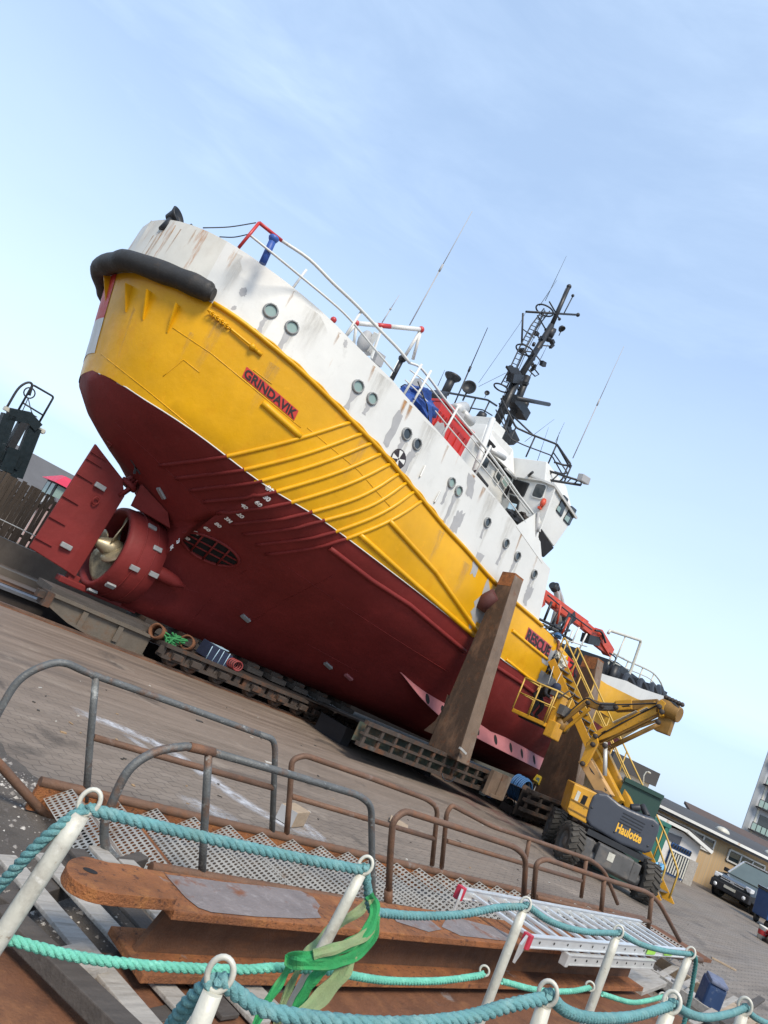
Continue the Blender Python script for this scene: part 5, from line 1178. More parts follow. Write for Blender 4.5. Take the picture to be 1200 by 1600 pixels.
def bin_(name, label, pa, pb_, bb, hh, seed):
    A, Bq = hit(*pa)[0], hit(*pb_)[0]; y = -bb; L = Bq.x - A.x; c = V(((A.x + Bq.x) / 2, y + .35, min(A.z, Bq.z)))
    t = thing(name, label, 'bin', c); q = MB()
    q.box(c + V((0, 0, hh / 2)), (L * .92, .8, hh), None, 0, (1.08, 1.08)); 
    for k in range(3): q.box(c + V((-L * .3 + k * L * .3, -.44, hh * .45)), (.05, .06, hh * .7), Matrix.Rotation(R(0), 3, 'Y'))
    q.build('body', BINR, t, .02); q = MB(); q.box(c + V((0, 0, hh + .05)), (L * 1.05, .98, .1)); q.build('lid', BINR, t, .03); return t
bin_('red_bin', 'larger ribbed red plastic bin behind the deck rail, next to the bridge', (707, 706), (737, 737), 3.85, 1.2, 1)
t = bin_('red_bin', 'scuffed red bin with worn paint, between the blue tarpaulin and the ribbed red bin', (690, 690), (706, 706), 3.8, 1.3, 2)
q = MB(); cc = root_loc(t) + V((0, -.5, .45)); q.add([cc + V((math.cos(a) * .3 * random.uniform(.7, 1.1), 0, math.sin(a) * .35 * random.uniform(.7, 1.1))) for a in [2 * PI * k / 14 for k in range(14)]], [tuple(range(14))]); q.build('worn_patch', GRYP, t)
# tools, a screen and dark gear lying behind the rail under the wing
t = thing('tool_pile', 'pale blue sheet and dark tools heaped behind the deck rail below the bridge', 'tools', hit(800, 815)[0] + V((0, .3, 0)))
q = MB(); P = [pb(u, v, 3.9) for u, v in [(797, 785), (808, 788), (803, 800), (793, 796)]]; q.poly(P, (0, -1, .2), .03); q.build('pale_blue_sheet', mat('pale_blue_sheet', (.45, .62, .72), .5), t)
q = crumple(pb(816, 818, 4.0), (.45, .2, .28), amp=.3, seed=9); q.build('dark_gear', DKSTEEL, t)
q = crumple(pb(800, 808, 4.0), (.4, .2, .18), amp=.3, seed=10); q.build('dark_gear', BLK, t)
# ================================================================== BOOM LIFT
lift = thing('boom_lift', 'yellow articulated boom lift with a dark grey counterweight, parked beside the yellow stairway', 'boom lift', P3(10.85, 9.45, YARD))
def lift_wheel(c, rz, r=.49, w=.40):
    c = V((c.x, c.y, YARD + r)); ax = Matrix.Rotation(R(rz), 3, 'Z') @ LA
    q = MB(); q.lathe(c, ax, [(r * .55, -w / 2), (r * .82, -w / 2 - .01), (r * .95, -w * .42), (r * .96, 0), (r * .95, w * .42), (r * .82, w / 2 + .01), (r * .55, w / 2), (r * .55, -w / 2)], 30)
    side = ax.cross(V((0, 0, 1))); 
    for k in range(20):
        for sg in (-1, 1):
            t = 2 * PI * (k + (.5 if sg > 0 else 0)) / 20; n = side * math.cos(t) + V((0, 0, 1)) * math.sin(t); tg = ax.cross(n)
            M_ = Matrix((ax, tg, n)).transposed() @ Matrix.Rotation(R(28 * sg), 3, 'Z')
            q.box(c + n * r * .96 + ax * sg * w * .25, (w * .52, .075, .06), M_)
    o = q.build('wheel', TYRE, lift)
    q = MB(); 
    for sg in (-1, 1): q.lathe(c + ax * sg * w * .3, ax * sg, [(.001, .02), (r * .2, .04), (r * .25, -.02), (r * .5, -.04), (r * .57, .06), (r * .6, .06)], 20)
    q.build('rim', CHAS, o)
LF, LA = V((.79, .61, 0)).normalized(), V((.61, -.79, 0)).normalized(); LO = P3(10.85, 9.45, 0)
ML = Matrix((LF, -LA, V((0, 0, 1)))).transposed()            # local x forward, y left
def LP(x, y, h): return LO + LF * x + LA * y + V((0, 0, h))   # y to the right
def px(u, v, x):
    d = ray(u, v); return CAM + d * ((LO + LF * x - CAM).dot(LF) / d.dot(LF))
lift_wheel(LP(-1.4, -1.0, 0), 12); lift_wheel(LP(-1.4, 1.02, 0), 2); lift_wheel(LP(1.4, -1.0, 0), 0); lift_wheel(LP(1.4, 1.0, 0), 0)
q = MB(); q.box(LP(0, 0, -.42), (2.9, 1.35, .42), ML); ch = q.build('chassis', CHAS, lift, .05)
q = MB(); q.box(LP(-1.62, 0.05, -.40), (.35, .9, .5), ML); q.build('cover_panel', CHAS, ch, .04)
q = MB(); q.box(LP(-1.80, -.05, -.34), (.01, .16, .2), ML); q.build('sticker', GALV, ch)
q = MB(); q.tube([LP(-1.55, -.8, -.58), LP(-1.55, .8, -.58)], .15, 12); q.build('axle', CHAS, lift, .02); q = MB(); q.tube([LP(1.4, -.8, -.52), LP(1.4, .8, -.52)], .14, 10); q.build('axle', CHAS, lift); q = MB(); q.box(LP(-1.55, -.62, -.42), (.3, .25, .5), ML); q.build('knuckle', CHAS, lift, .02); q = MB(); q.box(LP(-1.55, .62, -.42), (.3, .2, .45), ML); q.build('knuckle', CHAS, lift, .02)
q = MB(); q.lathe(LP(0, 0, -.2), (0, 0, 1), [(.001, 0), (.55, 0), (.55, .2), (.001, .2)], 24); q.box(LP(-.6, .1, -.05), (1.6, 1.6, .14), ML); q.build('slew_ring', BLK, lift)
XF = -1.35
cwp = [px(u, v, XF) for u, v in [(921, 1258), (927, 1243), (936, 1239), (950, 1241), (968, 1256), (982, 1264), (1008, 1275), (1022, 1279), (1032, 1288), (1030, 1300), (1018, 1332), (1008, 1334), (970, 1320), (922, 1291), (915, 1281)]]
q = MB(); q.poly(cwp, -LF, .95); cw = q.build('counterweight', LIFG, lift, .09, 4)
q = MB(); write(q, 'Haulotte', px(961, 1299, XF), px(1000, 1319, XF), px(966, 1285, XF), .035, .006, -LF); q.build('lettering', TXTY, cw)
for k in range(4): q = MB(); q.bar(px(974 - k * 2.2, 1270 + k * 4.5, XF - .003), px(1008 - k * 2.2, 1288 + k * 4.5, XF - .003), .02, .018); q.build('groove', BLK, cw)
q = MB(); q.poly([px(u, v, XF + .05) for u, v in [(898, 1224), (886, 1266), (890, 1273), (916, 1287), (934, 1240)]], -LF, 1.2); yb = q.build('engine_cover', LIFY, lift, .03)
q = MB(); q.poly([px(u, v, XF + .04) for u, v in [(912, 1242), (906, 1255), (913, 1259), (919, 1245)]], -LF, .01); q.build('latch_opening', HOLE, yb)
q = MB(); q.poly([px(u, v, XF + .04) for u, v in [(903, 1235), (897, 1250), (902, 1253), (908, 1238)]], -LF, .01); q.build('decal', GALV, yb)
for a, b_ in (((889, 1262), (916, 1277)), ((893, 1248), (920, 1263))): q = MB(); q.bar(px(*a, XF + .035), px(*b_, XF + .035), .03, .025); q.build('trim', LIFD, yb)
q = MB(); q.box(LP(-.3, .2, .55), (1.2, 1.5, .6), ML); q.tube([px(985, 1262, -1), px(1000, 1262, -1)], .1, 10); q.tube([px(1003, 1258, -.7), px(1012, 1276, -.9)], .09, 8); q.build('turret_deck', BLK, lift, .03)
# arms and boom (the boom works in a plane across the ship)
S0 = 10.75
def pl(u, v, s=S0): return ps(u, v, s)
def armb(name, a, b, w, h, m, s=S0, bev=.02):
    q = MB(); q.bar(pl(*a, s), pl(*b, s), w, h, V((1, 0, 0))); return q.build(name, m, lift, bev)
TANP = mat('faded_tan_arm_paint', (.50, .30, .12), .55, var=.12, scale=3)
armb('lower_arm', (950, 1248), (914, 1186), .36, .28, TANP, 10.65); armb('riser_arm', (968, 1255), (925, 1170), .26, .25, LIFY, 11.0); armb('riser_arm', (985, 1262), (938, 1160), .22, .2, LIFY, 11.35)
q = MB(); q.poly([pl(u, v, 10.35) for u, v in [(905, 1194), (914, 1197), (926, 1176), (934, 1160), (930, 1144), (919, 1158)]], (-1, 0, 0), .1); q.build('link_plate', LIFY, lift); q = MB(); q.poly([pl(u, v, 11.2) for u, v in [(905, 1194), (914, 1197), (926, 1176), (934, 1160), (930, 1144), (919, 1158)]], (-1, 0, 0), .1); q.build('link_plate', LIFY, lift)
q = MB(); q.tube([pl(946, 1160, 10.5), pl(945, 1212, 10.5)], .06, 10); q.build('hydraulic_cylinder', ALUD, lift)
b1 = armb('upper_riser_boom', (933, 1155), (1030, 1106), .34, .27, LIFY, 10.7)
q = MB(); a, b = pl(958, 1131, 10.5), pl(995, 1113, 10.5); q.bar(a + V((-.01, 0, .03)), b + V((-.01, 0, .03)), .012, .14, V((1, 0, 0))); q.build('boom_decal', GALV, b1)
q = MB(); q.bar(pl(938, 1163, 10.49), pl(1026, 1120, 10.49), .02, .09, V((1, 0, 0))); q.build('boom_groove', LIFD, b1)
q = MB(); q.tube([pl(948, 1170, 10.6), pl(1030, 1131, 10.6)], .065, 9); q.tube([pl(926, 1163, 10.6), pl(1028, 1125, 10.6)], .045, 8); q.build('parallel_rod', LIFD, lift)
q = MB(); cA, cB = pl(1032, 1104, 10.7), pl(1062, 1118, 10.7); q.tube([cA, cA.lerp(cB, .5), cB], [.24, .26, .21], 14); q.bar(pl(1028, 1128, 10.7), pl(1050, 1136, 10.7), .5, .2, V((1, 0, 0))); q.build('elbow_joint', LIFD, lift, .02)
q = MB(); q.poly([pl(u, v, 10.45) for u, v in [(1026, 1098), (1033, 1092), (1040, 1098), (1036, 1118), (1030, 1120)]], (-1, 0, 0), .6); q.build('elbow_plate', LIFY, lift, .02)
q = MB(); q.tube(crom([pl(1038, 1096, 10.7), pl(1052, 1100, 10.6), pl(1062, 1110, 10.6)], 5), .05, 7); q.tube(crom([pl(1036, 1094, 10.9), pl(1050, 1096, 10.9), pl(1060, 1104, 10.8)], 5), .05, 7); q.build('hose_bundle', BLK, lift)
q = MB(); 
for k in range(6): p = cA.lerp(cB, k / 6 + .1); q.sphere(p + V((0, 0, .3)), .07, 7)
q.build('hose_fittings', DKSTEEL, lift)
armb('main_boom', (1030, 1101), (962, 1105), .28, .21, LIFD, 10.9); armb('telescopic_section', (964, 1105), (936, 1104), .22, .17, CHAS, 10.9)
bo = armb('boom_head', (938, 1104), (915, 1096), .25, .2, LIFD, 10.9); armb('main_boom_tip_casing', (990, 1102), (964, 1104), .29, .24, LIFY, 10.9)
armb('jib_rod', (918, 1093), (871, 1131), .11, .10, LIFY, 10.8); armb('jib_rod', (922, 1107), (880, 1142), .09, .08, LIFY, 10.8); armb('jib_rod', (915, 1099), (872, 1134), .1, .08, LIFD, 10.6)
q = MB(); q.lathe(pl(869, 1130, 10.5), (1, 0, 0), [(.001, 0), (.2, 0), (.2, .5), (.001, .5)], 16); q.build('jib_pivot', LIFD, lift)
for u, v, sx in ((930, 1150, 10.3), (910, 1193, 10.3), (926, 1163, 10.3), (1030, 1104, 10.4), (1034, 1112, 10.4), (918, 1098, 10.65), (876, 1137, 10.65), (945, 1165, 10.4), (1028, 1128, 10.4), (940, 1103, 10.75), (962, 1105, 10.7)):
    q = MB(); q.lathe(pl(u, v, sx), (-1, 0, 0), [(.001, .05), (.055, .05), (.07, .02), (.07, -.05)], 12); q.build('pivot_pin', DKSTEEL, lift)
for pts_ in ([(1034, 1098), (1000, 1100), (965, 1101), (935, 1100), (918, 1091), (900, 1103), (880, 1122)], [(1030, 1100), (995, 1118), (960, 1136), (935, 1152), (922, 1175), (930, 1205), (948, 1236)], [(918, 1160), (915, 1180), (925, 1205), (945, 1225), (955, 1245)]):
    q = MB(); q.tube(crom([pl(u, v, 10.52 + .05 * (i % 2)) for i, (u, v) in enumerate(pts_)], 5), .022, 6); q.build('hydraulic_hose', BLK, lift)
for a, b_, w_ in (((1000, 1112), (1012, 1106), .12), ((940, 1146), (947, 1142), .10), ((972, 1104), (984, 1103), .10)):
    q = MB(); q.bar(pl(*a, 10.5), pl(*b_, 10.5), .012, w_, V((1, 0, 0))); q.build('warning_decal', GALV if w_ > .11 else BLK, lift)
for u, v in ((925, 1262), (960, 1300), (1012, 1322), (1020, 1290)):
    q = MB(); q.lathe(px(u, v, XF - .002), -LF, [(.001, .012), (.022, .012), (.03, 0)], 10); q.build('cover_bolt', BLK, cw)
# basket
bs0, bs1, bb0, bb1, bh = 10.15, 11.05, 5.72, 6.95, 2.06
q = MB(); q.box(P3((bs0 + bs1) / 2, (bb0 + bb1) / 2, bh - .06), (bs1 - bs0, bb1 - bb0, .12)); bk_ = q.build('basket_floor', LIFY, lift, .02)
q = MB(); q.box(P3((bs0 + bs1) / 2, (bb0 + bb1) / 2, bh - .14), (.5, .9, .06)); q.build('underside', BLK, bk_)
TB = mat('thin_yellow_tube', (.5, .32, .06), .5, var=.15)
cor = [P3(bs0, bb0, bh), P3(bs0, bb1, bh), P3(bs1, bb1, bh), P3(bs1, bb0, bh)]
for hh, r in ((1.0, .028), (.52, .02)):
    q = MB(); q.tube([p + V((0, 0, hh)) for p in cor], r, 6, True); q.build('basket_rail', TB, lift)
for p in cor + [(cor[0] + cor[1]) / 2, (cor[2] + cor[3]) / 2]: q = MB(); q.tube([p, p + V((0, 0, 1.0))], .024, 6); q.build('basket_post', TB, lift)
q = MB(); q.box(P3(10.55, 6.95, bh + .45), (.35, .2, .95)); q.box(P3(10.5, 7.1, bh - .1), (.5, .3, .5)); q.build('basket_mount', LIFY, lift, .03)
q = MB(); q.box(P3(10.5, 6.78, bh + .95), (.4, .3, .22)); q.tube([P3(10.3, 6.95, bh + .8), P3(10.3, 7.2, bh + 1.15), P3(10.7, 7.2, bh + 1.15), P3(10.7, 6.95, bh + .8)], .025, 6); q.box(P3(10.55, 7.15, bh + .55), (.4, .2, .3)); q.build('control_box', CHAS, lift, .02)
for k, (db, L) in enumerate(((-.1, .7), (.12, .6))): q = MB(); q.tube([P3(10.4, 6.5 + db, bh + 1.0), P3(10.5, 6.42 + db * 1.5, bh + 1.0 + L)], .012, 5); q.build('thin_pole', GALV, lift)
# worker bent over in the basket
def figure(name, label, J, mats, base, hair=None, hairm=None, group=None):
    """J: joint name -> point; one continuous skinned body"""
    t = thing(name, label, 'person', base, group)
    order = ['pelvis', 'waist', 'chest', 'neck', 'head', 'crown', 'sh_l', 'el_l', 'wr_l', 'ha_l', 'sh_r', 'el_r', 'wr_r', 'ha_r', 'hip_l', 'kn_l', 'an_l', 'to_l', 'hip_r', 'kn_r', 'an_r', 'to_r']
    rad = [.15, .15, .17, .06, .095, .07, .075, .055, .04, .042, .075, .055, .04, .042, .105, .075, .055, .05, .105, .075, .055, .05]
    ed = [('pelvis', 'waist'), ('waist', 'chest'), ('chest', 'neck'), ('neck', 'head'), ('head', 'crown'), ('chest', 'sh_l'), ('sh_l', 'el_l'), ('el_l', 'wr_l'), ('wr_l', 'ha_l'), ('chest', 'sh_r'), ('sh_r', 'el_r'), ('el_r', 'wr_r'), ('wr_r', 'ha_r'),
          ('pelvis', 'hip_l'), ('hip_l', 'kn_l'), ('kn_l', 'an_l'), ('an_l', 'to_l'), ('pelvis', 'hip_r'), ('hip_r', 'kn_r'), ('kn_r', 'an_r'), ('an_r', 'to_r')]
    ix = {k: i for i, k in enumerate(order)}; hd, ht = V(J['head']), [V(J['ha_l']), V(J['ha_r'])]
    def mf(c):
        if (c - hd).length < .16 or min((c - h).length for h in ht) < .075: return 0
        return 2 if c.z < J['waist'].z - .02 else 1
    b = skin('body', [J[k] for k in order], [(ix[a], ix[c]) for a, c in ed], rad, mats, t, 2, mf)
    if hair: q = hair; q.build('hood', hairm, t)
    for side in 'lr':                                # five bent fingers on each hand
        h, w = V(J['ha_' + side]), V(J['wr_' + side]); d = (h - w).normalized(); s = d.cross(V((0, 0, 1))).normalized() if abs(d.z) < .95 else V((1, 0, 0)); n = s.cross(d); f = MB()
        for k, L in enumerate((.075, .085, .08, .065)):
            o = h + s * (k - 1.5) * .018 + d * .03; f.tube([o, o + d * L * .5 - n * .01, o + d * L * .8 - n * .04], [.010, .009, .007], 6)
        f.tube([h - s * .035, h - s * .06 + d * .03, h - s * .055 + d * .06], [.011, .010, .008], 6); f.build('fingers', SKIN, t)
    return t
def pose(base, f, h=1.75, bendf=0., crouch=0.):
    """standing figure at base facing f, leaning by bendf (radians) with knees bent by crouch"""
    f = V(f).normalized(); l = V((0, 0, 1)).cross(f); B = V(base); k = h / 1.75; z = lambda a: V((0, 0, a * k))
    hipz = .92 - crouch * .32; P_ = B + z(hipz) - f * crouch * .22 * k; up = V((0, 0, 1)) * math.cos(bendf) + f * math.sin(bendf); fo = f * math.cos(bendf) - V((0, 0, 1)) * math.sin(bendf)
    J = {'pelvis': P_, 'waist': P_ + up * .2 * k, 'chest': P_ + up * .42 * k, 'neck': P_ + up * .6 * k + fo * .02}
    J['head'] = J['neck'] + (up * .12 + fo * .05) * k; J['crown'] = J['head'] + up * .09 * k
    for s, n in ((1, 'l'), (-1, 'r')):
        J['sh_' + n] = J['chest'] + up * .1 * k + l * s * .19 * k; J['el_' + n] = J['sh_' + n] + (f * .12 - V((0, 0, .25)) + l * s * .06) * k
        J['wr_' + n] = J['el_' + n] + (f * .23 - V((0, 0, .05)) - l * s * .05) * k; J['ha_' + n] = J['wr_' + n] + f * .07 * k
        J['hip_' + n] = P_ + l * s * .1 * k - z(.05); J['kn_' + n] = B + l * s * .12 * k + z(.48 - crouch * .1) + f * crouch * .25 * k; J['an_' + n] = B + l * s * .12 * k + z(.08) - f * .02; J['to_' + n] = J['an_' + n] + f * .17 * k - z(.03)
    return J
J = pose(P3(10.65, 6.15, bh + .005), (-.25, -.95, 0), 1.72, .95, .55)
hm = MB(); hm.sphere(J['head'] + V((0, 0, .03)), .145, 14, 0, (1, 1, 1.05)); hm.tube([J['neck'] - V((0, 0, .02)), J['neck'] + V((0, -.02, .05))], [.13, .11], 12)
figure('person', 'worker in dark clothes and a navy hood, stooping in the lift basket', J, [SKIN, CLOD, CLOD], P3(10.65, 6.15, bh), hm, HATB)
J = pose(P3(12.75, 4.4, 3.62), (-.6, -.8, 0), 1.72, .5, .25)
hm = MB(); hm.lathe(J['head'] + V((0, 0, -.02)), (J['crown'] - J['head']), [(.15, .02), (.165, .02), (.14, .09), (.09, .15), (.001, .165)], 16); p = J['head'] + V((-.1, -.12, .03)); hm.box(p, (.16, .16, .015))
figure('person', 'person in orange-brown clothes and a blue helmet leaning over at the top of the stairway', J, [SKIN, CLOO, CLOO], P3(12.75, 4.4, 3.62), hm, HATL)
t = thing('rag_heap', 'heap of white rags and gear at the top of the stairway', 'rags', P3(13.0, 4.7, 4.0)); q = crumple(P3(13.1, 4.75, 4.3), (.3, .2, .26), amp=.4, seed=21); q.build('rags', GALV, t); q = crumple(P3(12.85, 4.7, 4.1), (.25, .2, .3), amp=.4, seed=22); q.build('dark_gear', BLK, t)
# ================================================================== STAIRWAY TO THE DECK
st = thing('stairway', 'long yellow steel stairway leaning from the yard up to the ship\'s deck', 'stairs', P3(13, 10.4, YARD))
SA, SB = P3(12.25, 5.0, 4.15), P3(13.05, 10.35, YARD + .1)
off = V((1.0, 0, 0)); nst = 24
for k, o in enumerate((V(), off)):
    q = MB(); q.bar(SA + o, SB + o, .05, .26); q.bar(SB + o + V((0, 0, 0)), SB + o + (SB - SA).normalized() * .25, .05, .26); q.build('stringer', LIFY, st, .01)
for i in range(nst):
    a = SA.lerp(SB, (i + .6) / nst); q = MB(); q.box(a + off * .5 + V((0, 0, .02)), (.95, .22, .035)); q.build('tread', CHAS, st)
sd = (SB - SA)
for k, o in enumerate((V(), off)):
    up1 = V((0, 0, 1.02)); a0, b0 = SA.lerp(SB, .02) + o, SA.lerp(SB, .9) + o
    q = MB(); q.tube(bend([a0 + up1 * .6, a0 + up1, b0 + up1, SB + o + V((0, -.1, .75)), SB + o + V((0, -.1, .0))], .12), .028, 7); q.build('handrail', TB, st)
    q = MB(); q.tube([a0 + up1 * .55, b0 + up1 * .55], .02, 6); q.build('middle_rail', TB, st)
    for i in range(6): p = SA.lerp(SB, .05 + i * .165) + o; q = MB(); q.tube([p, p + up1], .022, 6); q.build('rail_post', TB, st)
# blue bag and white sack hanging at the foot of the stairs
t = thing('blue_bag', 'light blue plastic bag hanging at the foot of the yellow stairway', 'bag', SA.lerp(SB, .90)); p = ps(1025, 1368, 12.9); q = crumple(p, (.16, .14, .33), amp=.18, seed=31); q.build('sack', mat('light_blue_plastic', (.16, .42, .68), .45, var=.1), t); q = MB(); q.tube(crom([p + V((-.06, 0, .3)), p + V((0, 0, .46)), p + V((.06, 0, .3))], 5), .012, 5); q.build('handle', GALV, t)
# ================================================================== HOSE CART, LAMP, LITTER BY THE PLATFORM
c = ph(803, 1274, YARD)
t = thing('hose_cart', 'two-wheeled cart with a coil of blue hose at the end of the cradle platform', 'hose cart', c)
q = MB(); hc = c + V((-.1, .1, .85))
for k in range(9): q.tube([hc + V((math.cos(a) * (.36 + .02 * (k % 3)) + .02, (k - 4) * .05, math.sin(a) * (.36 + .02 * (k % 3)))) for a in [2 * PI * i / 20 for i in range(20)]], .028, 6, True)
q.build('hose_coil', mat('blue_air_hose', (.04, .13, .30), .55, var=.2), t); q = MB(); q.lathe(hc + V((0, .3, 0)), (0, -1, 0), [(.001, 0), (.2, 0), (.2, .6), (.001, .6)], 16); q.build('reel_drum', CRAD, t)
q = MB()
for sy in (-.32, .32): q.tube([c + V((-.5, sy, .06)), c + V((-.1, sy, .75)), c + V((.3, sy, .3)), c + V((-.5, sy, .06))], .022, 6)
q.tube([c + V((-.1, -.32, .75)), c + V((-.1, .32, .75))], .022, 6); q.box(c + V((-.45, 0, .15)), (.3, .5, .25)); q.build('cart_frame', DKSTEEL, t)
for sy in (-.4, .4):
    q = MB(); q.lathe(c + V((.1, sy + .06, .2)), (0, -1, 0), [(.001, 0), (.1, 0), (.12, .02), (.2, .01), (.2, .11), (.12, .1), (.1, .12), (.001, .12)], 20); q.build('wheel', TYRE, t)
c = ph(818, 1276, YARD); t = thing('work_lamp', 'yellow work lamp on a thin stand beside the hose cart', 'lamp', c); tp_ = V((c.x - .02, c.y, YARD + 1.22)); q = MB(); q.tube([c, tp_], .014, 6); q.tube([c + V((.2, .1, 0)), c + V((0, 0, .25)), c + V((-.2, .1, 0))], .012, 5); q.build('stand', ALUD, t); q = MB(); q.box(tp_ + V((0, 0, .1)), (.26, .2, .26), Matrix.Rotation(R(25), 3, 'Y')); q.build('lamp_head', mat('bright_yellow_plastic', (.7, .5, .05), .4), t, .02); q = MB(); q.box(tp_ + V((-.14, -.06, .1)), (.02, .12, .16)); q.build('lens', GLSG, t)
c = ph(756, 1243, YARD); t = thing('paint_pack', 'red, white and blue paint pack on the ground under the platform end', 'pack', c); q = MB(); q.box(c + V((-.1, 0, .12)), (.35, .22, .24), Matrix.Rotation(R(20), 3, 'Z')); q.build('white_red_box', GALV, t, .01); q = MB(); q.box(c + V((-.12, 0, .245)), (.2, .22, .012), Matrix.Rotation(R(20), 3, 'Z')); q.build('red_band', REDP, t); q = MB(); q.box(c + V((.22, -.05, .07)), (.25, .25, .14)); q.build('blue_tray', mat('blue_white_tray', (.2, .3, .5), .5), t, .01)
# red overspray on the ground
c = [ph(u, v, YARD + .006) for u, v in [(560, 1165), (640, 1205), (740, 1260), (800, 1290), (840, 1290), (800, 1262), (745, 1240), (640, 1190)]]
q = MB(); q.add(c, [tuple(range(8))]); OV = bpy.data.materials.new('red_overspray'); OV.use_nodes = True; tt = OV.node_tree; pp = tt.nodes['Principled BSDF']; pp.inputs['Base Color'].default_value = (.20, .045, .05, 1); pp.inputs['Roughness'].default_value = .9
tcc = _n(tt, 'ShaderNodeTexCoord').outputs['Object']; tt.links.new(ramp(tt, noise(tt, tcc, 1.2, 8, .7), .42, .75, 0, .55), pp.inputs['Alpha']); tag(q.build('red_overspray', OV, None), None, None, None, 'stuff')
# wood block, cardboard, debris
c = ph(452, 1286, YARD); t = thing('wood_block', 'pale wood block with a bluish end lying on the pavers beyond the gangway', 'block', c); M_ = Matrix.Rotation(R(25), 3, 'Z'); q = MB(); q.box(c + V((0, 0, .11)), (.42, .26, .2), M_); q.build('block', TIMN, t, .01); q = MB(); q.box(c + M_ @ V((-.215, 0, .11)), (.012, .25, .19), M_); q.build('painted_end', GRYP, t)
c = ph(622, 1289, YARD); t = thing('cardboard_piece', 'flat piece of tan board lying on the pavers', 'board', c); q = MB(); q.box(c + V((0, 0, .035)), (.5, .35, .025), Matrix.Rotation(R(40), 3, 'Z') @ Matrix.Rotation(R(4), 3, 'X')); q.build('board', TIMN, t)
t = thing('wood_strip', 'thin pale wooden strip lying alone on the pavers at the right', 'strip', ph(1135, 1505, YARD)); q = MB(); q.bar(ph(1112, 1496, YARD + .02), ph(1150, 1516, YARD + .02), .05, .03); q.build('strip', TIMN, t)
t = thing('ground_cable', 'dark air hose trailing across the pavers from the hose cart', 'hose', ph(850, 1280, YARD)); q = MB(); q.tube(crom([ph(805, 1262, YARD + .02), ph(830, 1275, YARD + .02), ph(850, 1290, YARD + .02), ph(885, 1310, YARD + .02)], 6), .02, 6); q.build('hose', BLK, t)
# ================================================================== OLD RUSTY GANGWAY LYING ON THE YARD
GH = -.72
def gfar(u, v): return pgw(u, v, 12.98)
def pgw(u, v, b0, k=.055):              # vertical plane along the gangway: b = b0 + k (s + 6)
    d = ray(u, v); n = V((k, 1, 0)); o = V((-6, -b0, 0)); return CAM + d * ((o - CAM).dot(n) / d.dot(n))
gw = thing('rusty_gangway', 'old rusty stair gangway with tube handrails and perforated steps lying on the pavers', 'gangway', P3(-3, 13.5, YARD))
NB = 14.22
def gtube(name, pix, b0, r, m, corner=.18, sm=False):
    pts = [pgw(u, v, b0) for u, v in pix]; q = MB(); q.tube(crom(pts, 6) if sm else bend(pts, corner, 6), r, 10); return q.build(name, m, gw)
RF = .031
# far side: three rail sections
gtube('handrail', [(-16, 1140), (2, 1105), (28, 1065), (62, 1043), (100, 1036), (150, 1056), (290, 1105), (405, 1147)], 12.98, RF, TUBG, sm=True)
gtube('handrail', [(404, 1146.5), (427, 1155), (430, 1172), (425, 1302)], 12.98, RF, TUBG, .2)
gtube('rail_post', [(150, 1058), (141, 1155), (134, 1252)], 12.98, RF, TUBG); gtube('middle_rail', [(146, 1152), (426, 1231)], 12.98, .03, TUBR)
gtube('handrail', [(448, 1302), (453, 1240), (456, 1187), (476, 1180), (580, 1216), (668, 1249), (684, 1262), (675, 1352)], 12.98, RF, TUBR, .16); gtube('middle_rail', [(455, 1244), (680, 1311)], 12.98, .03, TUBR)
gtube('handrail', [(690, 1356), (698, 1270), (706, 1258), (770, 1292), (828, 1311), (925, 1344), (945, 1362), (965, 1412)], 12.98, RF, TUBR, .2); gtube('middle_rail', [(698, 1314), (908, 1376)], 12.98, .03, TUBR); gtube('rail_post', [(827, 1312), (819, 1356)], 12.98, RF, TUBR); gtube('rail_post', [(916, 1344), (908, 1402)], 12.98, RF, TUBR)
# near side
gtube('handrail', [(184, 1346), (166, 1325), (163, 1290), (172, 1262), (200, 1205), (240, 1176), (285, 1167), (300, 1168)], NB, RF * 1.05, TUBG, sm=True); gtube('rail_sleeve', [(296, 1167), (334, 1176)], NB, RF * 1.18, TUBR)
gtube('handrail', [(334, 1176), (450, 1209), (562, 1243), (580, 1258), (582, 1400), (583, 1420)], NB, RF, TUBG, .2); gtube('rail_post', [(326, 1175), (320, 1280), (314, 1390)], NB, RF, TUBG)
gtube('handrail', [(606, 1425), (610, 1330), (614, 1282), (632, 1267), (720, 1295), (806, 1324), (822, 1340), (817, 1420)], NB, RF * 1.05, TUBR, .16); gtube('rail_collar', [(607, 1390), (606, 1425)], NB, RF * 1.35, TUBR)
gtube('handrail', [(832, 1415), (838, 1348), (852, 1342), (940, 1372), (1012, 1394), (1030, 1410), (1062, 1470)], NB, RF, TUBR, .2); gtube('rail_post', [(944, 1374), (938, 1440)], NB, RF, TUBR); gtube('rail_post', [(1019, 1397), (1012, 1458)], NB, RF, TUBR)
gtube('middle_rail', [(838, 1402), (940, 1427), (1016, 1440)], NB, .03, TUBR)
gtube('lower_brace', [(-30, 1165), (0, 1195), (40, 1240), (82, 1284)], 13.0, .036, TUBR)
fr_ = [pgw(u, v, 12.98) for u, v in [(140, 1240), (213, 1255), (400, 1293), (560, 1332), (720, 1373), (840, 1397), (960, 1425), (1068, 1475)]]
A_, B_ = fr_[1], fr_[6]; q = MB(); q.tube([A_ + (B_ - A_) * t for t in (-.1, 0, .5, 1, 1.12)], .042, 9); q.build('bottom_rail', TUBR, gw)
q = MB(); q.bar(A_ + (B_ - A_) * -.1 - V((0, 0, .13)), B_ + (B_ - A_) * .12 - V((0, 0, .13)), .05, .2); q.build('side_plate', RSTN, gw)
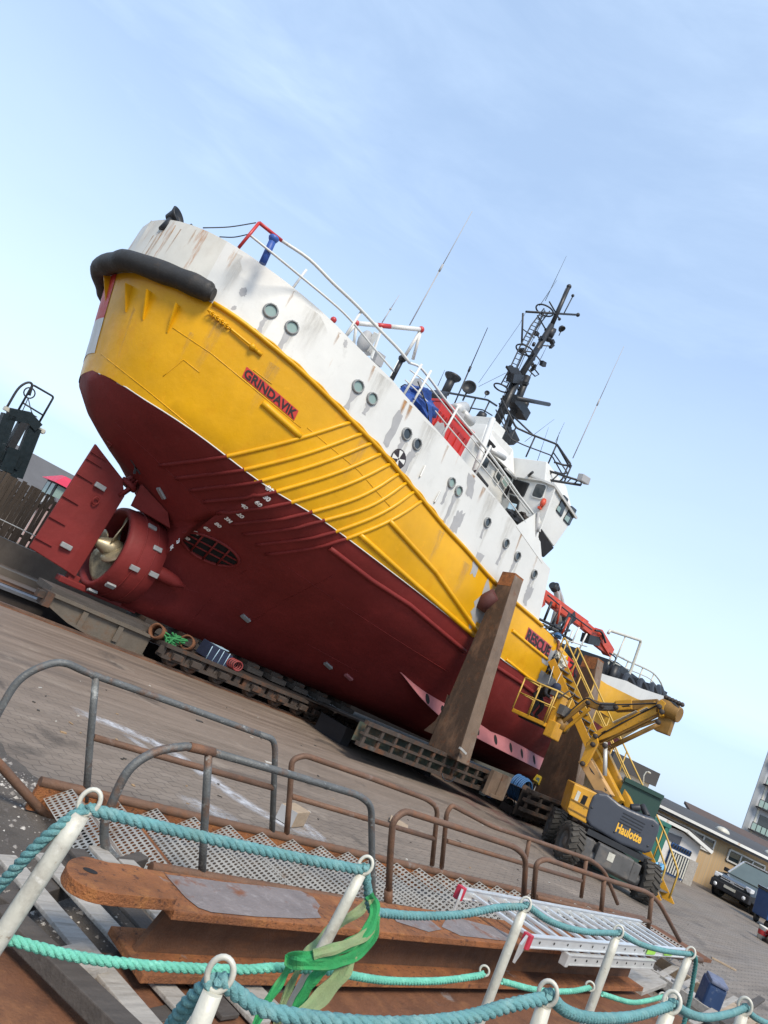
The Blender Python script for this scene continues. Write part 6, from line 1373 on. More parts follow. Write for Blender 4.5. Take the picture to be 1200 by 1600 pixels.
gd_ = (B_ - A_).normalized(); gs_ = V((gd_.y, -gd_.x, 0)).normalized(); gs_ = gs_ if gs_.y < 0 else -gs_
q = MB(); q.tube([A_ + gs_ * 1.25 - gd_ * .4, B_ + gs_ * 1.25 + gd_ * .6], .042, 9); q.build('bottom_rail', TUBR, gw)
# perforated sheet steps, zigzag between the two sides (holes are real)
A0, A1 = A_ - V((0, 0, .05)) + gs_ * .05, B_ + gd_ * .5 - V((0, 0, .05)) + gs_ * .05; gd = (A1 - A0).normalized(); gp_ = V((gd.y, -gd.x, 0)).normalized(); gp_ = gp_ if gp_.y < 0 else -gp_; N0, N1 = A0 + gp_ * 1.15, A1 + gp_ * 1.15
def holed(mb, o, ex, ey, lx, ly, p=.042, k=6, rr=.36):
    nx, ny = max(1, int(lx / p)), max(1, int(ly / p)); px, py = lx / nx, ly / ny; nz = ex.cross(ey)
    idx = {}
    def corner(i, j):
        if (i, j) not in idx: idx[(i, j)] = len(mb.v); mb.v.append(o + ex * (i * px) + ey * (j * py))
        return idx[(i, j)]
    for i in range(nx):
        for j in range(ny):
            c = o + ex * ((i + .5) * px) + ey * ((j + .5) * py); b0 = len(mb.v)
            for t in range(8): a = PI / 4 + 2 * PI * t / 8; mb.v.append(c + ex * math.cos(a) * px * rr + ey * math.sin(a) * py * rr)
            cs = [corner(i + 1, j + 1), corner(i, j + 1), corner(i, j), corner(i + 1, j)]
            for q in range(4):
                h = [b0 + (2 * q + t) % 8 for t in range(3)]; n = cs[(q + 1) % 4]
                mb.f += [[cs[q], h[0], h[1]], [cs[q], h[1], n], [n, h[1], h[2]]][0:0] or [[cs[q], n, h[2], h[1], h[0]][::-1]]
                mb.m.append(0); mb.s.append(False)
nstep = 23
for i in range(nstep + 3):
    t0, t1 = (i - 2) / nstep, (i - 1) / nstep
    a, b = A0.lerp(A1, t0), A0.lerp(A1, t1); n_ = N0.lerp(N1, t0)
    across = (V((n_.x, n_.y, a.z)) - a); w = across.length; across.normalize(); run = (b - a); d = run.length; run = run.normalized()
    apex = a + run * d * .45 + V((0, 0, d * .30)); f1, f2 = apex - a, b - apex
    q = MB(); pp = .042 if i < 10 else .055
    holed(q, a + V((0, 0, -.06)), f1.normalized(), across, f1.length, w, pp); 
    q2 = f2; holed(q, apex + V((0, 0, -.06)), f2.normalized(), across, f2.length, w, pp)
    so_ = q.build('step', STEP, gw, fix=False)
q = MB(); e0 = pgw(118, 1268, 12.98); e1 = pgw(150, 1330, NB - .1); q.add([e0, A0 + V((0, 0, -.04)), N0 + V((0, 0, -.04)), pgw(185, 1375, NB)], [(0, 1, 2, 3)]); q.build('end_plate', RSTN, gw)
q = MB(); p = pgw(165, 1262, 13.1); q.box(p, (.13, .14, .16)); q.build('end_fitting', RSTB, gw); q = MB(); p = pgw(1052, 1470, 13.6); q.box(p + V((0, 0, -.02)), (.9, 1.0, .05)); q.build('end_platform', RSTB, gw)
# ================================================================== STEEL BEAMS ON TIMBER
BB0, BB1 = 15.18, 15.64
def ibeam(name, label, s0, s1, b0, b1, top, bot, mtop, mweb, mbot, skew=0., web_in=0.):
    t = thing(name, label, 'beam', P3((s0 + s1) / 2, b0, bot)); f = lambda s, b, h: P3(s, b + skew * (s - s0), h)
    def slabh(h0, h1, sa): return [f(sa, b0, h0), f(sa, b1, h0), f(s1, b1, h0), f(s1, b0, h0), f(sa, b0, h1), f(sa, b1, h1), f(s1, b1, h1), f(s1, b0, h1)]
    q = MB(); q.hexa(slabh(top - .045, top, s0)); q.build('top_flange', mtop, t, .006)
    q = MB(); q.hexa(slabh(bot, bot + .045, s0)); q.build('bottom_flange', mbot, t, .006)
    bm_ = (b0 + b1) / 2; q = MB(); q.hexa([f(s0 + .04, bm_ - .02, bot + .045), f(s0 + .04, bm_ + .02, bot + .045), f(s1, bm_ + .02, bot + .045), f(s1, bm_ - .02, bot + .045), f(s0 + web_in, bm_ - .02, top - .045), f(s0 + web_in, bm_ + .02, top - .045), f(s1, bm_ + .02, top - .045), f(s1, bm_ - .02, top - .045)]); q.build('web', mweb, t); return t, f
TOPZ, BOTZ = -.29, -.655
b_t, bf = ibeam('steel_beam', 'big rusty I-beam with a rounded lug plate on its end, beside the gangway', -7.02, -.2, 15.32, 15.75, TOPZ, BOTZ, RSTN, RSTW, RSTN, -.026, .14)
def onz(u, v, h): return ph(u, v, h)
# lug plate with a slot
out = [(104, 1352), (112, 1342), (135, 1338), (170, 1347), (215, 1353), (252, 1372), (278, 1402), (262, 1404), (215, 1400), (160, 1393), (125, 1380), (108, 1366)]
P_ = [onz(u, v, TOPZ + .062) for u, v in out]; c = onz(141, 1361, TOPZ + .062); e1 = (onz(152, 1366, TOPZ + .062) - c); e2 = (onz(150, 1357, TOPZ + .062) - c) * .45
hole = [c + e1 * math.cos(2 * PI * k / 12) + e2 * math.sin(2 * PI * k / 12) for k in range(12)]
q = MB(); q.poly(crom(P_, 3, True), (0, 0, 1), .06); lg = q.build('lug_plate', RSTN, b_t, .004)
q = MB(); q.add([h_ + V((0, 0, .002)) for h_ in hole], [tuple(range(12))]); q.build('slot', HOLE, lg)
sc_ = [(258, 1366), (300, 1371), (350, 1378), (420, 1385), (470, 1392), (490, 1402), (500, 1415), (496, 1424), (502, 1434), (470, 1435), (400, 1432), (330, 1425), (310, 1418), (290, 1402)]
q = MB(); q.add([onz(u, v, TOPZ + .004) for u, v in sc_], [tuple(range(len(sc_)))]); q.build('mill_scale_patch', SCALE, b_t)
for pl_ in ([(600, 1418), (660, 1428), (690, 1452), (670, 1456), (620, 1440)], [(700, 1430), (770, 1448), (800, 1462), (790, 1470), (720, 1462), (690, 1448)]): q = MB(); q.add([onz(u, v, TOPZ + .004) for u, v in pl_], [tuple(range(len(pl_)))]); q.build('mill_scale_patch', SCALE, b_t)
ibeam('steel_beam', 'second rusty I-beam lying lower, nearest the camera, under the mint green rope', -11, .2, 15.42, 16.32, -.72, -.98, RSTB, RSTW, RSTN, -.01)
ibeam('steel_beam', 'third rusty beam in the bottom left corner under the dark timber', -11, -1.0, 16.36, 16.8, -.70, -.96, RSTB, RSTW, RSTN, -.01)
# pallets and timbers
def plank(pix, h, w, th, m, name, label, group=None, parent=None):
    A, B = onz(*pix[0], h), onz(*pix[1], h)
    if parent: q = MB(); q.bar(A, B, w, th); return q.build(name, m, parent, .006)
    t = thing(name, label, 'timber', A, group); q = MB(); q.bar(A, B, w, th); q.build('plank_body', m, t, .006); return t
pal = thing('wooden_pallet', 'weathered grey pallet under the left end of the big I-beam', 'pallet', onz(100, 1420, -.9))
for a, b, m in (((8, 1338), (240, 1610), TIMB), ((66, 1335), (310, 1600), TIMB), ((118, 1328), (360, 1590), TIMD), ((150, 1324), (410, 1600), TIMB), ((196, 1345), (460, 1610), TIMB)): plank((a, b), -.69, .135, .025, m, 'deck_board', '', None, pal)
for a, b in (((0, 1420), (220, 1345)), ((90, 1535), (430, 1440)), ((160, 1620), (520, 1530))): plank((a, b), -.76, .1, .1, TIMD, 'bearer', '', None, pal)
q = MB(); 
plank(((0, 1425), (222, 1640)), -.62, .13, .08, TIMD, 'dark_timber', 'dark wet timber lying diagonally across the beams at the lower left')
plank(((104, 1490), (148, 1530)), -.70, .16, .1, TIMB, 'timber_block', 'short grey timber block under the corner of the big I-beam')
plank(((330, 1560), (420, 1640)), -.86, .16, .06, TIMB, 'grey_timber', 'pale grey timber poking out below the big I-beam, beside the webbing')
pal2 = thing('wooden_pallet', 'dark slatted pallet under the right end of the beams', 'pallet', onz(800, 1570, -.93))
for k in range(7): plank(((760 + k * 26, 1530 + k * 4), (900 + k * 32, 1640)), -.9, .12, .03, TIMD if k % 3 else TIMB, 'deck_board', '', None, pal2)
# wooden frame with battens at the right
fr = thing('battened_timber_rack', 'long ladder-like timber frame with cross battens behind the blue canister', 'frame', onz(1100, 1550, -.9))
for a, b in (((1020, 1495), (1190, 1612)), ((985, 1500), (1165, 1625))): plank((a, b), -.84, .06, .14, TIMN if a[0] > 1000 else TIMB, 'side_board', '', None, fr)
for u, v in ((1005, 1492), (1035, 1508), (1065, 1528), (1095, 1548), (1128, 1568), (1160, 1590)): plank(((u - 3, v + 16), (u + 22, v + 2)), -.78, .09, .025, TIMB if u % 2 else TIMN, 'batten', '', None, fr)
plank(((972, 1532), (1016, 1518)), -.72, .26, .05, TIMB, 'grey_board', 'broad grey board with a split, lying level behind the mint rope'); plank(((992, 1546), (1032, 1532)), -.70, .17, .05, TIMB, 'grey_board', 'narrower grey board lying in front of the broad split board')
plank(((1015, 1612), (1120, 1560)), -.9, .2, .06, TIMD, 'dark_plank', 'dark plank in the shadow below the timber frame')
rp = random.Random(9)
for k, (a, b, w) in enumerate((((905, 1560), (965, 1600), .12), ((930, 1552), (1000, 1592), .09), ((1000, 1560), (1060, 1604), .12), ((1080, 1600), (1150, 1560), .08), ((1130, 1600), (1190, 1560), .1))):
    plank((a, b), -.84 + .02 * k, w, .04, (TIMB, TIMD, TIMN, TIMB, TIMD)[k], 'loose_plank', ['grey plank lying in the gap right of the big I-beam\'s end', 'narrow dark plank beside the grey plank at the I-beam\'s end', 'tan plank in front of the third bottom post', 'grey plank crossing under the blue canister', 'dark plank behind the corner post'][k], 'loose planks at the lower right')
for k, (u, v) in enumerate(((960, 1560), (1005, 1575), (1045, 1540))):
    c = onz(u, v, -.9); t = thing('scrap_piece', ['crumpled pale scrap under the narrow grey board', 'dark scrap at the foot of the cream posts', 'grey scrap plate behind the cream post with the knotted rope'][k], 'scrap', c); q = crumple(c, (.35, .28, .09), amp=.4, seed=60 + k); q.build('scrap', (GALV, DKSTEEL, GRYP)[k], t)
c = onz(1098, 1590, -.95); t = thing('blue_canister', 'scuffed dark blue canister standing among the timbers', 'canister', c); M_ = Matrix.Rotation(R(35), 3, 'Z') @ Matrix.Rotation(R(-8), 3, 'Y'); q = MB(); q.box(c + V((0, 0, .26)), (.34, .24, .46), M_); q.build('body', mat('scuffed_navy_plastic', (.02, .05, .13), .5, var=.2, layers=(((.16, .19, .24), .6, .75, 9),)), t, .05, 3); q = MB(); q.box(c + M_ @ V((0, 0, .51)) , (.3, .22, .05), M_); q.build('scuffed_top', mat('dusty_blue_grey', (.13, .15, .22), .7, var=.3, scale=12), t, .02)
# ================================================================== ALUMINIUM LADDERS
def ladder(name, label, fa, fb, na, nb, hf, hn, nr, depth, m, holes=True):
    FA, FB, NA, NB_ = onz(*fa, hf), onz(*fb, hf), onz(*na, hn), onz(*nb, hn); t = thing(name, label, 'ladder', NA)
    for A, B in ((FA, FB), (NA, NB_)):
        q = MB(); q.bar(A, B, .028, depth); q.bar(A + V((0, 0, depth / 2)), B + V((0, 0, depth / 2)), .05, .008); q.bar(A - V((0, 0, depth / 2)), B - V((0, 0, depth / 2)), .05, .008); q.build('side_rail', m, t)
        q = MB(); d = (B - A).normalized(); q.box(A - d * .015, (.06, .07, depth + .03), Matrix((d, V((0, 0, 1)).cross(d), V((0, 0, 1)))).transposed()); q.build('end_cap', CAPR if m is ALU else m, t, .006)
    for i in range(nr):
        k = (i + .7) / nr; A, B = FA.lerp(FB, k), NA.lerp(NB_, k); q = MB(); q.bar(A, B, .045, .03); q.build('rung', m, t, .006)
        if holes: q = MB(); d = (NB_ - NA).normalized(); p = B + (B - A).normalized() * .018; q.lathe(p, (B - A).normalized(), [(.001, 0), (.012, 0)], 8); q.build('rung_hole', HOLE, t)
    return t
lt = ladder('aluminium_ladder', 'shiny aluminium ladder with dark red end caps, upper one on the beams', (720, 1395), (1000, 1444), (824, 1470), (1070, 1489), -.16, -.16, 15, .085, ALU)
p = onz(880, 1474, -.16); NA, NB_ = onz(824, 1470, -.16), onz(1070, 1489, -.16); d = (NB_ - NA).normalized(); s = d.cross(V((0, 0, 1)))
if s.dot(CAM - NA) < 0: s = -s
q = MB(); 
for k in (.66, .8): a = NA.lerp(NB_, k); q.add([a + s * .029 + d * x + V((0, 0, z)) for x, z in ((0, -.03), (.28, -.03), (.3, .035), (.02, .035))], [(0, 1, 2, 3)])
q.build('lime_sticker', mat('lime_sticker', (.28, .55, .06), .6, var=.2), lt)
q = MB(); q.bar(onz(712, 1418, -.2), onz(720, 1395, -.18), .02, .14); q.build('foot_bracket', ALUD, lt); q = MB(); q.bar(onz(808, 1490, -.2), onz(822, 1470, -.18), .02, .14); q.build('foot_bracket', ALUD, lt)
ladder('aluminium_ladder', 'dull aluminium ladder lying under the shiny one, its near rail showing below', (800, 1432), (975, 1462), (884, 1498), (1020, 1506), -.27, -.27, 9, .08, ALUD)
# ================================================================== GANGWAY ROPE RAILING NEXT TO THE CAMERA
def rope_post(label, ring, foot, b, dia, rr, group='cream rope posts of the gangway beside the camera', low=None):
    Pt = pb(*ring, b); Pf = pb(*foot, b); d = (Pt - Pf).normalized(); L = 1.05; base = Pt - d * L
    t = thing('rope_post', label, 'post', base, group); q = MB(); top = Pt - d * rr * 1.25
    q.tube([base, top - d * .06, top], [dia / 2, dia / 2, dia / 2 * .92], 14); q.build('tube', GALV, t)
    s = (Pt - CAM).normalized(); side = d.cross(s).normalized(); nrm = d
    q = MB(); q.tube([Pt + side * math.cos(a) * rr * .92 + d * math.sin(a) * rr * 1.2 for a in [2 * PI * k / 22 for k in range(22)]], rr * .24, 8, True); q.build('eye_ring', GALV, t)
    if low is not None:
        pl_ = pb(*low, b + .0); q = MB(); q.tube([pl_ + side * math.cos(a) * rr * .8 + d * math.sin(a) * rr * .8 for a in [2 * PI * k / 18 for k in range(18)]], rr * .2, 7, True); q.build('lower_eye', GALV, t)
    return Pt, d, t, side
BR, AR = 17.62, 18.18
rowB = [rope_post('cream rope post at the left edge, carrying the far turquoise rope', (140, 1253), (30, 1420), 17.57, .036, .0195),
        rope_post('cream rope post wrapped in green webbing', (571, 1352), (520, 1450), 17.70, .027, .017),
        rope_post('cream rope post in front of the aluminium ladder\'s red caps', (821, 1413), (770, 1545), BR, .031, .018, low=(757, 1517)),
        rope_post('cream rope post in front of the ladder\'s lime stickers', (966, 1456), (928, 1560), BR, .034, .0195, low=(922, 1541)),
        rope_post('cream post ending the far row, with a knotted rope hanging from it', (1079, 1489), (1050, 1560), BR, .036, .021, low=(1036, 1558))]
rowA = [rope_post('nearest cream rope post at the bottom, below the big I-beam\'s corner', (344, 1522), (312, 1600), 18.13, .029, .0175),
        rope_post('cream rope post at the bottom, right of the green webbing', (856, 1552), (838, 1610), 18.26, .028, .0165),
        rope_post('cream rope post at the bottom, in front of the knotted rope', (1050, 1566), (1030, 1620), 18.21, .034, .020),
        rope_post('cream rope post in the bottom right corner', (1164, 1572), (1150, 1620), 18.11, .037, .022)]
def sagrope(pa, pb_, sag, n=14, drop=.012):
    A, B = pa - V((0, 0, drop)), pb_ - V((0, 0, drop)); return [A.lerp(B, i / n) - V((0, 0, 1)) * sag * (1 - (2 * i / n - 1) ** 2) for i in range(n + 1)]
def rope_thing(label, pts, r, m, cat='rope', nm='rope'):
    t = thing(nm, label, cat, pts[0]); q = MB(); rope(q, pts, r, 0, r * 4.6, 8, 6); q.build('strands', m, t); return t
PB = [x[0] for x in rowB]; PA = [x[0] for x in rowA]
L0 = pb(-40, 1420, 17.3)
rope_thing('turquoise rope climbing from the left edge to the first cream post', crom([pb(-60, 1440, 17.45), pb(0, 1383, 17.50), pb(70, 1310, 17.55), PB[0] - V((0, 0, .008))], 6), .0118, ROPB)
rope_thing('turquoise rope from the first cream post to the webbing-wrapped post', sagrope(PB[0], PB[1], .006), .0118, ROPB)
mid = [pb(594, 1426, 17.68), pb(650, 1431, 17.65), pb(720, 1429, 17.64), pb(780, 1418, 17.62), PB[2] - V((0, 0, .008))]
rope_thing('turquoise rope from the webbing to the post by the ladder\'s red caps', crom([PB[1], pb(574, 1385, 17.7), pb(580, 1420, 17.69)] + mid, 6), .0112, ROPB)
rope_thing('turquoise rope across the shiny ladder between two posts', crom([PB[2], pb(860, 1440, BR), pb(910, 1455, BR), PB[3] - V((0, 0, .006))], 6), .0112, ROPB)
rope_thing('turquoise rope reaching the last post of the far row', crom([PB[3], pb(1000, 1475, BR), pb(1040, 1486, BR), PB[4] - V((0, 0, .006))], 6), .0112, ROPB)
rope_thing('rope end hanging with a knot from the last far post', crom([PB[4], pb(1087, 1500, BR), pb(1083, 1530, BR), pb(1078, 1560, BR), pb(1066, 1610, BR)], 6), .0105, mat('dark_teal_rope', (.05, .2, .19), .85, var=.3, scale=12, bump=.5, bscale=250))
q = MB(); 
rope_thing('thick turquoise rope rising from the bottom edge to the nearest post', crom([pb(255, 1625, 18.02), pb(290, 1575, 18.08), pb(318, 1546, 18.11), PA[0] - V((0, 0, .010))], 6), .0122, ROPB)
rope_thing('thick turquoise rope sagging along the bottom between the two nearest posts', crom([PA[0] - V((0, 0, .004)), pb(400, 1572, 18.15), pb(480, 1591, 18.18), pb(600, 1601, 18.22), pb(720, 1592, 18.24), pb(800, 1570, 18.25), PA[1] - V((0, 0, .008))], 6), .0108, ROPB)
rope_thing('turquoise rope sagging between the second and third bottom posts', crom([PA[1], pb(885, 1580, 18.25), pb(930, 1591, 18.24), pb(990, 1588, 18.22), PA[2] - V((0, 0, .008))], 6), .0108, ROPB)
rope_thing('turquoise rope between the third bottom post and the corner post', crom([PA[2], pb(1075, 1583, 18.2), pb(1105, 1590, 18.16), pb(1140, 1584, 18.13), PA[3] - V((0, 0, .008))], 6), .0108, ROPB)
rope_thing('turquoise rope leaving the corner post towards the right edge', crom([PA[3], pb(1180, 1590, 18.1), pb(1215, 1606, 18.05)], 6), .0108, ROPB)
rope_thing('mint green lower rope across the whole left half', crom([pb(-20, 1458, 17.52), pb(12, 1467, 17.55), pb(120, 1495, 17.60), pb(250, 1510, 17.64), pb(370, 1515, 17.68), pb(440, 1512, 17.70), pb(525, 1518, 17.70)], 6), .0102, ROPG)
rope_thing('mint green lower rope from the webbing to the third far post', crom([pb(525, 1520, 17.70), pb(600, 1532, 17.66), pb(680, 1533, 17.64), pb(740, 1526, BR), pb(759, 1521, BR)], 6), .0098, ROPG)
rope_thing('mint green lower rope between the third and fourth far posts', crom([pb(783, 1533, BR), pb(840, 1547, BR), pb(890, 1549, BR), pb(923, 1543, BR)], 6), .0098, ROPG)
rope_thing('mint green lower rope ending at the last far post', crom([pb(940, 1553, BR), pb(985, 1566, BR), pb(1015, 1563, BR), pb(1037, 1557, BR)], 6), .0098, ROPG)
# green webbing wound round the second post
sl_ = thing('lifting_sling', 'green webbing sling wound round a cream rope post', 'sling', PB[1] - V((0, 0, .6)))
def ribbon(pix, b, w, m, twist=0., th=.004):
    pts = crom([pb(u, v, bb) for (u, v), bb in zip(pix, b)], 6); n = len(pts); rows = []
    for i in range(n):
        d = (pts[min(n - 1, i + 1)] - pts[max(0, i - 1)]).normalized(); vw = (CAM - pts[i]).normalized(); s = d.cross(vw).normalized(); a = twist * math.sin(i * .5); s = s * math.cos(a) + d.cross(s) * math.sin(a); w_ = w * .78
        ww = w * .66 * (1 - .12 * math.sin(i * .9)); rows.append([pts[i] - s * ww / 2, pts[i] - s * ww * .2 + vw * .004, pts[i] + s * ww * .2 - vw * .002, pts[i] + s * ww / 2])
    q = MB(); q.grid(rows, 0, False); o = q.build('webbing', m, sl_, fix=False); md = o.modifiers.new('thickness', 'SOLIDIFY'); md.thickness = th; return o
f_, n_ = 17.78, 17.62
ribbon([(578, 1402), (560, 1425), (520, 1450), (490, 1480), (470, 1502)], [17.62, 17.62, 17.63, 17.66, 17.7], .034, STRP, .4)
ribbon([(577, 1398), (586, 1418), (578, 1448), (555, 1470), (520, 1488), (480, 1495), (450, 1500), (470, 1506), (520, 1504), (556, 1492), (580, 1465), (588, 1430)], [17.72, 17.76, 17.78, 17.79, 17.79, 17.78, 17.74, 17.78, 17.8, 17.8, 17.79, 17.77], .034, STRG, .3)
ribbon([(582, 1405), (586, 1440), (570, 1462), (530, 1480), (490, 1492)], [17.74, 17.77, 17.79, 17.8, 17.79], .03, STRP, .2)
ribbon([(548, 1490), (535, 1520), (505, 1555), (470, 1590), (440, 1640)], [17.79, 17.8, 17.8, 17.81, 17.82], .05, STRP, .15)
ribbon([(520, 1500), (490, 1530), (470, 1565), (440, 1620)], [17.76, 17.77, 17.77, 17.78], .034, STRG, .5)
ribbon([(455, 1505), (435, 1540), (410, 1580), (385, 1630)], [17.73, 17.74, 17.75, 17.76], .026, STRG, .6); ribbon([(470, 1508), (452, 1545), (436, 1590), (420, 1640)], [17.72, 17.73, 17.74, 17.75], .024, STRP, .6)
# ================================================================== BACKGROUND AT THE RIGHT
RGT = s2w(V((1, 0, 0))); RGT.z = 0; RGT.normalize(); FWD = V((-RGT.y, RGT.x, 0))
def at(u, v, z=YARD): return ph(u, v, z)
P0 = at(1085, 1377); w0 = V((P0.x, P0.y, YARD)); dist = (w0 - CAM).length
DARKR = mat('dark_felt_roof', (.055, .055, .058), .9, var=.15, scale=.5); BRNR = mat('brown_roof', (.085, .062, .055), .9, var=.12, scale=.5)
def W_(a, d, h): return w0 + RGT * a + FWD * d + V((0, 0, h))
bt = thing('brick_workshop', 'long buff brick workshop with white-framed windows and a low dark roof', 'building', W_(0, 0, 0))
k = dist / F
def uvA(u, v):                       # along, height on the workshop wall
    d = ray(u, v); t = (w0 - CAM).dot(FWD) / d.dot(FWD); p = CAM + d * t; return (p - w0).dot(RGT), p.z
EH = uvA(1140, 1313)[1] - YARD
q = MB(); q.hexa([W_(-9, 0, 0), W_(45, 0, 0), W_(45, 14, 0), W_(-9, 14, 0), W_(-9, 0, EH), W_(45, 0, EH), W_(45, 14, EH), W_(-9, 14, EH)]); wl_ = q.build('wall', None or BRKM, bt)
wl_.rotation_euler = (0, 0, 0)
def along0(u, v, dd):
    d = ray(u, v); t = ((w0 - CAM).dot(FWD) + dd) / d.dot(FWD); return (CAM + d * t - w0).dot(RGT), (CAM + d * t).z - YARD
RH = along0(1118, 1285, 8)[1]; print('RH', RH, EH)
q = MB(); q.poly([W_(-9.5, -.6, EH), W_(45, -.6, EH), W_(45, 8, RH), W_(-9.5, 8, RH)], (0, 0, 1), .15); ro = q.build('roof', DARKR, bt)
q = MB(); q.bar(W_(-9.5, -.66, EH + .02), W_(45, -.66, EH + .02), .06, .12); q.build('gutter', WHT, ro)
for a in (2.4, 5.2, 10.0, 14.2, 19): q = MB(); q.sphere(W_(a, 3.2, EH + (RH - EH) * .44), .38, 12, 0, (1.2, .9, .55)); q.build('rooflight', GALV, ro)
BLND = mat('tan_blind', (.2, .17, .11), .6)
def bwin(a0, a1, h0, h1, n):
    q = MB(); q.bar(W_(a0, -.05, h1), W_(a1, -.05, h1), .07, .07); q.bar(W_(a0, -.05, h0), W_(a1, -.05, h0), .07, .07)
    for i in range(n + 1): a = a0 + (a1 - a0) * i / n; q.bar(W_(a, -.05, h0), W_(a, -.05, h1), .07, .07, RGT)
    o = q.build('window', WHT, bt); q = MB(); q.add([W_(a0, -.03, h0), W_(a1, -.03, h0), W_(a1, -.03, h1), W_(a0, -.03, h1)], [(0, 1, 2, 3)]); q.build('pane', GLSD, o)
    for i in range(n):
        b0, b1 = a0 + (a1 - a0) * (i + .06) / n, a0 + (a1 - a0) * (i + .94) / n; q = MB(); q.add([W_(b0, -.036, h0 + .2), W_(b1, -.036, h0 + .2), W_(b1, -.036, h0 + .42), W_(b0, -.036, h0 + .42)], [(0, 1, 2, 3)]); q.build('blind', BLND, o)
a0, h0_ = uvA(1066, 1290); a1, h1_ = uvA(1113, 1325); print('win', a0, a1, uvA(1110, 1332), uvA(1116, 1313), 'eave', uvA(1140, 1313)); bwin(a0, a1, uvA(1110, 1332)[1] - YARD + w0.z * 0, uvA(1116, 1313)[1] - YARD, 3)
a0, h0_ = uvA(1134, 1344); a1, h1_ = uvA(1186, 1368); bwin(a0, a1 + .1, uvA(1133, 1342)[1] - YARD, uvA(1139, 1326)[1] - YARD, 3); a2 = a1 + 2.5; bwin(a2, a2 + 3, .9 + 1.0, 3.2, 3)
hb = thing('brown_roof_hall', 'hall with a tall plain brown roof behind the brick workshop', 'building', W_(9, 18, 0)); 
def along0(u, v, dd):
    d = ray(u, v); t = ((w0 - CAM).dot(FWD) + dd) / d.dot(FWD); return (CAM + d * t - w0).dot(RGT), (CAM + d * t).z - YARD
A, B = along0(1077, 1255, 22), along0(1158, 1296, 22)
q = MB(); q.hexa([W_(A[0], 18, 0), W_(B[0] + 12, 18, 0), W_(B[0] + 12, 26, 0), W_(A[0], 26, 0), W_(A[0], 18, 1.8), W_(B[0] + 12, 18, 1.8), W_(B[0] + 12, 26, 1.8), W_(A[0], 26, 1.8)]); q.build('wall', BRKM, hb)
q = MB(); q.poly([W_(A[0] - .4, 17, 1.7), W_(B[0] + 14, 17, 1.7), W_(B[0] + 14, 22, A[1]), W_(A[0] - .4, 22, A[1])], (0, 0, 1), .2); q.build('roof', BRNR, hb)
# grey apartment block with balconies
ap = thing('apartment_block', 'tall pale grey apartment block with balconies at the right edge', 'building', W_(20, 30, 0))
D = 60
def along(u, v, dd):
    d = ray(u, v); t = ((w0 - CAM).dot(FWD) + dd) / d.dot(FWD); return (CAM + d * t - w0).dot(RGT), (CAM + d * t).z - YARD
e = along(1157, 1300, D)[0]; DV = W_(e, D, 0) - CAM; DV.z = 0; DV = (DV.normalized() + RGT * .12).normalized(); AX = lambda a, d, h: W_(e + a, D, h) + DV * d
APW = mat('pale_grey_cladding', (.40, .42, .45), .7, var=.06, scale=.3); APE = mat('grey_edge_cladding', (.27, .29, .31), .7, var=.05)
q = MB(); q.hexa([AX(0, 0, 0), AX(26, 0, 0), AX(26, 18, 0), AX(0, 18, 0), AX(0, 0, 26), AX(26, 0, 26), AX(26, 18, 26), AX(0, 18, 26)]); q.build('wall', APW, ap)
q = MB(); q.bar(AX(.35, -.06, 0), AX(.35, -.06, 26), .12, .7, RGT); q.build('corner_strip', APE, ap); q = MB(); q.bar(AX(1.3, -.06, 0), AX(1.3, -.06, 26), .1, .25, RGT); q.build('downpipe', GALV, ap)
for lv in range(8): q = MB(); q.bar(AX(.7, -.02, 3 * lv + 2), AX(26, -.02, 3 * lv + 2), .05, .05); q.build('cladding_joint', APE, ap)
for lv in range(1, 8):
    z = 3.0 * lv - 1.0
    for a in (1.2, 8.5, 16):
        q = MB(); q.bar(AX(a, -.7, z), AX(a + 3.4, -.7, z), 1.4, .16); b = q.build('balcony', BLK, ap)
        q = MB(); q.bar(AX(a, -1.38, z + 1.0), AX(a + 3.4, -1.38, z + 1.0), .05, .06)
        for i in range(6): x = a + 3.4 * i / 5; q.bar(AX(x, -1.38, z), AX(x, -1.38, z + 1.0), .05, .05, RGT)
        q.build('railing', BLK, b); q = MB()
        for i in range(5): x = a + .06 + 3.4 * i / 5; q.add([AX(x, -1.36, z + .12), AX(x + .58, -1.36, z + .12), AX(x + .58, -1.36, z + .95), AX(x, -1.36, z + .95)], [(0, 1, 2, 3)])
        q.build('glass_panel', GLSG, b); q = MB(); q.poly([AX(a + .5, -.04, z + .1), AX(a + 3, -.04, z + .1), AX(a + 3, -.04, z + 2.3), AX(a + .5, -.04, z + 2.3)], -FWD, .05); q.build('window', GLSD, ap)
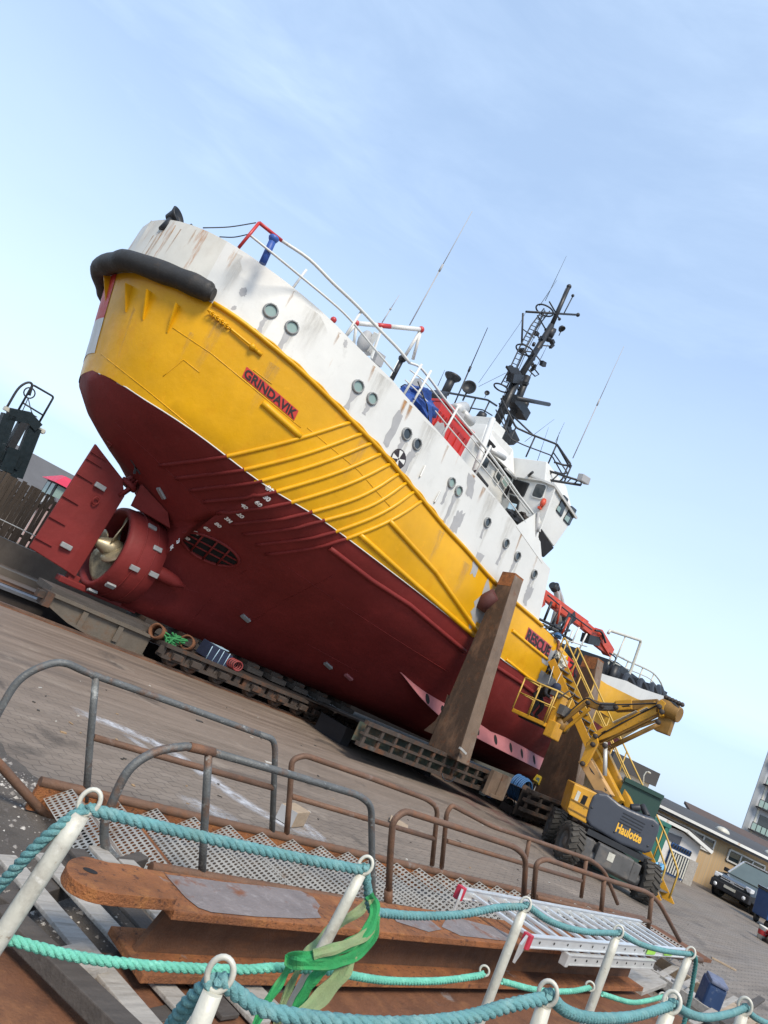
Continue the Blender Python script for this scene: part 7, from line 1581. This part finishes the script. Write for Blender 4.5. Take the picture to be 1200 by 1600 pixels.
# white gabled lean-to shed, blue shutters, doors
def B_(u, v, dd=0): 
    d = ray(u, v); t = ((w0 - CAM).dot(FWD) + dd) / d.dot(FWD); return CAM + d * t
sh = thing('white_shed', 'small whitewashed shed with a white barge-boarded gable in front of the brick workshop', 'shed', B_(1070, 1370, -5))
DD = -4
gr = B_(1077, 1345, DD); zb = YARD
def SH(a, d, h): return V((gr.x, gr.y, zb)) + RGT * a + FWD * d + V((0, 0, h))
def uvS(u, v):
    p = B_(u, v, DD) - V((gr.x, gr.y, zb)); return p.dot(RGT), p.z
aL, aP, aR = uvS(1046, 1288)[0] - 1.2, uvS(1068, 1299)[0], uvS(1106, 1331)[0]; zP = uvS(1069, 1297)[1]; zR = uvS(1107, 1329)[1]; zL = zR + .2
q = MB(); q.poly([SH(aL, 0, 0), SH(aR - .35, 0, 0), SH(aR - .35, 0, zR), SH(aP, 0, zP - .1), SH(aL, 0, zP - .2)], -FWD, 3.9); q.build('wall', mat('stained_whitewash', (.55, .54, .52), .85, var=.12, scale=1, layers=(((.3, .29, .28), .55, .75, 1.5),)), sh)
q = MB(); q.bar(SH(aL - .3, -.2, zP + .05), SH(aP, -.2, zP + .02), .3, .12); q.bar(SH(aP - .02, -.2, zP + .02), SH(aR, -.2, zR), .3, .13); q.build('barge_board', WHT, sh); q = MB(); q.bar(SH(aL - .3, 1.8, zP + .18), SH(aP, 1.8, zP + .15), 4.2, .06); q.bar(SH(aP, 1.8, zP + .15), SH(aR, 1.8, zR + .12), 4.2, .06); q.build('roof', DARKR, sh)
SHB = mat('blue_container_steel', (.02, .07, .20), .5, var=.15)
d0, d1, dh = uvS(1050.7, 1312.8)[0], uvS(1079.4, 1331)[0], uvS(1079.4, 1331)[1] + .03; bz = uvS(1062, 1333)[1]; ga, gb, gh = uvS(1077, 1343)[0], uvS(1091, 1347)[0], uvS(1084, 1345)[1]
q = MB(); q.poly([SH(d0, -.05, .05), SH(d1, -.05, .05), SH(d1, -.05, dh), SH(d0, -.05, dh)], -FWD, .06); dr = q.build('blue_door', SHB, sh)
for i in range(8): a = d0 + (d1 - d0) * (i + .5) / 8; q = MB(); q.bar(SH(a, -.13, .12), SH(a, -.13, bz - .05), .05, .055, RGT); q.build('white_slat', GALV, dr)
q = MB(); q.bar(SH(d0, -.15, bz), SH(d1, -.15, bz), .06, .07); q.build('white_bar', WHT, dr)
for i in range(8): a = d0 + (d1 - d0) * (i + .5) / 8; q = MB(); q.bar(SH(a, -.13, bz + .08), SH(a, -.13, dh - .03), .05, .045, RGT); q.build('corrugation', BLK, dr)
q = MB(); q.poly([SH(ga, -.06, 0), SH(gb, -.06, 0), SH(gb, -.06, gh), SH(ga, -.06, gh)], -FWD, .05); q.build('grey_door', TIMB, sh)
q = MB(); q.poly([SH(d0 - .3, -.05, dh + .02), SH(d0 + .32, -.05, dh + .02), SH(d0 + .32, -.05, zP - .3), SH(d0 - .3, -.05, zP - .35)], -FWD, .04); q.build('dark_opening', LIFG, sh)
GRN = mat('dark_green_container_steel', (.012, .045, .035), .55, var=.15, scale=.8); GRN2 = mat('green_corrugated_steel', (.02, .13, .10), .5, var=.15)
def contbox(name, label, u0, u1, vtop, dd, depth, m, cor, cat='container', ubase=None):
    A, B = B_(*u0, dd), B_(*u1, dd); t = thing(name, label, cat, V((A.x, A.y, YARD))); L = (B - A).dot(RGT); H = B_(*vtop, dd).z - YARD; o = V((A.x, A.y, YARD))
    dv = V((B.x - CAM.x, B.y - CAM.y, 0)).normalized(); f = lambda a, d, h: o + RGT * a + dv * d + V((0, 0, h)); q = MB(); q.hexa([f(0, 0, .1), f(L, 0, .1), f(L, depth, .1), f(0, depth, .1), f(0, 0, H), f(L, 0, H), f(L, depth, H), f(0, depth, H)]); q.build('body', m, t)
    n = max(3, int(L / .3))
    if cor:
        q = MB()
        for i in range(n): q.bar(f(L * (i + .5) / n, -.03, .2), f(L * (i + .5) / n, -.03, H - .12), .06, L / n * .5, RGT)
        q.build('corrugated_sheet', m, t)
    q = MB(); q.bar(f(0, -.03, H - .05), f(L, -.03, H - .05), .1, .12); q.bar(f(0, -.03, .1), f(L, -.03, .1), .1, .14); q.build('frame_rail', m, t); return t
contbox('green_container', 'tall dark green steel box behind the boom lift', (950, 1285), (1016, 1300), (1030, 1240), -14, 5, GRN, False)
contbox('green_container', 'bright green corrugated container between the boom lift and the white shed', (1000, 1335), (1029, 1343), (1049, 1290), -10, 2.5, GRN2, True)
t = thing('far_workshop', 'far workshop with a dark flat roof and pale walls above the dark green box', 'building', W_(-12, 16, 0)); A, B = B_(960, 1195, 14), B_(1016, 1222, 14); zt = B_(1000, 1214, 14).z
q = MB(); L0, L1 = (A - w0).dot(RGT), (B - w0).dot(RGT); q.hexa([W_(L0, 14, 0), W_(L1, 14, 0), W_(L1, 22, 0), W_(L0, 22, 0), W_(L0, 14, zt - YARD), W_(L1, 14, zt - YARD), W_(L1, 22, zt - YARD), W_(L0, 22, zt - YARD)]); q.build('wall', WHT, t); q = MB(); q.bar(W_(L0 - .5, 18, zt - YARD + .3), W_(L1 + .2, 18, zt - YARD + .3), 9, .9); q.build('roof', DARKR, t)
for a in (.35, .6): q = MB(); q.poly([W_(L0 + (L1 - L0) * a, 13.95, zt - YARD - 1.6), W_(L0 + (L1 - L0) * (a + .14), 13.95, zt - YARD - 1.6), W_(L0 + (L1 - L0) * (a + .14), 13.95, zt - YARD - .5), W_(L0 + (L1 - L0) * a, 13.95, zt - YARD - .5)], -FWD, .05); q.build('window', GLSD, t)
t = thing('street_lamp', 'thin double-armed street lamp above the dark-roofed far workshop', 'street lamp', B_(1004, 1230, 10)); q = MB(); q.tube([B_(1004, 1245, 10), B_(1006, 1212, 10), B_(1010, 1206, 10), B_(1014, 1207, 10)], .035, 6); q.build('pole', GALV, t); q = MB(); q.sphere(B_(1014, 1207, 10), .12, 8, 0, (1.5, 1, .5)); q.build('lamp_head', GALV, t)
# far tree line and roofs so that the yard does not end in nothing
t = thing('long_shed', 'low grey shed far beyond the ship\'s bow', 'shed', W_(-30, 25, 0)); q = MB(); q.hexa([W_(-60, 25, 0), W_(-15, 25, 0), W_(-15, 35, 0), W_(-60, 35, 0), W_(-60, 25, 2.2), W_(-15, 25, 2.2), W_(-15, 35, 2.2), W_(-60, 35, 2.2)]); q.build('wall', CONC, t); q = MB(); q.poly([W_(-61, 24, 2.2), W_(-14, 24, 2.2), W_(-14, 30, 2.9), W_(-61, 30, 2.9)], (0, 0, 1), .1); q.build('roof', SLATE, t)
# ---------------------------------------------------------------- the off-roader
CARB = mat('black_green_car_paint', (.012, .017, .022), .16, var=.1, coat=.8); CARS = mat('silver_trim', (.55, .56, .57), .3, .6, var=.05); GLSC = mat('car_glass', (.10, .13, .125), .06, var=.1, spec=.8); HLMP = mat('headlamp_glass', (.62, .64, .66), .12, var=.1, spec=.8)
def car(name, label, loc, rz, paint, group=None):
    t = thing(name, label, 'car', (0, 0, 0), group)
    B = lambda x, y, z: V((x, y, z))            # x forward, y left
    def loft(secs, m, nm, par, bev=.03):
        q = MB(); rows = []
        for x, hw, z0, z1, tw in secs: rows.append([B(x, -hw, z0), B(x, -hw * 1.01, (z0 + z1) * .5), B(x, -hw * tw, z1), B(x, hw * tw, z1), B(x, hw * 1.01, (z0 + z1) * .5), B(x, hw, z0), B(x, -hw, z0)])
        q.grid(rows, 0, False); q.add(rows[0][:6], [(0, 1, 2, 3, 4, 5)]); q.add(rows[-1][:6], [(5, 4, 3, 2, 1, 0)]); return q.build(nm, m, par, bev)
    body = loft([(-2.3, .84, .5, 1.0, .96), (-2.25, .92, .42, 1.08, .95), (-1, .94, .40, 1.10, .95), (.8, .94, .40, 1.09, .95), (1.05, .93, .40, 1.07, .94), (2.0, .90, .42, .98, .92), (2.28, .82, .48, .88, .9)], paint, 'body', t, .05)
    cab = loft([(-2.28, .80, 1.08, 1.2, .98), (-2.1, .82, 1.08, 1.74, .84), (-1.6, .84, 1.08, 1.82, .84), (-.1, .84, 1.09, 1.82, .84), (.25, .84, 1.09, 1.76, .83), (1.05, .84, 1.07, 1.10, .95)], GLSC, 'cabin_glass', t, .01)
    q = MB(); q.poly([B(-2.15, -.70, 1.80), B(.18, -.70, 1.80), B(.18, .70, 1.80), B(-2.15, .70, 1.80)], (0, 0, 1), -.05)
    for sy in (-1, 1):
        for x0, z0, x1, z1 in ((1.06, 1.09, .22, 1.79), (-.45, 1.09, -.5, 1.80), (-1.5, 1.09, -1.55, 1.80), (-2.25, 1.1, -2.12, 1.76)): q.bar(B(x0, sy * .835, z0), B(x1, sy * .71, z1), .07, .07)
        q.bar(B(.2, sy * .70, 1.83), B(-2.1, sy * .70, 1.83), .06, .05)
    q.build('roof', paint if paint is not CARB else CARS, t, .01)
    q = MB(); q.box(B(2.2, 0, .5), (.3, 1.7, .34)); q.build('bumper', CLOD, t, .05)
    q = MB()
    for z in (.78, .86): q.box(B(2.29, 0, z), (.04, 1.0, .04))
    q.box(B(2.31, 0, .82), (.04, .16, .1)); q.build('grille', CARS, t, .005)
    q = MB(); q.box(B(2.36, 0, .56), (.02, .5, .11)); q.build('number_plate', GALV, t)
    for sy in (-1, 1):
        q = MB(); q.box(B(2.16, sy * .68, .86), (.26, .30, .19), Matrix.Rotation(R(-12 * sy), 3, 'Z')); q.build('headlamp', HLMP, t, .04)
        q = MB(); q.lathe(B(2.33, sy * .62, .48), (1, 0, 0), [(.001, 0), (.08, 0), (.08, .03), (.001, .04)], 14); q.build('fog_lamp', HLMP, t)
        q = MB(); q.box(B(.85, sy * 1.02, 1.16), (.14, .22, .17)); q.build('wing_mirror', CLOD, t, .04)
        for x in (-1.42, 1.38):
            c = B(x, sy * .80, .38); w = q = MB(); q.lathe(c, (0, sy, 0), [(.22, -.12), (.33, -.13), (.38, -.1), (.385, 0), (.38, .1), (.33, .13), (.22, .12)], 28); wo = q.build('wheel', TYRE, t)
            q = MB(); q.lathe(c, (0, sy, 0), [(.001, .1), (.06, .12), (.07, .09), (.2, .07), (.235, .13), (.25, .12)], 20)
            for kx in range(6): a = kx * PI / 3; q.box(c + V((math.cos(a) * .14, sy * .1, math.sin(a) * .14)), (.16, .03, .05), Matrix.Rotation(-a, 3, 'Y'))
            q.build('rim', CARS, wo); q = MB(); q.lathe(B(x, sy * .86, .40), (0, sy, 0), [(.40, 0), (.46, .05), (.47, .085), (.42, .09)], 24); q.build('wheel_arch', CLOD, t)
    q = MB(); q.box(B(1.98, 0, .44), (.5, 1.3, .1)); q.box(B(0, 0, .36), (3.2, 1.2, .2)); q.build('underbody', HOLE, t)
    t.location = loc; t.rotation_euler = (0, 0, rz); return t
c = at(1141, 1412); c.z = YARD
hd = V((-.97, .12, 0)); car('parked_car', 'black and silver off-road car parked in front of the brick workshop', c - hd * 1.9, math.atan2(hd.y, hd.x), CARB)
WCAR = mat('white_car_paint', (.62, .63, .64), .2, var=.04, coat=.6); c2 = at(1200, 1425); c2.z = YARD
car('parked_car', 'white car behind the black off-road car at the right edge', c2 + FWD * 8 + RGT * .6, math.atan2(hd.y, hd.x) + .3, WCAR)
# blue wheeled bin with a white plate, white bucket, odds
c = at(1190, 1446); t = thing('wheeled_bin', 'dark blue wheeled bin with a white plate at the right edge', 'bin', c); M_ = Matrix.Rotation(math.atan2(RGT.y, RGT.x), 3, 'Z')
q = MB(); q.box(c + RGT * .45 + V((0, 0, .75)), (1.35, .95, .95), M_, 0, (1.06, 1.06)); q.build('body', SHB, t, .05); q = MB(); q.box(c + RGT * .45 + V((0, 0, 1.27)), (1.48, 1.05, .12), M_); q.build('lid', CARB, t, .04); q = MB(); q.box(c + RGT * .55 - FWD * .52 + V((0, 0, .98)), (.62, .02, .28), M_); q.build('white_plate', GALV, t)
for a in (-.05, .95):
    for d in (-.35, .35): q = MB(); q.lathe(c + RGT * a + FWD * d + V((0, 0, .14)) - RGT * .04, RGT, [(.001, 0), (.14, 0), (.14, .07), (.001, .07)], 14); q.build('castor', BLK, t)
c = at(1189, 1468); t = thing('white_bucket', 'white plastic bucket with a red label at the right edge', 'bucket', c); q = MB(); q.lathe(c, (0, 0, 1), [(.001, .01), (.13, .01), (.16, .36), (.17, .37), (.17, .40), (.15, .40), (.13, .05), (.001, .04)], 22); q.build('pail', WHT, t); q = MB(); q.lathe(c, (0, 0, 1), [(.148, .14), (.16, .28)], 22); q.build('red_label', REDP, t); q = MB(); q.tube(crom([c + RGT * .17 + V((0, 0, .36)), c - FWD * .16 + V((0, 0, .22)), c - RGT * .17 + V((0, 0, .36))], 5), .006, 5); q.build('handle', ALUD, t)
c = at(1199, 1474); t = thing('rubbish_heap', 'dark heap of scrap with a red scrap of plastic beside the white bucket', 'scrap', c); q = crumple(c + RGT * .3 + V((0, 0, .2)), (.4, .35, .3), amp=.35, seed=41); q.build('scrap', DKSTEEL, t); q = crumple(c + RGT * .02 + V((0, 0, .32)), (.12, .1, .08), amp=.3, seed=42); q.build('red_plastic', REDP, t)
# ================================================================== SKY AND SUN
W = bpy.data.worlds.new('World'); SC.world = W; W.use_nodes = True; t = W.node_tree
bg = t.nodes['Background']
SUN_EL, SUN_DIR = R(48), V((-.38, -.78, 0)).normalized()      # from astern on the starboard side
sky = _n(t, 'ShaderNodeTexSky', sky_type='NISHITA'); sky.sun_disc = False; sky.sun_elevation = SUN_EL
sky.sun_rotation = math.atan2(SUN_DIR.x, SUN_DIR.y); sky.air_density = 1.0; sky.dust_density = 1.4; sky.ozone_density = 2.0; sky.altitude = 0
gc = _n(t, 'ShaderNodeTexCoord').outputs['Generated']
mp = _n(t, 'ShaderNodeMapping'); mp.inputs['Scale'].default_value = (1.0, 1.0, 3.4); mp.inputs['Rotation'].default_value = (0, 0, R(35)); t.links.new(gc, mp.inputs['Vector'])
n1 = noise(t, mp.outputs[0], 1.7, 9, .62, .5); n2 = noise(t, mp.outputs[0], 5.5, 8, .6, .8)
cl = _n(t, 'ShaderNodeMath', operation='MULTIPLY'); t.links.new(ramp(t, n1, .42, .75), cl.inputs[0]); t.links.new(ramp(t, n2, .3, .7, .25, 1), cl.inputs[1])
sepz = _n(t, 'ShaderNodeSeparateXYZ'); t.links.new(gc, sepz.inputs[0])
zw = _n(t, 'ShaderNodeMath', operation='MULTIPLY_ADD'); t.links.new(n1, zw.inputs[0]); zw.inputs[1].default_value = .10; t.links.new(sepz.outputs[2], zw.inputs[2])
lw = _n(t, 'ShaderNodeMath', operation='MULTIPLY'); t.links.new(ramp(t, zw.outputs[0], .12, .6, .62, .0), lw.inputs[0]); t.links.new(ramp(t, zw.outputs[0], .155, .20, .25, 1), lw.inputs[1]); low = lw.outputs[0]
cf = _n(t, 'ShaderNodeMath', operation='MAXIMUM'); t.links.new(ramp(t, cl.outputs[0], 0, 1, .0, .34), cf.inputs[0]); t.links.new(low, cf.inputs[1])
hazy = mixc(t, .5, sky.outputs[0], (5.5, 7.5, 10.6))
cc = mixc(t, cf.outputs[0], hazy, (7.6, 9.2, 11))
t.links.new(cc, bg.inputs['Color']); bg.inputs['Strength'].default_value = .095
sl = bpy.data.lights.new('sun', 'SUN'); sl.energy = 2.7; sl.angle = R(18); sl.color = (1, .90, .76)
so = bpy.data.objects.new('sun', sl); COL.objects.link(so); so.location = (0, 0, 60)
so.rotation_euler = (-(SUN_DIR * math.cos(SUN_EL) + V((0, 0, math.sin(SUN_EL))))).to_track_quat('-Z', 'Y').to_euler()
SC.view_settings.view_transform = 'Standard'; SC.view_settings.look = 'None'; SC.view_settings.exposure = 0.6; SC.view_settings.gamma = 1
